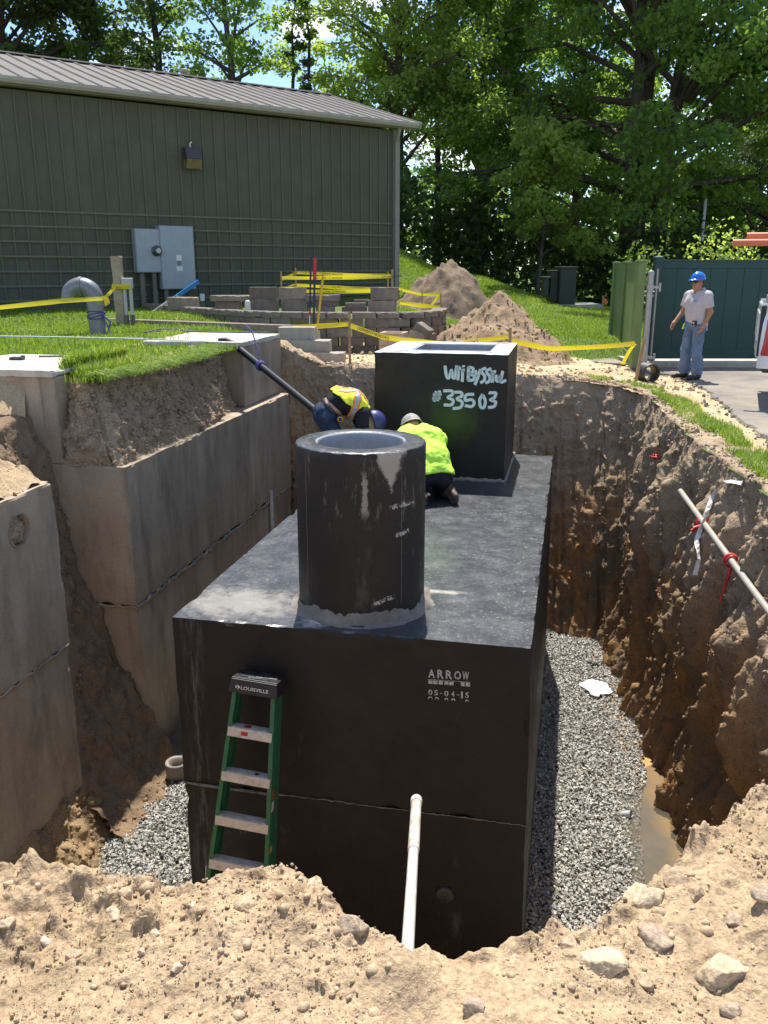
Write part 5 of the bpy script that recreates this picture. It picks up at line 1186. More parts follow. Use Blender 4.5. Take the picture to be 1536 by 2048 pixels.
def tape(label, pts, sag=.04, wd=.075, words=True, twist=.25, tail=None, seed=0):
    P = []
    for i in range(len(pts) - 1):
        a, b = Vector(pts[i]), Vector(pts[i + 1]); n_ = max(6, int((b - a).length / .12))
        for k in range(n_ + (i == len(pts) - 2)):
            f = k / n_; P.append(a.lerp(b, f) - Vector((0, 0, sag * (b - a).length * f * (1 - f))))
    root = thing('caution_tape', label, 'tape', P[0], 0, 'yellow caution tape'); P = [p - P[0] for p in P]
    V = []; F = []; jr = random.Random(seed + len(P)); ph = jr.random() * 6; up = []
    for i, p in enumerate(P):
        d = (P[min(i + 1, len(P) - 1)] - P[max(i - 1, 0)]).normalized(); s = Vector((0, 0, 1)) - d * d.z; s.normalize()
        s = Matrix.Rotation(twist * math.sin(i * .33 + ph), 3, d) @ s; up.append(s); w2 = wd / 2 * (1 - .18 * abs(math.sin(i * .21 + ph)))
        for k in (-1, 0, 1): V.append(p + s * k * w2 + d.cross(s) * (.006 if k == 0 else 0))
    for i in range(len(P) - 1):
        for k in range(2): F.append((i * 3 + k, i * 3 + 3 + k, i * 3 + 4 + k, i * 3 + 1 + k))
    if tail:
        n0 = len(V); q = P[-1]
        for j, (dx, dz) in enumerate(tail): V += [q + Vector((dx - .03, -.01, dz)), q + Vector((dx + .03, .015, dz - .01))]
        for j in range(len(tail) - 1): F.append((n0 + 2 * j, n0 + 2 * j + 1, n0 + 2 * j + 3, n0 + 2 * j + 2))
    m = MB(); m.add(V, F, 0, True); m.build('strip', M_TAPE, root)
    if words:
        L_ = 0; nxt = .45
        for i in range(1, len(P) - 1):
            L_ += (P[i] - P[i - 1]).length
            if L_ > nxt:
                nxt += 1.35; d = (P[i + 1] - P[i - 1]).normalized(); s = up[i]; nn = d.cross(s)
                if nn.y > 0: nn = -nn
                X = -d; Y = -s; Z = X.cross(Y)
                for sg, off in ((1, nn * .009),):
                    M_ = Matrix(((X.x, Y.x, Z.x, 0), (X.y, Y.y, Z.y, 0), (X.z, Y.z, Z.z, 0), (0, 0, 0, 1))); M_ = Matrix.Translation(P[i] + off) @ M_
                    text('tape_lettering', 'CAUTION CUIDADO', M_PRINT, root, M_, .62, wd * .5, bold=.015)
    return root
A5 = aty
# enclosure in front of the shed corner
S1, S2, S3, S4 = (564, 19.4), (593, 21.6), (784, 19.2), (776, 20.4)
stake(564, 543, 606, 19.4, 'left front stake of the taped square by the shed corner'); stake(593, 536, 606, 21.6, 'left rear stake of the taped square by the shed corner')
stake(784.5, 539, 600, 19.2, 'right front stake of the taped square by the shed corner', .045); stake(776, 544, 600, 20.4, 'right rear stake of the taped square by the shed corner', .04)
tape('upper yellow tape round the square by the shed corner', [A5(564, 558, 19.37), A5(593, 545, 21.57), A5(776, 551, 20.37), A5(784, 553, 19.17), A5(564, 556, 19.34)], .02, .085, seed=1)
tape('lower yellow tape round the square by the shed corner', [A5(564, 577, 19.37), A5(593, 570, 21.57), A5(776, 578, 20.37), A5(784, 582, 19.17), A5(564, 582, 19.34)], .02, .085, seed=2)
# small taped square by the dark pile
stake(844, 580, 612, 19.6, 'thin stake left of the dark soil pile with tape on it'); stake(881, 584, 616, 19.4, 'thin stake in front of the dark soil pile with tape on it')
tape('yellow tape that runs low past the dark soil pile', [A5(797, 578, 19.6), A5(844, 589, 19.57), A5(881, 588, 19.37), A5(862, 612, 19.3), A5(797, 604, 19.5)], .01, .07, False, seed=3)
tape('short yellow tape lying on the grass by the dark soil pile', [A5(800, 606, 19.3), A5(845, 613, 19.25), A5(881, 613, 19.2)], .01, .07, False, seed=8)
# tape along the far rim
stake(700, 623, 742, 14.0, 'stake at the far rim of the pit left of the box riser', .042); stake(1019, 655, 700, 13.2, 'stake behind the box riser at the foot of the tan soil pile', .04); stake(1269, 676, 770, 12.9, 'leaning stake at the right end of the tape by the gate', .042, .09)
tape('yellow tape from the timber beam to the stake left of the box riser', [A5(556, 654, 15.6), A5(622, 653, 14.8), A5(699, 648, 13.97)], .01, .085, False, seed=4)
tape('yellow tape that slopes down from the stake to behind the box riser', [A5(701, 651, 13.97), A5(770, 675, 13.6), A5(900, 690, 13.4), A5(1018, 672, 13.2)], .02, .09, True, seed=5)
tape('yellow tape that sags from the tan pile to the leaning stake by the gate', [A5(1020, 680, 13.2), A5(1100, 697, 13.0), A5(1270, 687, 12.87)], .05, .08, False, tail=[(0, 0), (-.06, -.08), (-.12, -.2), (-.16, -.3)], seed=6)
# ------------------------------------------------------------------ vent pipe, posts and tape on the left lawn
M_DUCT = simple('grey_steel_pipe', (.17, .18, .20), .38, .16, 5, .5, .3, dirt=(.42, .42, .40), dirt_amt=.5)
p_ = atz(196, 668, .74); LZ = .72
vp = thing('vent_pipe', 'thick grey gooseneck vent pipe standing in the left lawn', 'pipe', (p_.x, p_.y, LZ - .05))
r_ = .128; Rb = .20
m = MB(); m.tube([(0, 0, 0), (0, 0, .56)], r_, 28); m.build('upright', M_DUCT, vp)
m = MB(); m.tube([(0, 0, .50), (0, 0, .66)], r_ + .012, 28); m.tube([(-Rb + Rb * math.cos(a), 0, .62 + Rb * math.sin(a)) for a in np.linspace(0, R(90), 14)], r_ + .008, 28); m.build('elbow', M_DUCT, vp)
m = MB(); m.tube([(-Rb - Rb * math.sin(a), 0, .62 + Rb * math.cos(a)) for a in np.linspace(0, R(95), 14)], r_ + .010, 28, caps=False); m.tube([(-Rb + .02, 0, .62 + Rb), (-Rb - .02, 0, .62 + Rb)], r_ + .02, 28); m.build('return_elbow', M_DUCT, vp)
m = MB(); m.lathe([(0, 0), (r_, 0)], 24, M=Matrix.Translation((-2 * Rb, 0, .61)) @ Matrix.Rotation(R(180), 4, 'X')); m.build('mouth', M_DARK, vp)  # dark disc stands in for the shade inside the pipe
M_PURP = simple('purple_rope', (.10, .075, .24), .8, .3, 60)
rp_ = MB(); jr = random.Random(8)
for k in range(4): rp_.tube([((r_ + .012) * math.cos(q), (r_ + .012) * math.sin(q), .34 + k * .022 + .03 * math.sin(q + k)) for q in np.linspace(0, 2 * math.pi, 24)], .009, 5, caps=False)
rp_.tube([(.13, -.05, .34), (.19, -.08, .20), (.24, -.1, .06), (.35, -.2, .05), (.55, -.3, .06), (.9, -.35, .05), (1.2, -.25, .06)], .009, 5)
rp_.tube([(.13, -.05, .34), (.17, -.10, .28), (.15, -.13, .10), (.22, -.2, .05), (.3, -.16, .05)], .009, 5); rp_.tube([(.13, -.05, .36), (.24, -.06, .26), (.2, -.07, .15)], .016, 6)
o = rp_.build('rope', M_PURP, None, 0, (p_.x, p_.y, LZ - .05)); tag(o, 'purple rope wound round the vent pipe and trailing over the grass', 'rope')
rp2 = MB(); q0 = atz(330, 668, .80); rp2.tube([q0 + Vector((.35 * math.cos(a) + .02 * a, .22 * math.sin(a * 1.1), .02 + .04 * abs(math.sin(a)))) for a in np.linspace(0, 5.5, 30)] + [q0 + Vector((.9, .05, .02)), q0 + Vector((1.2, -.03, .03)), q0 + Vector((1.6, .06, .02))], .010, 5)
tag(rp2.build('rope', simple('dark_rope', (.07, .07, .12), .8)), 'dark looped rope lying at the edge of the far sunlit concrete top', 'rope')
p_ = atz(244, 652, .72); t = thing('wood_post', 'thick grey wooden post beside the vent pipe with tape round it', 'post', (p_.x, p_.y, LZ - .05))
h_ = aty(244, 512, p_.y).z - LZ; V, F, A = rough_box((-.085, -.085, 0), (.085, .085, h_ + .05), .03, .004, .008, 77); link('shaft', mesh_np('shaft', V, F, [simple('old_wood', (.33, .27, .185), .85, .25, 6, bump=.6, bscale=30)]), t)
ec = thing('conduit_stand', 'pair of pale plastic conduits and a switch box fixed to the wooden post', 'conduit', (p_.x + .17, p_.y - .06, LZ - .05)); M_GPVC = simple('grey_pvc', (.42, .42, .41), .5, .1, 8)
for dx, hh in ((-.05, .80), (.06, .76)):
    m = MB(); m.tube([(dx, 0, 0), (dx, 0, hh)], .034, 12); m.build('conduit', M_GPVC, ec); m = MB(); m.tube([(dx, 0, .02), (dx, 0, .26)], .046, 12); m.build('sleeve', simple('rusty_sleeve', (.14, .12, .10), .7), ec)
m = MB(); m.box((0.01, 0, .84), (.19, .11, .17)); m.build('switch_box', M_GPVC, ec, .01)
post_top = Vector((p_.x, p_.y, 0)); tz = aty(244, 572, p_.y).z
tape('yellow tape from the left photo edge past the vent pipe to the post', [A5(-60, 621, 12.2), A5(120, 602, 12.7), A5(206, 597, 13.1), A5(232, 575, p_.y - .1)], .006, .07, False, seed=7)
tape('yellow tape wrapped round the wooden post', [(p_.x - .095, p_.y + .05, tz), (p_.x - .095, p_.y - .095, tz), (p_.x + .1, p_.y - .13, tz - .01), (p_.x + .24, p_.y - .12, tz + .0), (p_.x + .25, p_.y + .05, tz)], .0, .10, False, .05, seed=9)
fl_ = MB(); q = Vector((p_.x - .10, p_.y - .1, tz)); V = [q, q + Vector((-.03, 0, -.10)), q + Vector((-.20, -.05, -.30)), q + Vector((-.12, -.06, -.36)), q + Vector((-.05, -.02, -.30)), q + Vector((-.08, -.03, -.18))]; V += [v + Vector((0, .004, 0)) for v in V]
fl_.add(V, [(0, 1, 2, 3, 4, 5), (11, 10, 9, 8, 7, 6)] + [(i, 6 + i, 6 + (i + 1) % 6, (i + 1) % 6) for i in range(6)]); tag(fl_.build('tape_end', M_TAPE), 'loose yellow tape end hanging from the wooden post', 'tape')
# thin pale line on the lawn that runs to the black pipe
ln = MB(); ln.tube([atz(-30, 672, .80), atz(150, 675, .80), atz(300, 678, .81), atz(442, 685, .80)], .011, 6); ln.build('pale_line', simple('pale_line', (.50, .56, .60), .4)); o = bpy.data.objects['pale_line']; tag(o, 'thin pale line stretched across the left lawn towards the black pipe', 'cord')
a = atz(437, 682, .80); k1 = a + Vector((.22, -.05, -.04)); b = aty(645, 832, 9.75); bp = thing('black_pipe', 'long black pipe leaning from the lawn edge down into the pit with purple rope', 'pipe', a)
m = MB(); m.tube([Vector((0, 0, 0)), Vector((.10, 0, .0)), k1 - a, (k1 - a).lerp(b - a, .5), b - a], [.040, .052, .047, .044, .044], 14); m.build('barrel', simple('black_pipe', (.012, .012, .014), .38), bp)
d = (b - k1); m = MB(); q = k1 + d * .34 - a; ax_ = d.normalized(); u_ = ax_.orthogonal().normalized(); v_ = ax_.cross(u_)
for s in range(3): m.tube([q + ax_ * (s * .03 - .03) + (u_ * math.cos(t_) + v_ * math.sin(t_)) * .056 for t_ in np.linspace(0, 2 * math.pi, 16)], .011, 5, caps=False)
m.tube([q, q + Vector((-.05, .1, .20)), q + Vector((-.12, .2, .42)), q + Vector((-.22, .3, .50))], .010, 5); m.build('rope_tie', M_PURP, bp)
t = atz(34, 716, .85); m = MB(); m.box((t.x, t.y, .845), (.14, .09, .035)); m.box((t.x + .05, t.y + .03, .86), (.04, .05, .03)); tag(m.build('chalk_box', simple('navy_plastic', (.03, .035, .06), .5), None, .008), 'small dark blue tool lying on the nearer sunlit lid', 'tool')
t = atz(100, 713, .84); m = MB(); m.tube([(t.x - .12, t.y, .84), (t.x + .14, t.y + .02, .84)], .012, 8); tag(m.build('marker', simple('dark_marker', (.10, .09, .09), .6)), 'short dark stick lying on the nearer sunlit lid', 'tool')

# ------------------------------------------------------------------ pavement, curb, fence and gate
n = NT('asphalt'); p = n.co('World'); f1 = n.noise(.8, 5, .6, p); f2 = n.noise(120, 3, .7, p); f3 = n.noise(2.2, 7, .7, p)
c = n.mix(n.ramp(f1, [(.35, 0), (.65, 1)]), (.13, .122, .115), (.17, .16, .145))
c = n.mix(n.ramp(n.math('ADD', n.math('MULTIPLY', f1, .5), n.math('MULTIPLY', f3, .55)), [(.40, 0), (.70, .75)]), c, (.34, .285, .215))
c = n.mix(1.0, c, n.ramp(f2, [(.3, .75), (.5, 1), (.7, 1.3)]), 'MULTIPLY'); M_ASPH = n.fin(c, .9, n.bump(f2, .4, .006), .25)
ed = [(4.2, 2), (4.35, 5), (4.25, 7.2)] + [atz(px, py, .0)[:2] for px, py in ((1560, 900), (1536, 880), (1508, 862), (1480, 842), (1462, 826), (1440, 806), (1415, 785), (1388, 770), (1362, 759), (1335, 752))] + [(4.62, 15.0), (4.55, 15.7)]
ed, _ = resample(np.array(ed), .05); ed = ed + np.stack([fbm(np.column_stack([ed, 0 * ed[:, 0]]), 4, 3) * .07, 0 * ed[:, 0]], 1)
bm = bmesh.new(); ring_ = [bm.verts.new((x, y, .035)) for x, y in ed] + [bm.verts.new((40, 15.74, .035)), bm.verts.new((40, 2, .035))]
f_ = bm.faces.new(ring_[::-1]); r_ = bmesh.ops.extrude_face_region(bm, geom=[f_])
for v in [g for g in r_['geom'] if isinstance(g, bmesh.types.BMVert)]: v.co.z = -.06; v.co.x -= .05
bmesh.ops.recalc_face_normals(bm, faces=bm.faces); bmesh.ops.triangulate(bm, faces=bm.faces)
me = bpy.data.meshes.new('pavement'); bm.to_mesh(me); bm.free(); me.materials.append(M_ASPH); tag(link('pavement', me), kind='structure')
# crumbled asphalt along its broken edge
rg = np.random.RandomState(8); k = rg.randint(0, len(ed), 900); pos = np.column_stack([ed[k, 0] - rg.rand(900) ** 3 * .6, ed[k, 1] + rg.randn(900) * .05, 0 * k]); pos[:, 2] = ground_z(pos[:, 0], pos[:, 1]) + .01
tag(scatter('asphalt_crumbs', pos, (.005 + .03 * rg.rand(900) ** 4), rg, tint_mat('crumb', [(0, (.16, .145, .125)), (.5, (.28, .235, .18)), (1, (.42, .34, .24))])), kind='stuff')
m = MB(); m.box((22.3, 15.86, .06), (35.4, .16, .14)); tag(m.build('kerb', M_GREY, None, .015), kind='structure')
m = MB(); m.box((22.3, 16.95, .045), (35.4, 1.98, .12)); tag(m.build('walkway', M_GREY), kind='structure')
M_FDK = simple('dark_green_board', (.022, .062, .058), .55, .12, 2, .35, bump=.15, bscale=50); M_FLT = simple('sunlit_green_board', (.135, .205, .075), .6, .10, 2, .35, bump=.15, bscale=50, dirt=(.19, .24, .12), dirt_amt=.4)  # gate boards are a brighter copy, with grazing sunlight put into the colour
FY = 16.0; x0 = aty(1310, 600, FY).x; zb, zt = .175, 1.885
fn = thing('board_fence', 'tall dark green board fence panel standing behind the man', 'fence', (x0, FY, 0))
def boards(par, L_, z0, z1, bw, mat, name='plank', yoff=0.0):
    n_ = int(round(L_ / bw)); w_ = L_ / n_; m = MB(); m.box((0, yoff, (z0 + z1) / 2), (w_ - .003, .022, z1 - z0)); f = m.build(name, mat, par, .004)
    for i in range(n_):
        o = f if i == 0 else f.copy()
        if i: COL.objects.link(o)
        o.location = (.06 + w_ * (i + .5), 0, 0)
    return n_
boards(fn, 9.0, zb + .10, zt - .02, .30, M_FDK)
m = MB(); m.box((4.55, 0, zt - .055), (9.05, .055, .13)); m.box((4.55, -.002, zt + .018), (9.05, .085, .016)); m.build('top_rail', M_FDK, fn, .004)
m = MB(); m.box((4.55, 0, zb + .07), (9.05, .055, .16)); m.build('bottom_rail', M_FDK, fn, .004)
m = MB(); m.box((0, 0, (zt + .12) / 2 + .02), (.14, .14, zt - .06)); m.build('post', M_FDK, fn, .006); m = MB(); m.box((0, 0, zt + .06), (.17, .17, .03)); m.add([(-.07, -.07, zt + .075), (.07, -.07, zt + .075), (.07, .07, zt + .075), (-.07, .07, zt + .075), (0, 0, zt + .11)], [(0, 1, 4), (1, 2, 4), (2, 3, 4), (3, 0, 4)]); m.build('post_cap', M_FDK, fn)
m = MB(); m.box((4.6, 0, (zt) / 2), (.14, .14, zt)); m.build('post', M_FDK, fn, .006)
# gate leaf that stands open towards the camera
ga, gm_, gb = aty(1222, 690, 19.2), aty(1243, 690, 18.0), aty(1270, 690, 15.4)
gt = thing('gate_leaf', 'sunlit green board gate leaf standing open beside the steel post', 'gate', (0, 0, 0))
for (pa, pb, nm_) in ((ga, gm_, 'a'), (gm_, gb, 'b')):
    d = Vector((pb.x - pa.x, pb.y - pa.y, 0)); L_ = d.length; ang = math.atan2(d.y, d.x); n_ = max(3, int(round(L_ / .26))); w_ = L_ / n_; lean_ = .0 if nm_ == 'a' else -.09
    Mx = Matrix.Translation((pa.x, pa.y, 0)) @ Matrix.Rotation(ang, 4, 'Z')
    fm = None
    for i in range(n_):
        if fm is None: m = MB(); m.box((0, 0, 1.0), (w_ - .008, .022, 1.6)); fm = m.build('plank', M_FLT, gt, .004); o = fm
        else: o = fm.copy(); COL.objects.link(o)
        o.matrix_local = Mx @ Matrix.Translation((w_ * (i + .5), 0, 0))
    m = MB(); m.box((L_ / 2, 0, 1.80), (L_, .05, .12)); m.box((L_ / 2, 0, 1.868), (L_, .08, .014)); o = m.build('top_rail', M_FLT, gt); o.matrix_local = Mx
    m = MB(); m.box((L_ / 2, 0, .17), (L_, .05, .14)); o = m.build('bottom_rail', M_FLT, gt); o.matrix_local = Mx
for q, w_ in ((ga, .13), (gm_, .13), (gb, .22)):
    m = MB(); m.box((0, 0, .97), (.13, w_, 1.80)); o = m.build('post', M_FLT, gt, .006, (q.x, q.y, .0)); m = MB(); m.box((0, 0, 1.885), (.165, w_ + .035, .03)); m.box((0, 0, 1.905), (.09, w_ * .6, .02)); m.build('post_cap', M_FLT, gt, .004, (q.x, q.y, .0))
M_GALV = simple('galvanised_steel', (.34, .34, .33), .45, .15, 12, .5, .5)
q = aty(1287, 735, 15.3); t = thing('steel_post', 'galvanised steel gate post with hinges between the gate leaf and the fence', 'post', (q.x, q.y, 0))
m = MB(); m.tube([(0, 0, -.05), (0, 0, 1.66)], .055, 16); m.ball((0, 0, 1.67), (.06, .06, .07), 14); m.build('shaft', M_GALV, t)
for z_ in (.25, 1.45): m = MB(); m.tube([(0, 0, z_ - .04), (0, 0, z_ + .04)], .068, 14); m.box((.10, 0, z_), (.14, .03, .04)); m.tube([(.17, 0, z_ - .07), (.17, 0, z_ + .07)], .022, 10); m.build('hinge', M_GALV, t)
q = aty(1302, 700, 15.75); t = thing('steel_gate', 'thin steel gate frame edge between the steel post and the fence', 'gate', (q.x, q.y, 0)); m = MB(); m.tube([(0, 0, .15), (0, 0, 1.76)], .024, 10); m.build('upright', M_GALV, t)
for z_ in (1.28, 1.36): m = MB(); m.tube([(0, 0, z_), (-.22, .2, z_)], .016, 8); m.build('cross_bar', M_GALV, t)
q = aty(1293, 766, 13.6); t = thing('pipe_ring', 'short black corrugated pipe ring lying by the edge of the pavement', 'pipe', (q.x, q.y, gz(q.x, q.y) + .14), R(14))
m = MB(); prof = []
for k in range(9): prof += [(.142 + .010 * (k % 2), -.12 + k * .03), (.142 + .010 * (k % 2), -.10 + k * .03)]
prof = prof + [(.128, prof[-1][1]), (.128, prof[0][1])]; m.lathe(prof, 32, M=Matrix.Rotation(R(90), 4, 'X'), close=True); m.build('barrel', simple('black_corrugated', (.022, .021, .020), .55, .3, 20, dirt=(.2, .16, .12), dirt_amt=.5), t)
m = MB(); m.prism([(3.75, 16.35), (4.5, 16.0), (4.5, 17.7), (4.15, 17.6), (3.85, 17.1)], .03, M=Matrix.Translation((0, 0, .045))); tag(m.build('path', M_ASPH, None, .01), kind='structure')
# stepped green utility housings on the lawn
zb_ = gz(5.9, 27); M_UT = simple('utility_green', (.030, .042, .030), .6, .12, 3); ut = thing('utility_housing', 'dark green stepped utility housings on the lawn in front of the trees', 'utility box', (0, 27, 0))
def ubox(x0, y0, x1, y1, y, dp, name):
    a, b = aty(x0, y1, y), aty(x1, y0, y); m = MB(); m.box(((a.x + b.x) / 2, dp / 2 + y - 27, (a.z + b.z) / 2), (b.x - a.x, dp, b.z - a.z)); m.box(((a.x + b.x) / 2, dp / 2 + y - 27, b.z + .02), (b.x - a.x + .08, dp + .08, .04)); m.build(name, M_UT, ut, .01)
ubox(1118, 536, 1154, 612, 26.6, .8, 'tall_housing'); ubox(1099, 543, 1117, 604, 26.9, .6, 'middle_housing'); ubox(1087, 556, 1099, 592, 26.8, .5, 'small_housing')
a = aty(1098, 608, 27.0); m = MB(); m.box((a.x + .45, .35, zb_ + .05), (2.2, 1.6, .12)); m.build('pad', M_GREY, ut)
# orange marker flag and small pegs
q = aty(1206, 602, 24.0); t = thing('marker_stake', 'small wooden stake with an orange ribbon in the shade left of the gate', 'stake', (q.x, q.y, gz(q.x, q.y))); m = MB(); m.box((0, 0, .28), (.04, .02, .56)); m.build('shaft', M_STAKE, t)
m = MB(); m.add([(0, -.02, .52), (.10, -.03, .46), (.14, -.02, .38), (.06, -.02, .30), (.02, -.02, .42)], [(0, 1, 2, 3, 4)]); m.build('ribbon', simple('orange_ribbon', (.75, .16, .03), .6), t)
# ------------------------------------------------------------------ pickup at the right edge
M_TRUCK = simple('white_paint', (.72, .74, .76), .22, .03, 2, .6, Coat__Weight=.5); M_LAMP = simple('red_lens', (.42, .012, .014), .18, .1, 20, .6)
tp = thing('pickup_truck', 'white pickup truck with a long red tail lamp cut off by the right edge', 'truck', (4.71, 11.0, .035), R(-22))
#  bed side as a lofted panel: x along the truck, y across, z up
prof = [(.0, .50), (-.015, .62), (-.02, .80), (-.005, 1.05), (.03, 1.24), (.06, 1.30)]
xs_ = [(0.02, .06), (.06, .015), (.16, 0), (.7, 0)] + [(x, 0) for x in np.linspace(.72, 2.3, 24)]
wc = 1.35
for side, sy in ((0, 1), (1, -1)):
    m = MB(); V = []; F = []
    for x, inset in xs_:
        lowz = .50 if abs(x - wc) > .50 else .36 + math.sqrt(max(0, .50 ** 2 - (x - wc) ** 2))
        for yy, z in prof: V.append((x, (yy + inset) if not side else 1.95 - (yy + inset), max(z, lowz)))
    k = len(prof)
    for i in range(len(xs_) - 1):
        for j in range(k - 1): q = (i * k + j, (i + 1) * k + j, (i + 1) * k + j + 1, i * k + j + 1); F.append(q if not side else q[::-1])
    m.add(V, F, 0, True); m.box((1.15, .06 + .03 if not side else 1.95 - .09, 1.295), (2.26, .09, .03)); m.build('bed_side', M_TRUCK, tp)
m = MB(); m.box((.025, .975, .95), (.05, 1.6, .66)); m.box((-.005, .975, 1.0), (.02, 1.3, .36)); m.build('tailgate', M_TRUCK, tp, .02)
m = MB(); m.box((.035, .10, .96), (.06, .14, .62)); m.build('corner_gap', M_DARK, tp)  # solid dark block painted as the shade in the gap
m = MB(); m.add([(.05, -.012, .66), (.16, -.03, .66), (.17, -.02, 1.12), (.09, .0, 1.12), (.05, .05, .66), (.16, .05, .66), (.17, .05, 1.12), (.09, .05, 1.12)], [(0, 1, 2, 3), (7, 6, 5, 4), (0, 4, 5, 1), (1, 5, 6, 2), (2, 6, 7, 3), (3, 7, 4, 0)]); m.build('tail_lamp', M_LAMP, tp, .015, seg=2)
m = MB(); m.box((.16, 1.0, .50), (.16, 1.5, .16)); m.build('bumper', simple('dark_bumper', (.05, .05, .05), .4), tp, .03)
for wx in (wc, wc + 3.5):
    for wy in (.11, 1.84):
        m = MB(); m.lathe([(.22, -.11), (.33, -.11), (.37, -.08), (.37, .08), (.33, .11), (.22, .11)], 32, M=Matrix.Translation((wx, wy, .37)) @ Matrix.Rotation(R(90), 4, 'X')); wl = m.build('wheel', M_DARK, tp)
        m = MB(); m.lathe([(0, .06), (.2, .05), (.23, .09), (.23, -.09), (0, -.06)], 20, M=Matrix.Translation((wx, wy, .37)) @ Matrix.Rotation(R(90), 4, 'X')); m.build('rim', M_GALV, wl)
m = MB(); m.add([(2.34, .06, .5), (4.1, .06, .5), (4.1, .02, 1.15), (2.34, .02, 1.15), (2.5, .22, 1.78), (3.6, .22, 1.78)] + [(x, 1.95 - y, z) for x, y, z in [(2.34, .06, .5), (4.1, .06, .5), (4.1, .02, 1.15), (2.34, .02, 1.15), (2.5, .22, 1.78), (3.6, .22, 1.78)]],
   [(0, 1, 2, 3), (3, 2, 5, 4), (9, 8, 7, 6), (10, 11, 8, 9), (0, 3, 9, 6), (3, 4, 10, 9), (4, 5, 11, 10), (5, 2, 8, 11), (2, 1, 7, 8), (1, 0, 6, 7)]); m.build('cab', M_TRUCK, tp, .04, seg=2)
m = MB(); m.box((4.75, .975, .85), (1.3, 1.85, .55)); m.build('bonnet', M_TRUCK, tp, .10, seg=3)
m = MB(); m.box((2.35, .975, 1.47), (.3, 1.5, .42)); m.box((3.05, .075, 1.45), (.9, .03, .40)); m.build('window', M_GLASS, tp, .01)
m = MB(); m.box((.12, .12, 1.36), (.14, .16, .10)); m.build('tie_down', M_GALV, tp, .008)
for x in (.55, 2.2):
    m = MB()
    for y_ in (.1, 1.85): m.tube([(x, y_, 1.3), (x, y_, 1.98)], .025, 8)
    m.tube([(x, .06, 1.98), (x, 1.89, 1.98)], .025, 8); m.build('rack_frame', M_GALV, tp)
M_ORP = simple('orange_pipe', (.56, .165, .085), .5, .08, 3)
for (dx, dy, dz, lab) in ((-.42, .55, 2.045, 'lower of the orange plastic pipes carried on the pickup rack'), (-.26, .66, 2.13, 'upper of the orange plastic pipes carried on the pickup rack')):
    r_ = .043; m = MB(); c_, s_ = math.cos(R(-22)), math.sin(R(-22)); X = lambda x, y: (4.71 + c_ * x - s_ * y, 11.0 + s_ * x + c_ * y)
    m.tube([(*X(dx, dy), dz + .035 + (.0)), (*X(dx + 3.6, dy), dz + .035)], r_, 16); tag(m.build('drain_pipe', M_ORP), lab, 'pipe', 'orange pipes on the pickup rack')
# ------------------------------------------------------------------ soil piles on the lawn
def soil_pile(label, x, y, h, rx, ry, mat, seed, n_=90, ridge=0.0, pw=1.0, lump=1.0):
    u = np.linspace(-1.5, 1.5, n_); U, W = np.meshgrid(u, u, indexing='ij'); P = np.column_stack([x + U.ravel() * rx, y + W.ravel() * ry, 0 * U.ravel()])
    rr = np.sqrt(U.ravel() ** 2 + W.ravel() ** 2) + fbm(P + seed, 1.1, 3) * .20
    g = ground_z(P[:, 0], P[:, 1]); hh = h * np.where(rr < 1, (1 - rr) ** pw, 0) + .06 * np.exp(-((rr - .95) / .25) ** 2) - .10 * sst(1.05, 1.4, rr) - .03
    P[:, 2] = g + hh + (np.maximum(fbm(P + seed, 4.5, 3, .6), -.1) * .11 + np.maximum(pn(P * 13), 0) * .05 + np.maximum(pn(P * 27), 0) * .025) * lump * sst(1.3, .9, rr) * (.6 + .4 * sst(0, .3, rr))
    idx = np.arange(n_ * n_).reshape(n_, n_); F = np.stack([idx[:-1, :-1], idx[1:, :-1], idx[1:, 1:], idx[:-1, 1:]], -1).reshape(-1, 4)
    o = link('soil_pile', mesh_np('soil_pile', P, F, [mat], True)); tag(o, label, 'soil pile'); return P
soil_pile('tall pointed pile of dark grey brown soil beside the shed corner', 1.72, 23.2, 1.56, 1.42, 1.6, M_PILE1, 4.0, 100, pw=.90, lump=1.1)
P2 = soil_pile('broad pile of tan soil with clods behind the box riser', 2.15, 16.3, 1.12, 1.22, 1.7, M_PILE2, 9.0, 120, pw=.85, lump=1.0)
rg = np.random.RandomState(31); k = rg.randint(0, len(P2), 1500); pz = P2[k]; m_ = (pz[:, 2] > ground_z(pz[:, 0], pz[:, 1]) + .03)
tag(scatter('pile_clods', pz[m_] + rg.randn(m_.sum(), 3) * .01, rg.uniform(.012, .05, m_.sum()) * rg.rand(m_.sum()) + .012, rg, tint_mat('pile_clod', [(0, (.21, .145, .09)), (1, (.36, .26, .16))], .95), 'ico'), kind='stuff')
# stones and clods on the sandy strip along the far rim
rg = np.random.RandomState(41); N = 2600; x = rg.uniform(-1.0, 4.6, N); y = rg.uniform(12.6, 16.8, N); k_ = inside(sandp, x, y) & ~inside(PIT, x, y) & (rg.rand(N) < .25 + .75 * sst(.1, .5, fbm(np.column_stack([x, y, 0 * x]), .9, 2) + .25))
x, y = x[k_], y[k_]; s = .008 + .045 * rg.rand(len(x)) ** 5 + .006 * rg.rand(len(x))
tag(scatter('strip_stones', np.column_stack([x, y, ground_z(x, y) + s * .2]), s, rg, tint_mat('strip_stone', [(0, (.25, .18, .11)), (.6, (.40, .30, .19)), (1, (.52, .44, .33))], .95), 'ico'), kind='stuff')
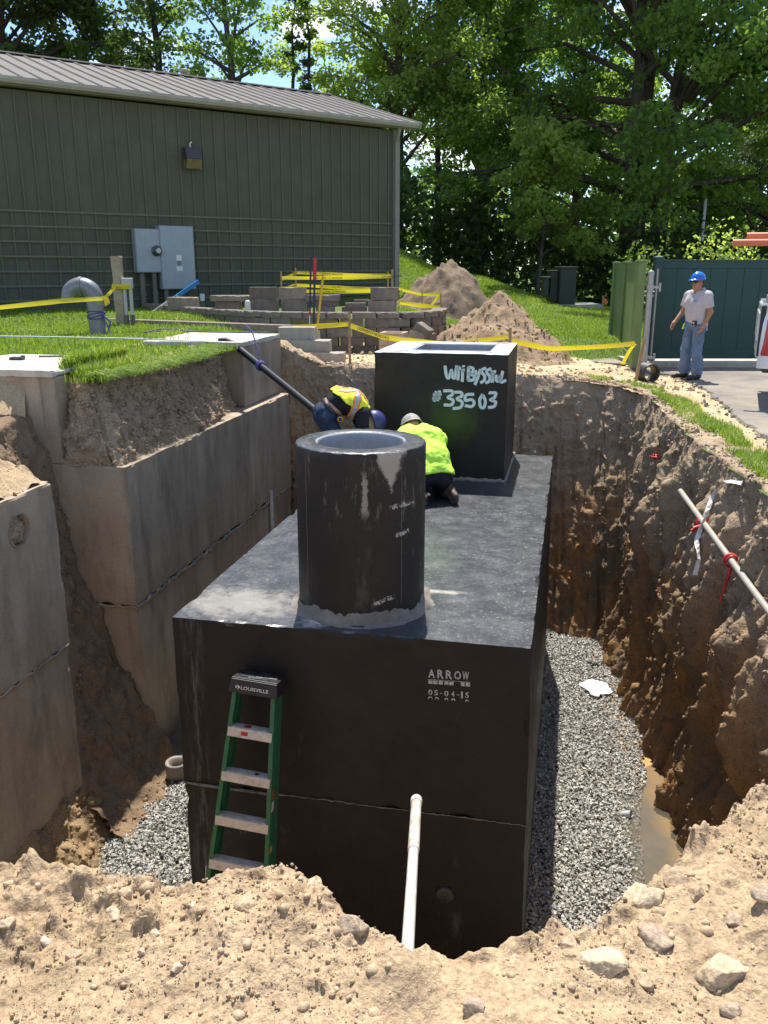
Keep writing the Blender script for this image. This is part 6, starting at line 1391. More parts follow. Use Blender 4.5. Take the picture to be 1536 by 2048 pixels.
# rubble that fringes the cut faces
rg = np.random.RandomState(43); rimp, _ = resample(np.array(WTOP), .02); k = rg.randint(0, len(rimp), 2600); off = rg.randn(2600) * .16; pos = np.column_stack([rimp[k] + np.column_stack([off, off * .3 + .05]), np.zeros(2600)])
pos[:, 2] = ground_z(pos[:, 0], pos[:, 1]) + .02; s = .008 + .03 * rg.rand(2600) ** 4
k_ = ~inside(PIT, pos[:, 0], pos[:, 1]); tag(scatter('rim_rubble', pos[k_], s[k_], rg, tint_mat('rim_stone', [(0, (.21, .16, .11)), (.6, (.34, .26, .175)), (1, (.50, .43, .34))], .95), 'ico'), kind='stuff')

# ------------------------------------------------------------------ foliage
def leaf_mat(name, stops, trans, tk=.5, rough=.5):
    n = NT(name); c = n.ramp(n.attr('tint'), stops); n.fin(c, rough, None, .35)
    t_ = n.n('ShaderNodeBsdfTranslucent'); tcx = n.mix(1.0, c, trans, 'MULTIPLY'); n.l(tcx, t_.inputs[0])
    mx_ = n.n('ShaderNodeMixShader'); mx_.inputs[0].default_value = tk; n.l(n.b.outputs[0], mx_.inputs[1]); n.l(t_.outputs[0], mx_.inputs[2]); n.l(mx_.outputs[0], n.out.inputs[0]); return n.m
M_LEAF_MAPLE = leaf_mat('maple_leaf', [(0, (.052, .098, .027)), (.5, (.094, .160, .041)), (.85, (.145, .22, .056)), (1, (.225, .285, .085))], (3.0, 2.9, 1.5), .55)
M_LEAF_LIGHT = leaf_mat('light_leaf', [(0, (.11, .170, .048)), (.5, (.165, .235, .065)), (1, (.25, .31, .09))], (2.9, 2.75, 1.5), .57)
M_LEAF_DARK = leaf_mat('dark_leaf', [(0, (.034, .064, .022)), (.6, (.062, .106, .031)), (1, (.11, .16, .044))], (2.7, 2.6, 1.4), .45)
M_LEAF_GREY = leaf_mat('grey_leaf', [(0, (.075, .10, .06)), (.6, (.11, .145, .085)), (1, (.15, .19, .11))], (1.8, 1.8, 1.3), .4)
M_BARK = simple('bark', (.085, .072, .060), .9, .3, 5, .2, bump=.7, bscale=25); M_BARKD = simple('dark_bark', (.045, .038, .032), .9, .3, 5, .2, bump=.7, bscale=25)
def leaf_arrays(C, size, rng, tint, up=.5):
    N = len(C); nrm = rng.randn(N, 3) * .8 + [0, 0, up]; nrm /= np.linalg.norm(nrm, axis=1)[:, None]
    a = np.cross(nrm, rng.randn(N, 3)); a /= np.linalg.norm(a, axis=1)[:, None]; b = np.cross(nrm, a); s = (size * rng.uniform(.6, 1.25, N))[:, None]
    V = np.stack([C - a * s * .5, C + b * s * .38 + nrm * s * .10, C + a * s * .55 - nrm * s * .05, C - b * s * .38 + nrm * s * .10], 1)
    return V.reshape(-1, 3), np.arange(N * 4).reshape(N, 4), np.repeat(tint, 4)
def tree(name, label, base, H, spread, crown0, nb, per, lsize, lmat, seed, tr=.28, style='round', stems=((0, 0, 0, 0),), lean=(0, 0), bark=None, group=None, low=0.0, shell=.35, cl=.85, up=.5):
    rng = np.random.RandomState(seed); root = thing(name, label, 'tree', base, 0, group); mb_ = MB(); C = []; T = []
    stem_paths = []
    for (sx, sy, dx, dy) in stems:
        P = []; n_ = 9
        for i in range(n_):
            f = i / (n_ - 1); P.append(Vector((sx + (dx + lean[0]) * f ** 1.2 * H * .5 + rng.randn() * .05 * i * .4, sy + (dy + lean[1]) * f ** 1.2 * H * .5 + rng.randn() * .05 * i * .4, -.3 + f * H * .93)))
        rads = [tr * (1.25 if i == 0 else 1) * (1 - .88 * (i / (n_ - 1)) ** .9) for i in range(n_)]; mb_.tube(P, rads, 10); stem_paths.append(P)
    for i in range(nb):
        P = stem_paths[rng.randint(len(stem_paths))]; f = crown0 + (1 - crown0) * (i + rng.rand()) / nb; q = f * (len(P) - 1); j = min(int(q), len(P) - 2); o = P[j].lerp(P[j + 1], q - j)
        g = (f - crown0) / (1 - crown0)
        if style == 'round': L_ = spread * math.sqrt(max(.05, 1 - (1.25 * g - .42) ** 2 / .85)) * rng.uniform(.65, 1.1)
        elif style == 'column': L_ = spread * rng.uniform(.5, 1.1) * (1 - .4 * g)
        else: L_ = spread * (1.05 - g) * rng.uniform(.6, 1.1)
        az = i * 2.399 + rng.randn() * .4; el = (rng.uniform(.2, .75) if style == 'round' else rng.uniform(-.05, .5)) + .4 * g - (low if g < .3 else 0)
        d = Vector((math.cos(az) * math.cos(el), math.sin(az) * math.cos(el), math.sin(el))); mid = o + d * L_ * .5 + Vector((0, 0, L_ * .08)); e = o + d * L_ - Vector((0, 0, L_ * .10 * (1 - g)))
        r0 = tr * .36 * (1 - .65 * g) * (L_ / spread + .2); mb_.tube([o, mid, e], [r0, r0 * .6, r0 * .15], 6, caps=False)
        bt_ = rng.rand()
        for k in range(max(3, int(L_ / .55))):
            t_ = shell + (1.02 - shell) * rng.rand() ** .7; c = (o.lerp(mid, t_ * 2) if t_ < .5 else mid.lerp(e, t_ * 2 - 1)) + Vector(rng.randn(3) * [.42, .42, .3] * (L_ / 3.2))
            n_ = int(per * rng.uniform(.5, 1.3)); rr = cl * rng.uniform(.55, 1.15); q_ = rng.randn(n_, 3); q_ *= (rr * rng.rand(n_, 1) ** .4) / np.linalg.norm(q_, axis=1)[:, None]; q_[:, 2] *= .62
            C.append(np.array(c[:]) + q_); T.append(np.clip(.25 * bt_ + .35 * rng.rand() + .4 * rng.rand(n_), 0, 1))
            if rng.rand() < .35: mb_.tube([mid, Vector(c)], [r0 * .35, r0 * .1], 4, caps=False)
    C = np.vstack(C); T = np.concatenate(T); V, F, tt = leaf_arrays(C, lsize, rng, T, up); me = mesh_np('crown', V, F, [lmat]); fattr(me, 'tint', tt)
    o = link('crown', me, root); o['kind'] = 'stuff'; mb_.build('trunk', bark or M_BARK, root); return root
def at_ground(px, y, dz=0.0):
    p = aty(px, 600, y); return (p.x, y, gz(p.x, y) + dz)
# the large maple behind the gate, three stems
b = at_ground(1262, 38)
tree('maple_tree', 'large spreading maple with three dark stems rising behind the gate', b, 22, 9.4, .20, 86, 165, .21, M_LEAF_MAPLE, 21, .46, stems=((-.35, 0, -.012, .0), (.15, .6, .02, .02), (.85, .2, .10, .0)), low=.35, cl=1.05)
# woods to the left and behind the shed
tree('broadleaf_tree', 'dark tall tree filling the top left corner behind the shed roof', at_ground(60, 43), 19, 5.6, .3, 50, 110, .24, M_LEAF_DARK, 5, .35, cl=1.0, bark=M_BARKD)
tree('broadleaf_tree', 'dark tree second from the left behind the shed roof', at_ground(205, 46), 17.5, 4.0, .3, 40, 85, .24, M_LEAF_DARK, 6, .3, cl=1.0, bark=M_BARKD)
tree('conifer_tree', 'dark ragged tree rising against the sky left of the lighter tree', at_ground(345, 44), 17, 2.5, .25, 34, 44, .22, M_LEAF_DARK, 7, .3, 'cone', bark=M_BARKD)
tree('broadleaf_tree', 'mid green tree with open crown over the middle of the shed roof', at_ground(480, 42), 15.5, 3.2, .28, 34, 70, .20, M_LEAF_MAPLE, 8, .26, cl=.85)
tree('snag_tree', 'thin dead trunk wrapped in vines alone against the sky', at_ground(596, 42), 12.2, .62, .35, 26, 55, .17, M_LEAF_DARK, 9, .16, 'column', cl=.38, bark=M_BARKD, stems=((0, 0, 0, 0), (.75, .2, .012, 0)))
tree('broadleaf_tree', 'bright yellow green tree right of the sky gap beside the shed', at_ground(795, 42), 19, 4.7, .22, 70, 105, .19, M_LEAF_LIGHT, 10, .30, cl=.95)
tree('broadleaf_tree', 'mid green tree between the bright tree and the maple', at_ground(955, 47), 20, 5.0, .22, 56, 110, .21, M_LEAF_MAPLE, 11, .32, cl=1.0)
tree('broadleaf_tree', 'dark slim tree standing in the shade right of the shed corner', at_ground(872, 45), 15, 2.0, .55, 18, 50, .22, M_LEAF_DARK, 12, .22, cl=.9, bark=M_BARKD)
tree('broadleaf_tree', 'small sunlit maple with low sprays of leaves left of the maple stems', at_ground(1075, 35), 6.6, 2.3, .30, 24, 120, .19, M_LEAF_LIGHT, 13, .10, cl=.62)
tree('willow_tree', 'hazy grey green tree at the right edge above the fence', at_ground(1490, 50), 9.5, 3.4, .22, 40, 150, .17, M_LEAF_GREY, 14, .2, cl=.85)
tree('broadleaf_tree', 'light green bushy tree above the fence next to the pale lamp pole', at_ground(1385, 42), 6.4, 2.5, .2, 26, 150, .19, M_LEAF_LIGHT, 15, .14, cl=.75)
tree('broadleaf_tree', 'tall dark tree cut off by the right edge of the photo', at_ground(1640, 42), 19, 6.2, .40, 46, 110, .23, M_LEAF_MAPLE, 16, .34, cl=1.0)
tree('broadleaf_tree', 'tall green tree showing through the gap behind the large maple', at_ground(1140, 52), 20, 5.6, .25, 50, 110, .22, M_LEAF_MAPLE, 17, .32, cl=1.0)
# shady undergrowth and the woods beyond: nobody could count these
def mass(name, spots, lmat, lsize, seed, per=260):
    rng = np.random.RandomState(seed); C = []; T = []
    for (x, y, r_, h_) in spots:
        n_ = int(per * r_ * h_ / 2); q = rng.randn(n_, 3); q /= np.linalg.norm(q, axis=1)[:, None]; q *= rng.rand(n_, 1) ** .35
        lump = 1 + fbm(q * 2 + x, 1, 2)[:, None] * .5; C.append(np.array([x, y, gz(x, y) + h_ * .48]) + q * lump * [r_, r_ * .8, h_ * .55]); T.append(np.clip(rng.rand() * .5 + rng.rand(n_) * .5, 0, 1))
    V, F, tt = leaf_arrays(np.vstack(C), lsize, rng, np.concatenate(T), .4); me = mesh_np(name, V, F, [lmat]); fattr(me, 'tint', tt); return tag(link(name, me), kind='stuff')
rg = np.random.RandomState(77)
mass('undergrowth', [(x + rg.randn() * .5, 36.5 + rg.rand() * 3.5 - .1 * x, rg.uniform(1.2, 2.2), rg.uniform(2.0, 4.6)) for x in np.arange(-3, 22, 1.0)], M_LEAF_DARK, .30, 3, 230)
mass('distant_woods', [(x + rg.randn() * 1.5, 56 + rg.rand() * 16, rg.uniform(3.5, 5.5), rg.uniform(5, 8)) for x in np.arange(-45, 48, 2.6)], M_LEAF_DARK, .62, 4, 46)
mass('fence_shrubs', [(x + rg.randn() * .4, 22 + rg.rand() * 5, rg.uniform(.8, 1.3), rg.uniform(1.7, 2.6)) for x in np.arange(7.6, 15, 1.1)], M_LEAF_LIGHT, .11, 6, 900)
q = at_ground(1392, 36); t = thing('lamp_pole', 'pale slender pole standing among the trees above the fence', 'pole', q); m = MB(); m.tube([(0, 0, 0), (0, 0, 4.3)], [.085, .06], 10); m.build('shaft', simple('pole_grey', (.42, .44, .44), .5), t)

# ------------------------------------------------------------------ grass
M_GRASS = leaf_mat('grass_blade', [(0, (.10, .17, .02)), (.5, (.15, .245, .03)), (.85, (.20, .29, .045)), (1, (.36, .33, .13))], (1.9, 1.8, 1.0), .42, .45)
def grass(name, x, y, z, h, wd, rng, lean=.5, hang=None):
    N = len(x); az = rng.rand(N) * 2 * math.pi; dx, dy = np.cos(az), np.sin(az); ln = rng.rand(N) * lean * h; hh = h * rng.uniform(.55, 1.15, N); p = np.column_stack([x, y, z - .012])
    s = np.column_stack([-dy, dx, 0 * dx]) * (wd * rng.uniform(.7, 1.3, N))[:, None] / 2; d = np.column_stack([dx, dy, 0 * dx])
    if hang is not None: d = d * .5 + hang; ln = ln + h * .55 * rng.rand(N)
    mid = p + d * (ln * .35)[:, None] + np.column_stack([0 * x, 0 * x, hh * .6]); tip = p + d * ln[:, None] * 1.3 + np.column_stack([0 * x, 0 * x, hh * (1 if hang is None else .55)])
    V = np.stack([p - s, p + s, mid + s * .75, mid - s * .75, tip], 1).reshape(-1, 3); k = np.arange(N)[:, None] * 5
    me = mesh_np(name, V, [k + [0, 1, 2, 3], k + [3, 2, 4]], [M_GRASS]); fattr(me, 'tint', np.repeat(np.clip(rng.rand(N) * .8 + .3 * fbm(np.column_stack([x, y, 0 * x]), .8, 2) + .1, 0, 1), 5)); return tag(link(name, me), kind='stuff')
rg = np.random.RandomState(91)
lids = [[A_TO(a_, b_) for a_, b_ in ((-2.05, -.05), (-.64, -.05), (-1.12, 1.45), (-2.05, 1.45))], [A_TO(a_, b_) for a_, b_ in ((-1.3, 3.80), (-.1, 3.72), (-.1, 5.4), (-1.62, 5.4))]]
N = 150000; x = rg.uniform(-9.5, -1.0, N); y = rg.uniform(7.9, 20.5, N); lx, ly = A_IN(x, y)
_c = math.cos(R(34.6)); bx_, by_ = B_IN(x, y)
k_ = (lx < -.22) & (ly > .12 + .1 * fbm(np.column_stack([x, y, 0 * x]), 2, 2)) & ((ly < 5.3) | (x < -2.0)) & (by_ < -.15) & (np.abs(x) < y * .52 + .8) & (rg.rand(N) < np.clip(1.35 - (y - 8) / 13, .3, 1))
k_ &= ~inside(lids[0], x, y) & ~inside(lids[1], x, y) & ~((y > 17.0) & (x > -3.0)); x, y = x[k_], y[k_]
lx, ly = A_IN(x, y); onlid = ((lx > -2.03) & (lx < -.62) & (ly > -.03) & (ly < 1.48)) | ((lx > -1.62) & (ly > 3.75) & (ly < 5.4) & (lx < -.16))
grass('grass', x, y, np.where(onlid, .838, ground_z(x, y)), .045 + .055 * rg.rand(len(x)) * (1 + fbm(np.column_stack([x, y, 0 * x]), 1.5, 2)), .008 + .0006 * (y - 8), rg)
# fringe that hangs over the cut edge of the lawn
N = 9000; s_ = rg.rand(N); lyv = .2 + s_ * 3.5; lxv = np.interp(lyv, [.2, 1.2, 2.2, 3.0, 3.7], [-.42, -.34, -.32, -.42, -.62]) + rg.randn(N) * .07 + .10 * fbm(np.column_stack([lyv, 0 * lyv, 0 * lyv]), 2.5, 2)
x, y = A_TO(lxv, lyv); hd = np.tile(np.array([math.cos(R(-11.2)), math.sin(R(-11.2)) - .35, -.15]), (N, 1))
grass('grass', x, y, np.full(N, .72), .10 + .06 * rg.rand(N), .009, rg, .8, hd)
N = 5200; lyv = .25 + 1.25 * rg.rand(N); lxv = -.44 - .30 * rg.rand(N); x, y = A_TO(lxv, lyv); grass('grass', x, y, np.where(lxv < -.655, .835, .72), .09 + .08 * rg.rand(N), .009, rg, .6)
# ragged strip of turf along the right rim
rimp, tt = resample(np.array(WTOP)[2:9], .02); N = 22000; k = rg.randint(0, len(rimp), N); tgx = np.gradient(rimp, axis=0); tgx /= np.linalg.norm(tgx, axis=1)[:, None]; outw = np.stack([tgx[:, 1], -tgx[:, 0]], 1)
off = .12 + rg.rand(N) * .36 + .13 * fbm(np.column_stack([rimp[k], 0 * k]), .9, 2); pos = rimp[k] + outw[k] * off[:, None]
dens = np.interp(k / len(rimp), [0, .08, .2, .5, .72, .8, .83, 1], [.5, 1, .85, .9, .9, .8, .0, .0]) * sst(-.45, .05, fbm(np.column_stack([pos, 0 * k]), 1.6, 2)); k_ = rg.rand(N) < dens; x, y = pos[k_].T
grass('grass', x, y, ground_z(x, y) + .015, .05 + .05 * rg.rand(len(x)), .008, rg, .7)
# lawn on the right and the bank below the trees
N = 150000; x = rg.uniform(.2, 11, N); y = 16.6 + 19.9 * rg.rand(N); bx_, by_ = B_IN(x, y)
k_ = ~inside(sandp, x, y) & ((x > 1.4) | (y > 18)) & ~((bx_ < .1) & (by_ > -.1)) & (((x - 2.15) / 1.25) ** 2 + ((y - 16.3) / 1.75) ** 2 > 1) & (((x - 1.72) / 1.28) ** 2 + ((y - 23.2) / 1.5) ** 2 > 1) & ~((x > 4.55) & (y < 17.0)) & (y > 16.4 + 0 * x) & (rg.rand(N) < np.clip(1.4 - (y - 17) / 26, .4, 1))
x, y = x[k_], y[k_]; grass('grass', x, y, ground_z(x, y) + .005, .055 + .05 * rg.rand(len(x)), .012 + .0007 * (y - 17), rg)
# ------------------------------------------------------------------ people: one continuous surface grown round a posed skeleton
class Field:
    def __init__(s, lo, hi, h):
        s.lo = np.array(lo, float); s.h = h; s.n = np.ceil((np.array(hi) - s.lo) / h).astype(int) + 1
        s.ax = [s.lo[i] + h * np.arange(s.n[i]) for i in range(3)]; s.D = np.full(s.n, .5, np.float32)
    def block(s, lo, hi):
        a = np.clip(np.floor((np.array(lo) - s.lo) / s.h).astype(int), 0, s.n); b = np.clip(np.ceil((np.array(hi) - s.lo) / s.h).astype(int) + 1, 0, s.n)
        sl = tuple(slice(a[i], b[i]) for i in range(3)); return sl, np.meshgrid(*[s.ax[i][sl[i]] for i in range(3)], indexing='ij')
    def join(s, sl, d, k):
        o = s.D[sl]; hh = np.clip(.5 + .5 * (o - d) / k, 0, 1); s.D[sl] = o + (d - o) * hh - k * hh * (1 - hh)
    def cone(s, a, b, ra, rb=None, k=.03, cuts=()):
        rb = ra if rb is None else rb; a, b = np.array(a, float), np.array(b, float); m = max(ra, rb) + .10
        sl, (X, Y, Z) = s.block(np.minimum(a, b) - m, np.maximum(a, b) + m)
        if X.size == 0: return
        ab = b - a; t = np.clip(((X - a[0]) * ab[0] + (Y - a[1]) * ab[1] + (Z - a[2]) * ab[2]) / (ab @ ab + 1e-9), 0, 1)
        d = np.sqrt((X - a[0] - t * ab[0]) ** 2 + (Y - a[1] - t * ab[1]) ** 2 + (Z - a[2] - t * ab[2]) ** 2) - (ra + (rb - ra) * t)
        for (c, nn) in cuts: d = np.maximum(d, (X - c[0]) * nn[0] + (Y - c[1]) * nn[1] + (Z - c[2]) * nn[2])
        s.join(sl, d, k)
    def ell(s, c, r, M=None, k=.03, cuts=()):
        c = np.array(c, float); r = np.array(r, float); m = r.max() + .08; sl, (X, Y, Z) = s.block(c - m, c + m)
        if X.size == 0: return
        P = np.stack([X - c[0], Y - c[1], Z - c[2]], -1)
        if M is not None: P = P @ np.array(M)                    # columns of M = ellipsoid axes
        k0 = np.sqrt(((P / r) ** 2).sum(-1)); k1 = np.sqrt(((P / r ** 2) ** 2).sum(-1)) + 1e-9; d = k0 * (k0 - 1) / k1
        for (cc, nn) in cuts: d = np.maximum(d, (X - cc[0]) * nn[0] + (Y - cc[1]) * nn[1] + (Z - cc[2]) * nn[2])
        s.join(sl, d, k)
    def cut(s, c, nn):
        X, Y, Z = np.meshgrid(*s.ax, indexing='ij'); s.D = np.maximum(s.D, ((X - c[0]) * nn[0] + (Y - c[1]) * nn[1] + (Z - c[2]) * nn[2]).astype(np.float32))
    def folds(s, amp, sc_, seed=0.0, stretch=(1, 1, 1)):
        near = np.abs(s.D) < .04; idx = np.argwhere(near)
        P = (s.lo + idx * s.h) * np.array(stretch); s.D[near] += (fbm(P + seed, sc_, 3) * amp).astype(np.float32)
    def mesh(s, name, mat):
        D = s.D; sg = D < 0; c = [D[i:D.shape[0] - 1 + i, j:D.shape[1] - 1 + j, k:D.shape[2] - 1 + k] for i in (0, 1) for j in (0, 1) for k in (0, 1)]
        cs = np.stack([x < 0 for x in c]); act = cs.any(0) & ~cs.all(0); ids = np.full(act.shape, -1, np.int64); cells = np.argwhere(act); ids[act] = np.arange(len(cells))
        off = np.array([(i, j, k) for i in (0, 1) for j in (0, 1) for k in (0, 1)], float); val = np.stack([x[act] for x in c], 1); acc = np.zeros((len(cells), 3)); cnt = np.zeros(len(cells))
        for a in range(8):
            for b in range(a + 1, 8):
                if np.abs(off[a] - off[b]).sum() != 1: continue
                va, vb = val[:, a], val[:, b]; m = (va < 0) != (vb < 0); t = va / (va - vb + 1e-12); acc[m] += (off[a] + (off[b] - off[a]) * t[:, None])[m]; cnt[m] += 1
        V = s.lo + (cells + acc / np.maximum(cnt, 1)[:, None]) * s.h; F = []
        for ax in range(3):
            a = [slice(None)] * 3; b = [slice(None)] * 3; a[ax] = slice(0, -1); b[ax] = slice(1, None); cr = sg[tuple(a)] != sg[tuple(b)]; e = np.argwhere(cr)
            u, v = (ax + 1) % 3, (ax + 2) % 3; e = e[(e[:, u] > 0) & (e[:, v] > 0) & (e[:, u] < D.shape[u] - 1) & (e[:, v] < D.shape[v] - 1)]
            def cid(du, dv): q = e.copy(); q[:, u] += du; q[:, v] += dv; return ids[q[:, 0], q[:, 1], q[:, 2]]
            q = np.stack([cid(-1, -1), cid(0, -1), cid(0, 0), cid(-1, 0)], 1); fl = ~sg[tuple(a)][e[:, 0], e[:, 1], e[:, 2]]; q[fl] = q[fl][:, ::-1]; F.append(q[(q >= 0).all(1)])
        return mesh_np(name, V, np.vstack(F), [mat], True)
def vec(*a): return np.array(a, float)
def unit(a): a = np.array(a, float); return a / np.linalg.norm(a)
def hand(f, w_, d, palm_n, side, curl=.5, r=.0088):
    """palm plus five bent fingers; d = direction of the hand, palm_n = way the palm faces, side = thumb side"""
    d, palm_n = unit(d), unit(palm_n); s = unit(side); c = w_ + d * .045
    f.cone(w_, w_ + d * .03, .027, .030, .02); f.cone(c + s * .018 - d * .02, c + s * .024 + d * .04, .016, .015, .02); f.cone(c - s * .018 - d * .02, c - s * .024 + d * .035, .015, .014, .02)
    for o_, L_, cu in ((.030, .070, .9), (.010, .080, 1.0), (-.010, .074, 1.1), (-.029, .058, 1.25)):
        p = c + s * o_ + d * (.042 - abs(o_ - .005) * .25)
        for i, fr in enumerate((.46, .31, .23)):
            a = curl * cu * (.35 + .55 * i); q = p + (d * math.cos(a) + palm_n * math.sin(a)) * L_ * fr; f.cone(p, q, r - .0006 * i, r - .0006 * (i + 1), .006); p = q
    p = c + s * .026 - d * .03; q = p + unit(s * .8 + d * .7 + palm_n * .3) * .042; f.cone(p, q, .013, .011, .012); q2 = q + unit(d + palm_n * .5 + s * .15) * .034; f.cone(q, q2, .0105, .0085, .006)
def head(f, c, fw, up, ears=True):
    fw = unit(fw); up = unit(np.array(up) - fw * (np.array(up) @ fw)); lf = np.cross(up, fw); M = np.column_stack([fw, lf, up])
    f.ell(c + up * .025 - fw * .01, (.098, .078, .098), M, .02); f.ell(c - up * .045 + fw * .018, (.072, .062, .075), M, .03); f.ell(c - up * .098 + fw * .055, (.026, .028, .02), M, .02)
    f.cone(c + up * .012 + fw * .086, c - up * .030 + fw * .108, .009, .015, .012); f.ell(c + up * .024 + fw * .076, (.018, .055, .012), M, .015)
    f.ell(c - up * .062 + fw * .082, (.012, .026, .007), M, .008); f.ell(c - up * .074 + fw * .081, (.011, .022, .006), M, .006)
    if ears:
        for sgn in (-1, 1): f.ell(c + lf * sgn * .080 - fw * .012 - up * .012, (.016, .010, .030), M, .008)
    return fw, lf, up
SKIN = lambda n_, c: simple(n_, c, .55, .12, 14, .35, Subsurface__Weight=.0)
M_SKIN = SKIN('tanned_skin', (.36, .185, .115)); M_SKINP = SKIN('pale_skin', (.50, .30, .21))
def build_person(label, base, rz, J, H, skin, h=.0085):
    """J: joint positions; returns root and a function that makes a clothing field"""
    root = thing('person', label, 'person', base, rz); pts = np.array([v for v in J.values()]); lo, hi = pts.min(0) - .24, pts.max(0) + .24
    f = Field(lo, hi, h); w_ = J['w']  # body's width axis
    for sg in (-1, 1):
        a = w_ * sg
        f.cone(J['pel'] + a * .075, J['mid'] + a * .06, .105, .098, .05); f.cone(J['mid'] + a * .06, J['chest'] + a * .085, .098, .112, .05); f.cone(J['chest'] + a * .085, J['neck'] - (J['neck'] - J['chest']) * .3 + a * .09, .105, .07, .05)
        s_, e_, r_ = ('R', 'R', 'R') if sg < 0 else ('L', 'L', 'L')
        f.cone(J['neck'] + a * .03 - (J['head'] - J['neck']) * .2, J['sh' + s_], .060, .062, .04); f.cone(J['sh' + s_], J['el' + s_], .057, .043, .03); f.cone(J['el' + s_], J['wr' + s_], .043, .028, .02)
        hand(f, J['wr' + s_], J['hd' + s_] - J['wr' + s_], J['pn' + s_], J['ts' + s_], H.get('curl', .5))
        f.cone(J['hip' + s_], J['kn' + s_], .092, .060, .04); f.cone(J['kn' + s_], J['kn' + s_] + (J['an' + s_] - J['kn' + s_]) * .35, .058, .058, .03); f.cone(J['kn' + s_] + (J['an' + s_] - J['kn' + s_]) * .35, J['an' + s_], .058, .036, .03)
        f.cone(J['an' + s_], J['toe' + s_], .040, .030, .02)
    f.cone(J['neck'] - (J['head'] - J['neck']) * .15, J['head'] - unit(H['up']) * .03, .060, .056, .03); fw, lf, up = head(f, J['head'], H['fw'], H['up'])
    link('body', f.mesh('body', skin), root)
    return root, (lambda: Field(lo, hi, h)), (fw, lf, up)
def torso(f, J, g, k=.05):
    for sg in (-1, 1):
        a = J['w'] * sg; f.cone(J['pel'] + a * .075, J['mid'] + a * .06, .105 + g, .100 + g, k); f.cone(J['mid'] + a * .06, J['chest'] + a * .085, .100 + g, .112 + g, k); f.cone(J['chest'] + a * .085, J['neck'] - (J['neck'] - J['chest']) * .3 + a * .09, .105 + g, .072 + g, k)
def sleeves(f, J, g, frac, r0=.064, r1=.062, cuts=True):
    for s_, sg in (('R', -1), ('L', 1)):
        a = J['w'] * sg; d = unit(J['el' + s_] - J['sh' + s_]); e = J['sh' + s_] + (J['el' + s_] - J['sh' + s_]) * frac
        f.cone(J['neck'] + a * .055 - (J['head'] - J['neck']) * .3, J['sh' + s_], .058 + g, r0 + g, .04); f.cone(J['sh' + s_], e + d * .08, r0 + g, r1 + g, .03, [(e, d)] if cuts else [])
def legs(f, J, g, bell=.0, end=.93, calf=.0):
    for s_, sg in (('R', -1), ('L', 1)):
        a = J['w'] * sg; k_, n_ = J['kn' + s_], J['an' + s_]; e = k_ + (n_ - k_) * end; d = unit(n_ - k_)
        f.cone(J['pel'] + a * .07, J['hip' + s_], .112 + g, .100 + g, .05); f.cone(J['hip' + s_], k_, .098 + g, .066 + g, .04); f.cone(k_, e + d * .06, .066 + g + calf, .056 + g + bell, .03, [(e + d * .02, d)])
def lump(name, prims, mat, root, h=.007, folds=None, cuts=()):
    P = np.array([p for q in prims for p in (q[1] if q[0] == 'c' else [np.array(q[1]) - np.array(q[2]).max(), np.array(q[1]) + np.array(q[2]).max()])]); f = Field(P.min(0) - .12, P.max(0) + .12, h)
    for q in prims:
        if q[0] == 'c': f.cone(q[1][0], q[1][1], q[2], q[3], q[4])
        else: f.ell(q[1], q[2], q[3] if len(q) > 3 else None, q[4] if len(q) > 4 else .02)
    for c in cuts: f.cut(*c)
    if folds: f.folds(*folds)
    return link(name, f.mesh(name, mat), root)
def hard_hat(root, c, fw, lf, up, mat, brim=.06, name='hard_hat'):
    """shell with a brim and a ridge"""
    M = Matrix(((fw[0], lf[0], up[0], c[0]), (fw[1], lf[1], up[1], c[1]), (fw[2], lf[2], up[2], c[2]), (0, 0, 0, 1))); m = MB(); prof = []
    n_, k_ = 40, 10; V = []; F = []
    for i in range(k_ + 3):
        for j in range(n_):
            q = 2 * math.pi * j / n_; cx, sy = math.cos(q), math.sin(q)
            if i < k_: a = R(90) * i / (k_ - 1); rr = math.sin(a); V.append((rr * cx * .128, rr * sy * .108, .04 + math.cos(a) * .118 + .006 * math.exp(-(sy * rr * .108 / .018) ** 2) * (1 - a / R(120))))
            else:
                t = (i - k_ + 1) / 3; ext = (.012 + brim * max(0, cx) ** 1.5) * t; V.append((cx * (.128 + ext), sy * (.108 + .012 * t + ext * .1), .04 - .012 * t - .012 * t * max(0, cx)))
    for i in range(k_ + 2):
        for j in range(n_): F.append((i * n_ + j, (i + 1) * n_ + j, (i + 1) * n_ + (j + 1) % n_, i * n_ + (j + 1) % n_))
    m.add(V, F, 0, True, M); o = m.build(name, mat, root); s_ = o.modifiers.new('thickness', 'SOLIDIFY'); s_.thickness = .004; return o
def plane_parts(c, fw, lf, up): return Matrix(((fw[0], lf[0], up[0], c[0]), (fw[1], lf[1], up[1], c[1]), (fw[2], lf[2], up[2], c[2]), (0, 0, 0, 1)))
M_JEAN = simple('blue_denim', (.115, .175, .275), .85, .22, 9, .2, bump=.35, bscale=90, dirt=(.20, .235, .28), dirt_amt=.5); M_JEAND = simple('dark_denim', (.030, .045, .080), .85, .25, 9, .2, bump=.35, bscale=90)
M_POLO = simple('grey_knit', (.46, .43, .46), .85, .06, 12, .2, bump=.2, bscale=120, dirt=(.33, .31, .32), dirt_amt=.35); M_BOOT = simple('black_leather', (.022, .020, .019), .5, .3, 20); M_HAIR = simple('dark_hair', (.02, .014, .010), .6, .3, 60)
M_HATB = simple('blue_plastic', (.010, .145, .56), .2, .06, 6, .6); M_LIME = simple('lime_fabric', (.54, .90, .09), .7, .08, 10, .25, bump=.2, bscale=60); M_LIMEY = simple('yellow_mesh', (.78, .80, .05), .7, .08, 10, .25, bump=.3, bscale=110)
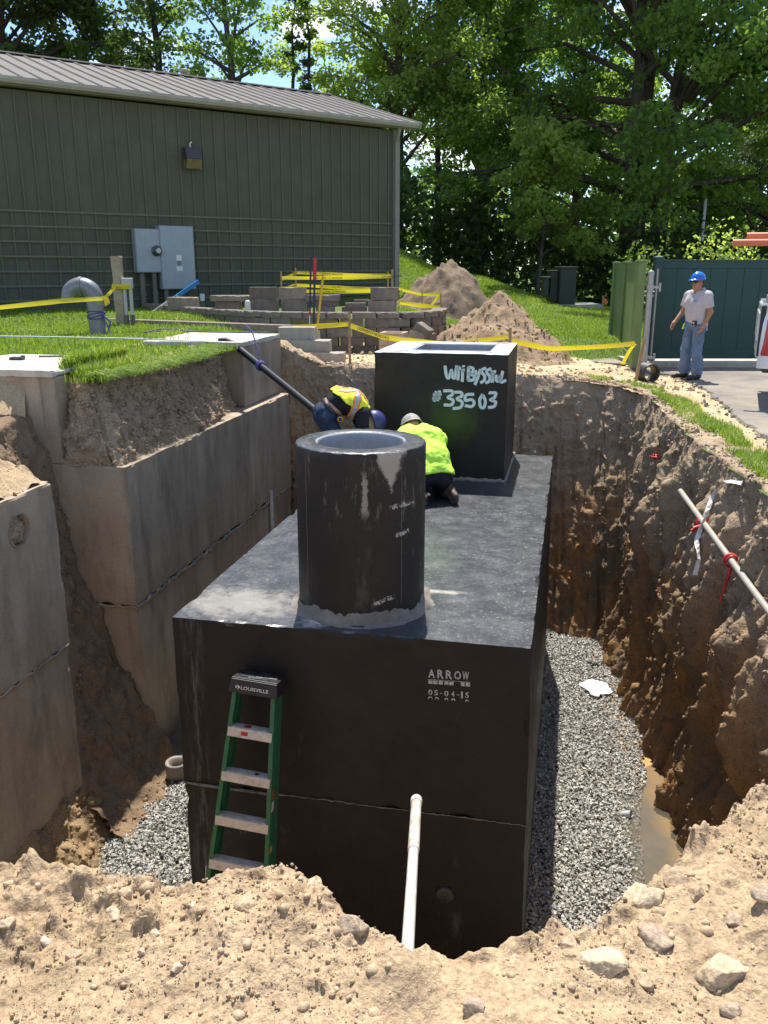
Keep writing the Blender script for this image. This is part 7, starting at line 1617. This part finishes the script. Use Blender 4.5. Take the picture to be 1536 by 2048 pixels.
M_BLKFAB = simple('black_fabric', (.022, .022, .026), .9, .25, 14, .15); M_BROWNB = simple('brown_leather', (.065, .042, .030), .6, .3, 20); M_SILVER = simple('reflective_silver', (.42, .40, .40), .35, .1, 30, .5, .2); M_ORANGE = simple('orange_band', (.75, .26, .03), .6, .1, 20)
# ---- the man who stands by the fence
pm = atz(1380, 757, .035); ang = math.atan2(-.42, -.90)
J = dict(w=vec(0, 1, 0), pel=vec(-.01, 0, .95), mid=vec(.015, 0, 1.12), chest=vec(.005, 0, 1.30), neck=vec(-.005, 0, 1.50), head=vec(.035, .0, 1.625),
         shL=vec(-.01, .205, 1.425), shR=vec(-.01, -.205, 1.425), elL=vec(-.06, .245, 1.15), elR=vec(.03, -.27, 1.145), wrL=vec(.035, .225, .93), wrR=vec(.20, -.27, .955), hdL=vec(.07, .215, .85), hdR=vec(.255, -.265, .88),
         pnL=vec(0, -1, 0), pnR=vec(-.3, 1, 0), tsL=vec(1, 0, .2), tsR=vec(.8, .2, .5), hipL=vec(-.01, .095, .90), hipR=vec(-.01, -.095, .90), knL=vec(.02, .115, .49), knR=vec(.03, -.125, .49), anL=vec(-.02, .125, .09), anR=vec(-.01, -.15, .09), toeL=vec(.15, .15, .04), toeR=vec(.16, -.17, .04))
root, fld, (fw, lf, up) = build_person('man in blue hard hat, sunglasses, grey polo shirt and jeans standing by the fence', (pm.x, pm.y, .035), ang, J, dict(fw=vec(1, .12, -.02), up=vec(0, 0, 1), curl=.55), M_SKIN)
f = fld(); torso(f, J, .016); sleeves(f, J, .006, .72, .066, .068); f.cut(J['pel'] + vec(0, 0, -.045), vec(0, 0, -1)); f.cut(J['neck'] + vec(.02, 0, .02), unit(vec(.35, 0, 1))); f.folds(.012, 7, 1.0, (1, 1, .6)); link('polo_shirt', f.mesh('polo_shirt', M_POLO), root)
f = fld(); legs(f, J, .008, .030, .96, .012); f.cut(J['pel'] + vec(0, 0, .05), vec(0, 0, 1)); f.folds(.016, 8, 3.0, (1, 1, .8)); link('jeans', f.mesh('jeans', M_JEAN), root)
for s_ in 'LR': a, b = J['an' + s_], J['toe' + s_]; lump('boot', [('c', [a + vec(-.02, 0, -.02), a + vec(-.01, 0, .05)], .052, .05, .03), ('c', [a + vec(-.03, 0, -.04), b], .047, .040, .03), ('c', [b, b + unit(b - a) * vec(1, 1, 0) * .05], .042, .036, .03)], M_BOOT, root, .008, None, [(vec(0, 0, .0), vec(0, 0, -1))])
c = J['head']; hard_hat(root, c + up * .035 - fw * .005, fw, lf, up, M_HATB)
lump('hair', [('e', c - fw * .035 + up * .01, (.075, .083, .078), np.column_stack([fw, lf, up])), ('e', c - fw * .055 - up * .045, (.035, .062, .04), np.column_stack([fw, lf, up]))], M_HAIR, root, .007, (.006, 30), [(c + fw * .0, unit(fw + up * .25))])
m = MB(); PM = plane_parts(c + up * .018, fw, lf, up)
for sg in (-1, 1): m.ball((.086, sg * .032, -.002), (.016, .032, .021), 12, 0, None); m.box((.035, sg * .081, .004), (.11, .004, .010))
m.box((.098, 0, .006), (.008, .03, .007)); m.v = [tuple(PM @ Vector(v)) for v in m.v]; m.build('sunglasses', simple('dark_lens', (.012, .012, .014), .12, .1, 10, .7), root)
m = MB(); m.box((.083, 0, -.086), (.006, .036, .004)); m.v = [tuple(PM @ Vector(v)) for v in m.v]; m.build('mouth', simple('lip', (.20, .085, .07), .6), root)
fc = lump('collar', [('c', [J['neck'] + vec(-.06, -.05, .03), J['neck'] + vec(-.06, .05, .03)], .022, .022, .02), ('c', [J['neck'] + vec(-.05, .06, .03), J['neck'] + vec(.075, .045, -.035)], .018, .016, .02), ('c', [J['neck'] + vec(-.05, -.06, .03), J['neck'] + vec(.075, -.045, -.035)], .018, .016, .02)], M_POLO, root, .006)
m = MB(); m.box((.115, .10, .965), (.04, .07, .075)); m.box((.137, .10, .965), (.004, .03, .03), mi=1); m.build('phone_holster', [M_BLKPL, simple('shiny_clip', (.6, .6, .6), .3)], root, .006)
m = MB(); m.box((.147, .09, 1.335), (.002, .085, .012)); o = m.build('chest_print', simple('print_blue', (.12, .13, .22), .8), root)
lump('rag', [('c', [vec(.07, -.165, .94), vec(.085, -.185, .86)], .018, .014, .02)], M_LIME, root, .006, (.008, 25)); lump('white_cloth', [('c', [vec(-.10, .12, .97), vec(-.12, .12, .86)], .04, .03, .02)], M_POLO, root, .007, (.012, 20))

root.scale = (.97, .97, .925)
# ---- the kneeling worker seen from behind
a_ = R(104); kx, ky = T_TO(1.145, 3.52); J = dict(w=vec(0, 1, 0), pel=vec(-.20, 0, .27), mid=vec(-.08, .01, .42), chest=vec(.06, .03, .555), neck=vec(.21, .07, .625), head=vec(.33, .05, .625),
    shL=vec(.10, .235, .55), shR=vec(.12, -.17, .55), elL=vec(.30, .29, .32), elR=vec(.33, -.22, .33), wrL=vec(.45, .17, .12), wrR=vec(.50, -.12, .12), hdL=vec(.52, .14, .05), hdR=vec(.58, -.10, .05), pnL=vec(0, 0, -1), pnR=vec(0, 0, -1), tsL=vec(0, -1, 0), tsR=vec(0, 1, 0),
    hipL=vec(-.19, .10, .24), hipR=vec(-.19, -.10, .24), knL=vec(.17, .17, .085), knR=vec(.17, -.18, .085), anL=vec(-.25, .14, .075), anR=vec(-.25, -.17, .075), toeL=vec(-.40, .14, .045), toeR=vec(-.40, -.18, .045))
root, fld, (fw, lf, up) = build_person('worker in a bright lime shirt kneeling on the tank in front of the box riser', (kx, ky, -.5), a_, J, dict(fw=vec(.75, .1, -.65), up=vec(.65, .05, .75), curl=.5), M_SKIN)
f = fld(); torso(f, J, .043); sleeves(f, J, .010, .95, .07, .07); f.cut(J['pel'] + vec(.0, 0, -.005), unit(vec(-.35, 0, -1))); f.folds(.020, 7, 7.0); link('lime_shirt', f.mesh('lime_shirt', M_LIME), root)
f = fld(); legs(f, J, .012, .004, .95); f.folds(.016, 8, 4.0); link('trousers', f.mesh('trousers', M_BLKFAB), root)
for s_ in 'LR': a, b = J['an' + s_], J['toe' + s_]; lump('boot', [('c', [a + vec(.09, 0, .0), a], .055, .055, .03), ('c', [a + vec(-.03, 0, .03), b], .05, .042, .03), ('c', [a + vec(-.06, 0, .07), b + vec(-.03, 0, .05)], .035, .034, .02)], M_BROWNB, root, .008, (.006, 20)); lump('sock', [('c', [a + vec(.12, 0, .015), a + vec(.04, 0, .012)], .060, .059, .02)], M_SILVER, root, .008, (.008, 30))
M_HATG = simple('grey_cap', (.34, .33, .29), .6, .3, 14, .3, dirt=(.10, .10, .09), dirt_amt=.7); hard_hat(root, J['head'] + up * .03, fw, lf, up, M_HATG)
# ---- the worker bent over at the edge of the tank
a_ = R(10); J = dict(w=vec(0, 1, 0), pel=vec(-.15, 0, .80), mid=vec(-.01, 0, .925), chest=vec(.145, 0, .895), neck=vec(.265, -.01, .795), head=vec(.305, -.03, .675),
    shL=vec(.19, .18, .83), shR=vec(.21, -.19, .80), elL=vec(.28, .25, .56), elR=vec(.22, -.26, .54), wrL=vec(.47, .12, .38), wrR=vec(.40, -.16, .37), hdL=vec(.50, .08, .30), hdR=vec(.44, -.12, .29), pnL=vec(0, -1, 0), pnR=vec(0, 1, 0), tsL=vec(1, 0, 0), tsR=vec(1, 0, 0),
    hipL=vec(-.15, .10, .76), hipR=vec(-.14, -.10, .76), knL=vec(.05, .14, .44), knR=vec(.0, -.14, .43), anL=vec(-.02, .15, .09), anR=vec(-.05, -.15, .09), toeL=vec(.14, .17, .04), toeR=vec(.11, -.17, .04))
root, fld, (fw, lf, up) = build_person('worker in a yellow vest with orange stripes and jeans bending over beside the box riser', (-.47, 8.95, -.5), a_, J, dict(fw=vec(.30, -.05, -.95), up=vec(.95, 0, .3), curl=.6), M_SKINP)
t1 = unit(J['mid'] - J['pel']); t2 = unit(J['chest'] - J['mid']); t3 = unit(J['neck'] - J['chest'])
f = fld(); torso(f, J, .010); sleeves(f, J, .006, .85); f.cut(J['pel'] + t1 * .125, -t1); f.folds(.012, 8, 2.0); link('black_shirt', f.mesh('black_shirt', M_BLKFAB), root)
def vest(g): f = fld(); torso(f, J, .024 + g); return f
f = vest(0); f.cut(J['pel'] + t1 * .235 + vec(0, 0, .0), unit(-t1 + vec(0, 0, -.25))); f.cut(J['neck'] - t3 * .0, t3); f.folds(.016, 7, 5.0); link('vest', f.mesh('vest', M_LIMEY), root)
for (nm_, g, hw_, mt) in (('orange_stripe', .006, .038, M_ORANGE), ('silver_stripe', .010, .020, M_SILVER)):
    f = vest(g); c_ = J['chest'] + t2 * .0; dd = unit(t2 + t3 * .4); f.cut(c_ + dd * hw_, dd); f.cut(c_ - dd * hw_, -dd); f.folds(.016, 7, 5.0); link(nm_, f.mesh(nm_, mt), root)
    for sg in (-1, 1): f = vest(g + .001); cc = vec(0, .105 * sg, 0); f.cut(cc + vec(0, hw_ * .9, 0), vec(0, 1, 0)); f.cut(cc - vec(0, hw_ * .9, 0), vec(0, -1, 0)); f.cut(J['mid'] - t2 * .04, -t2); f.cut(J['neck'] - t3 * .03, t3); f.cut(J['chest'] + vec(0, 0, .0), vec(0, 0, -1)); f.folds(.016, 7, 5.0); link(nm_, f.mesh(nm_, mt), root)
f = fld(); legs(f, J, .010, .008, .95); f.cut(J['pel'] + t1 * .085, t1); f.folds(.014, 8, 6.0); link('jeans', f.mesh('jeans', M_JEAND), root)
f = fld(); torso(f, J, .018); f.cut(J['pel'] + t1 * .095, t1); f.cut(J['pel'] + t1 * .055, -t1); link('belt', f.mesh('belt', M_BLKPL), root)
for s_ in 'LR': a, b = J['an' + s_], J['toe' + s_]; lump('boot', [('c', [a + vec(-.02, 0, -.02), a + vec(-.01, 0, .07)], .054, .052, .03), ('c', [a + vec(-.03, 0, -.04), b], .048, .040, .03)], M_BROWNB, root, .008, None, [(vec(0, 0, .0), vec(0, 0, -1))])
hard_hat(root, J['head'] + up * .03, fw, lf, up, simple('navy_cap', (.035, .04, .16), .45, .1, 12), .05, 'cap')
m = MB(); m.lathe([(0, .03), (.034, .028), (.040, .015), (.040, -.02), (0, -.02)], 18, M=Matrix.Translation((-.02, -.215, .77)) @ Matrix.Rotation(R(90), 4, 'X')); m.lathe([(.020, .031), (.031, .031), (.031, .029), (.020, .029)], 16, 1, M=Matrix.Translation((-.02, -.215, .77)) @ Matrix.Rotation(R(90), 4, 'X')); m.build('tape_measure', [M_BLKPL, M_YEL], root)
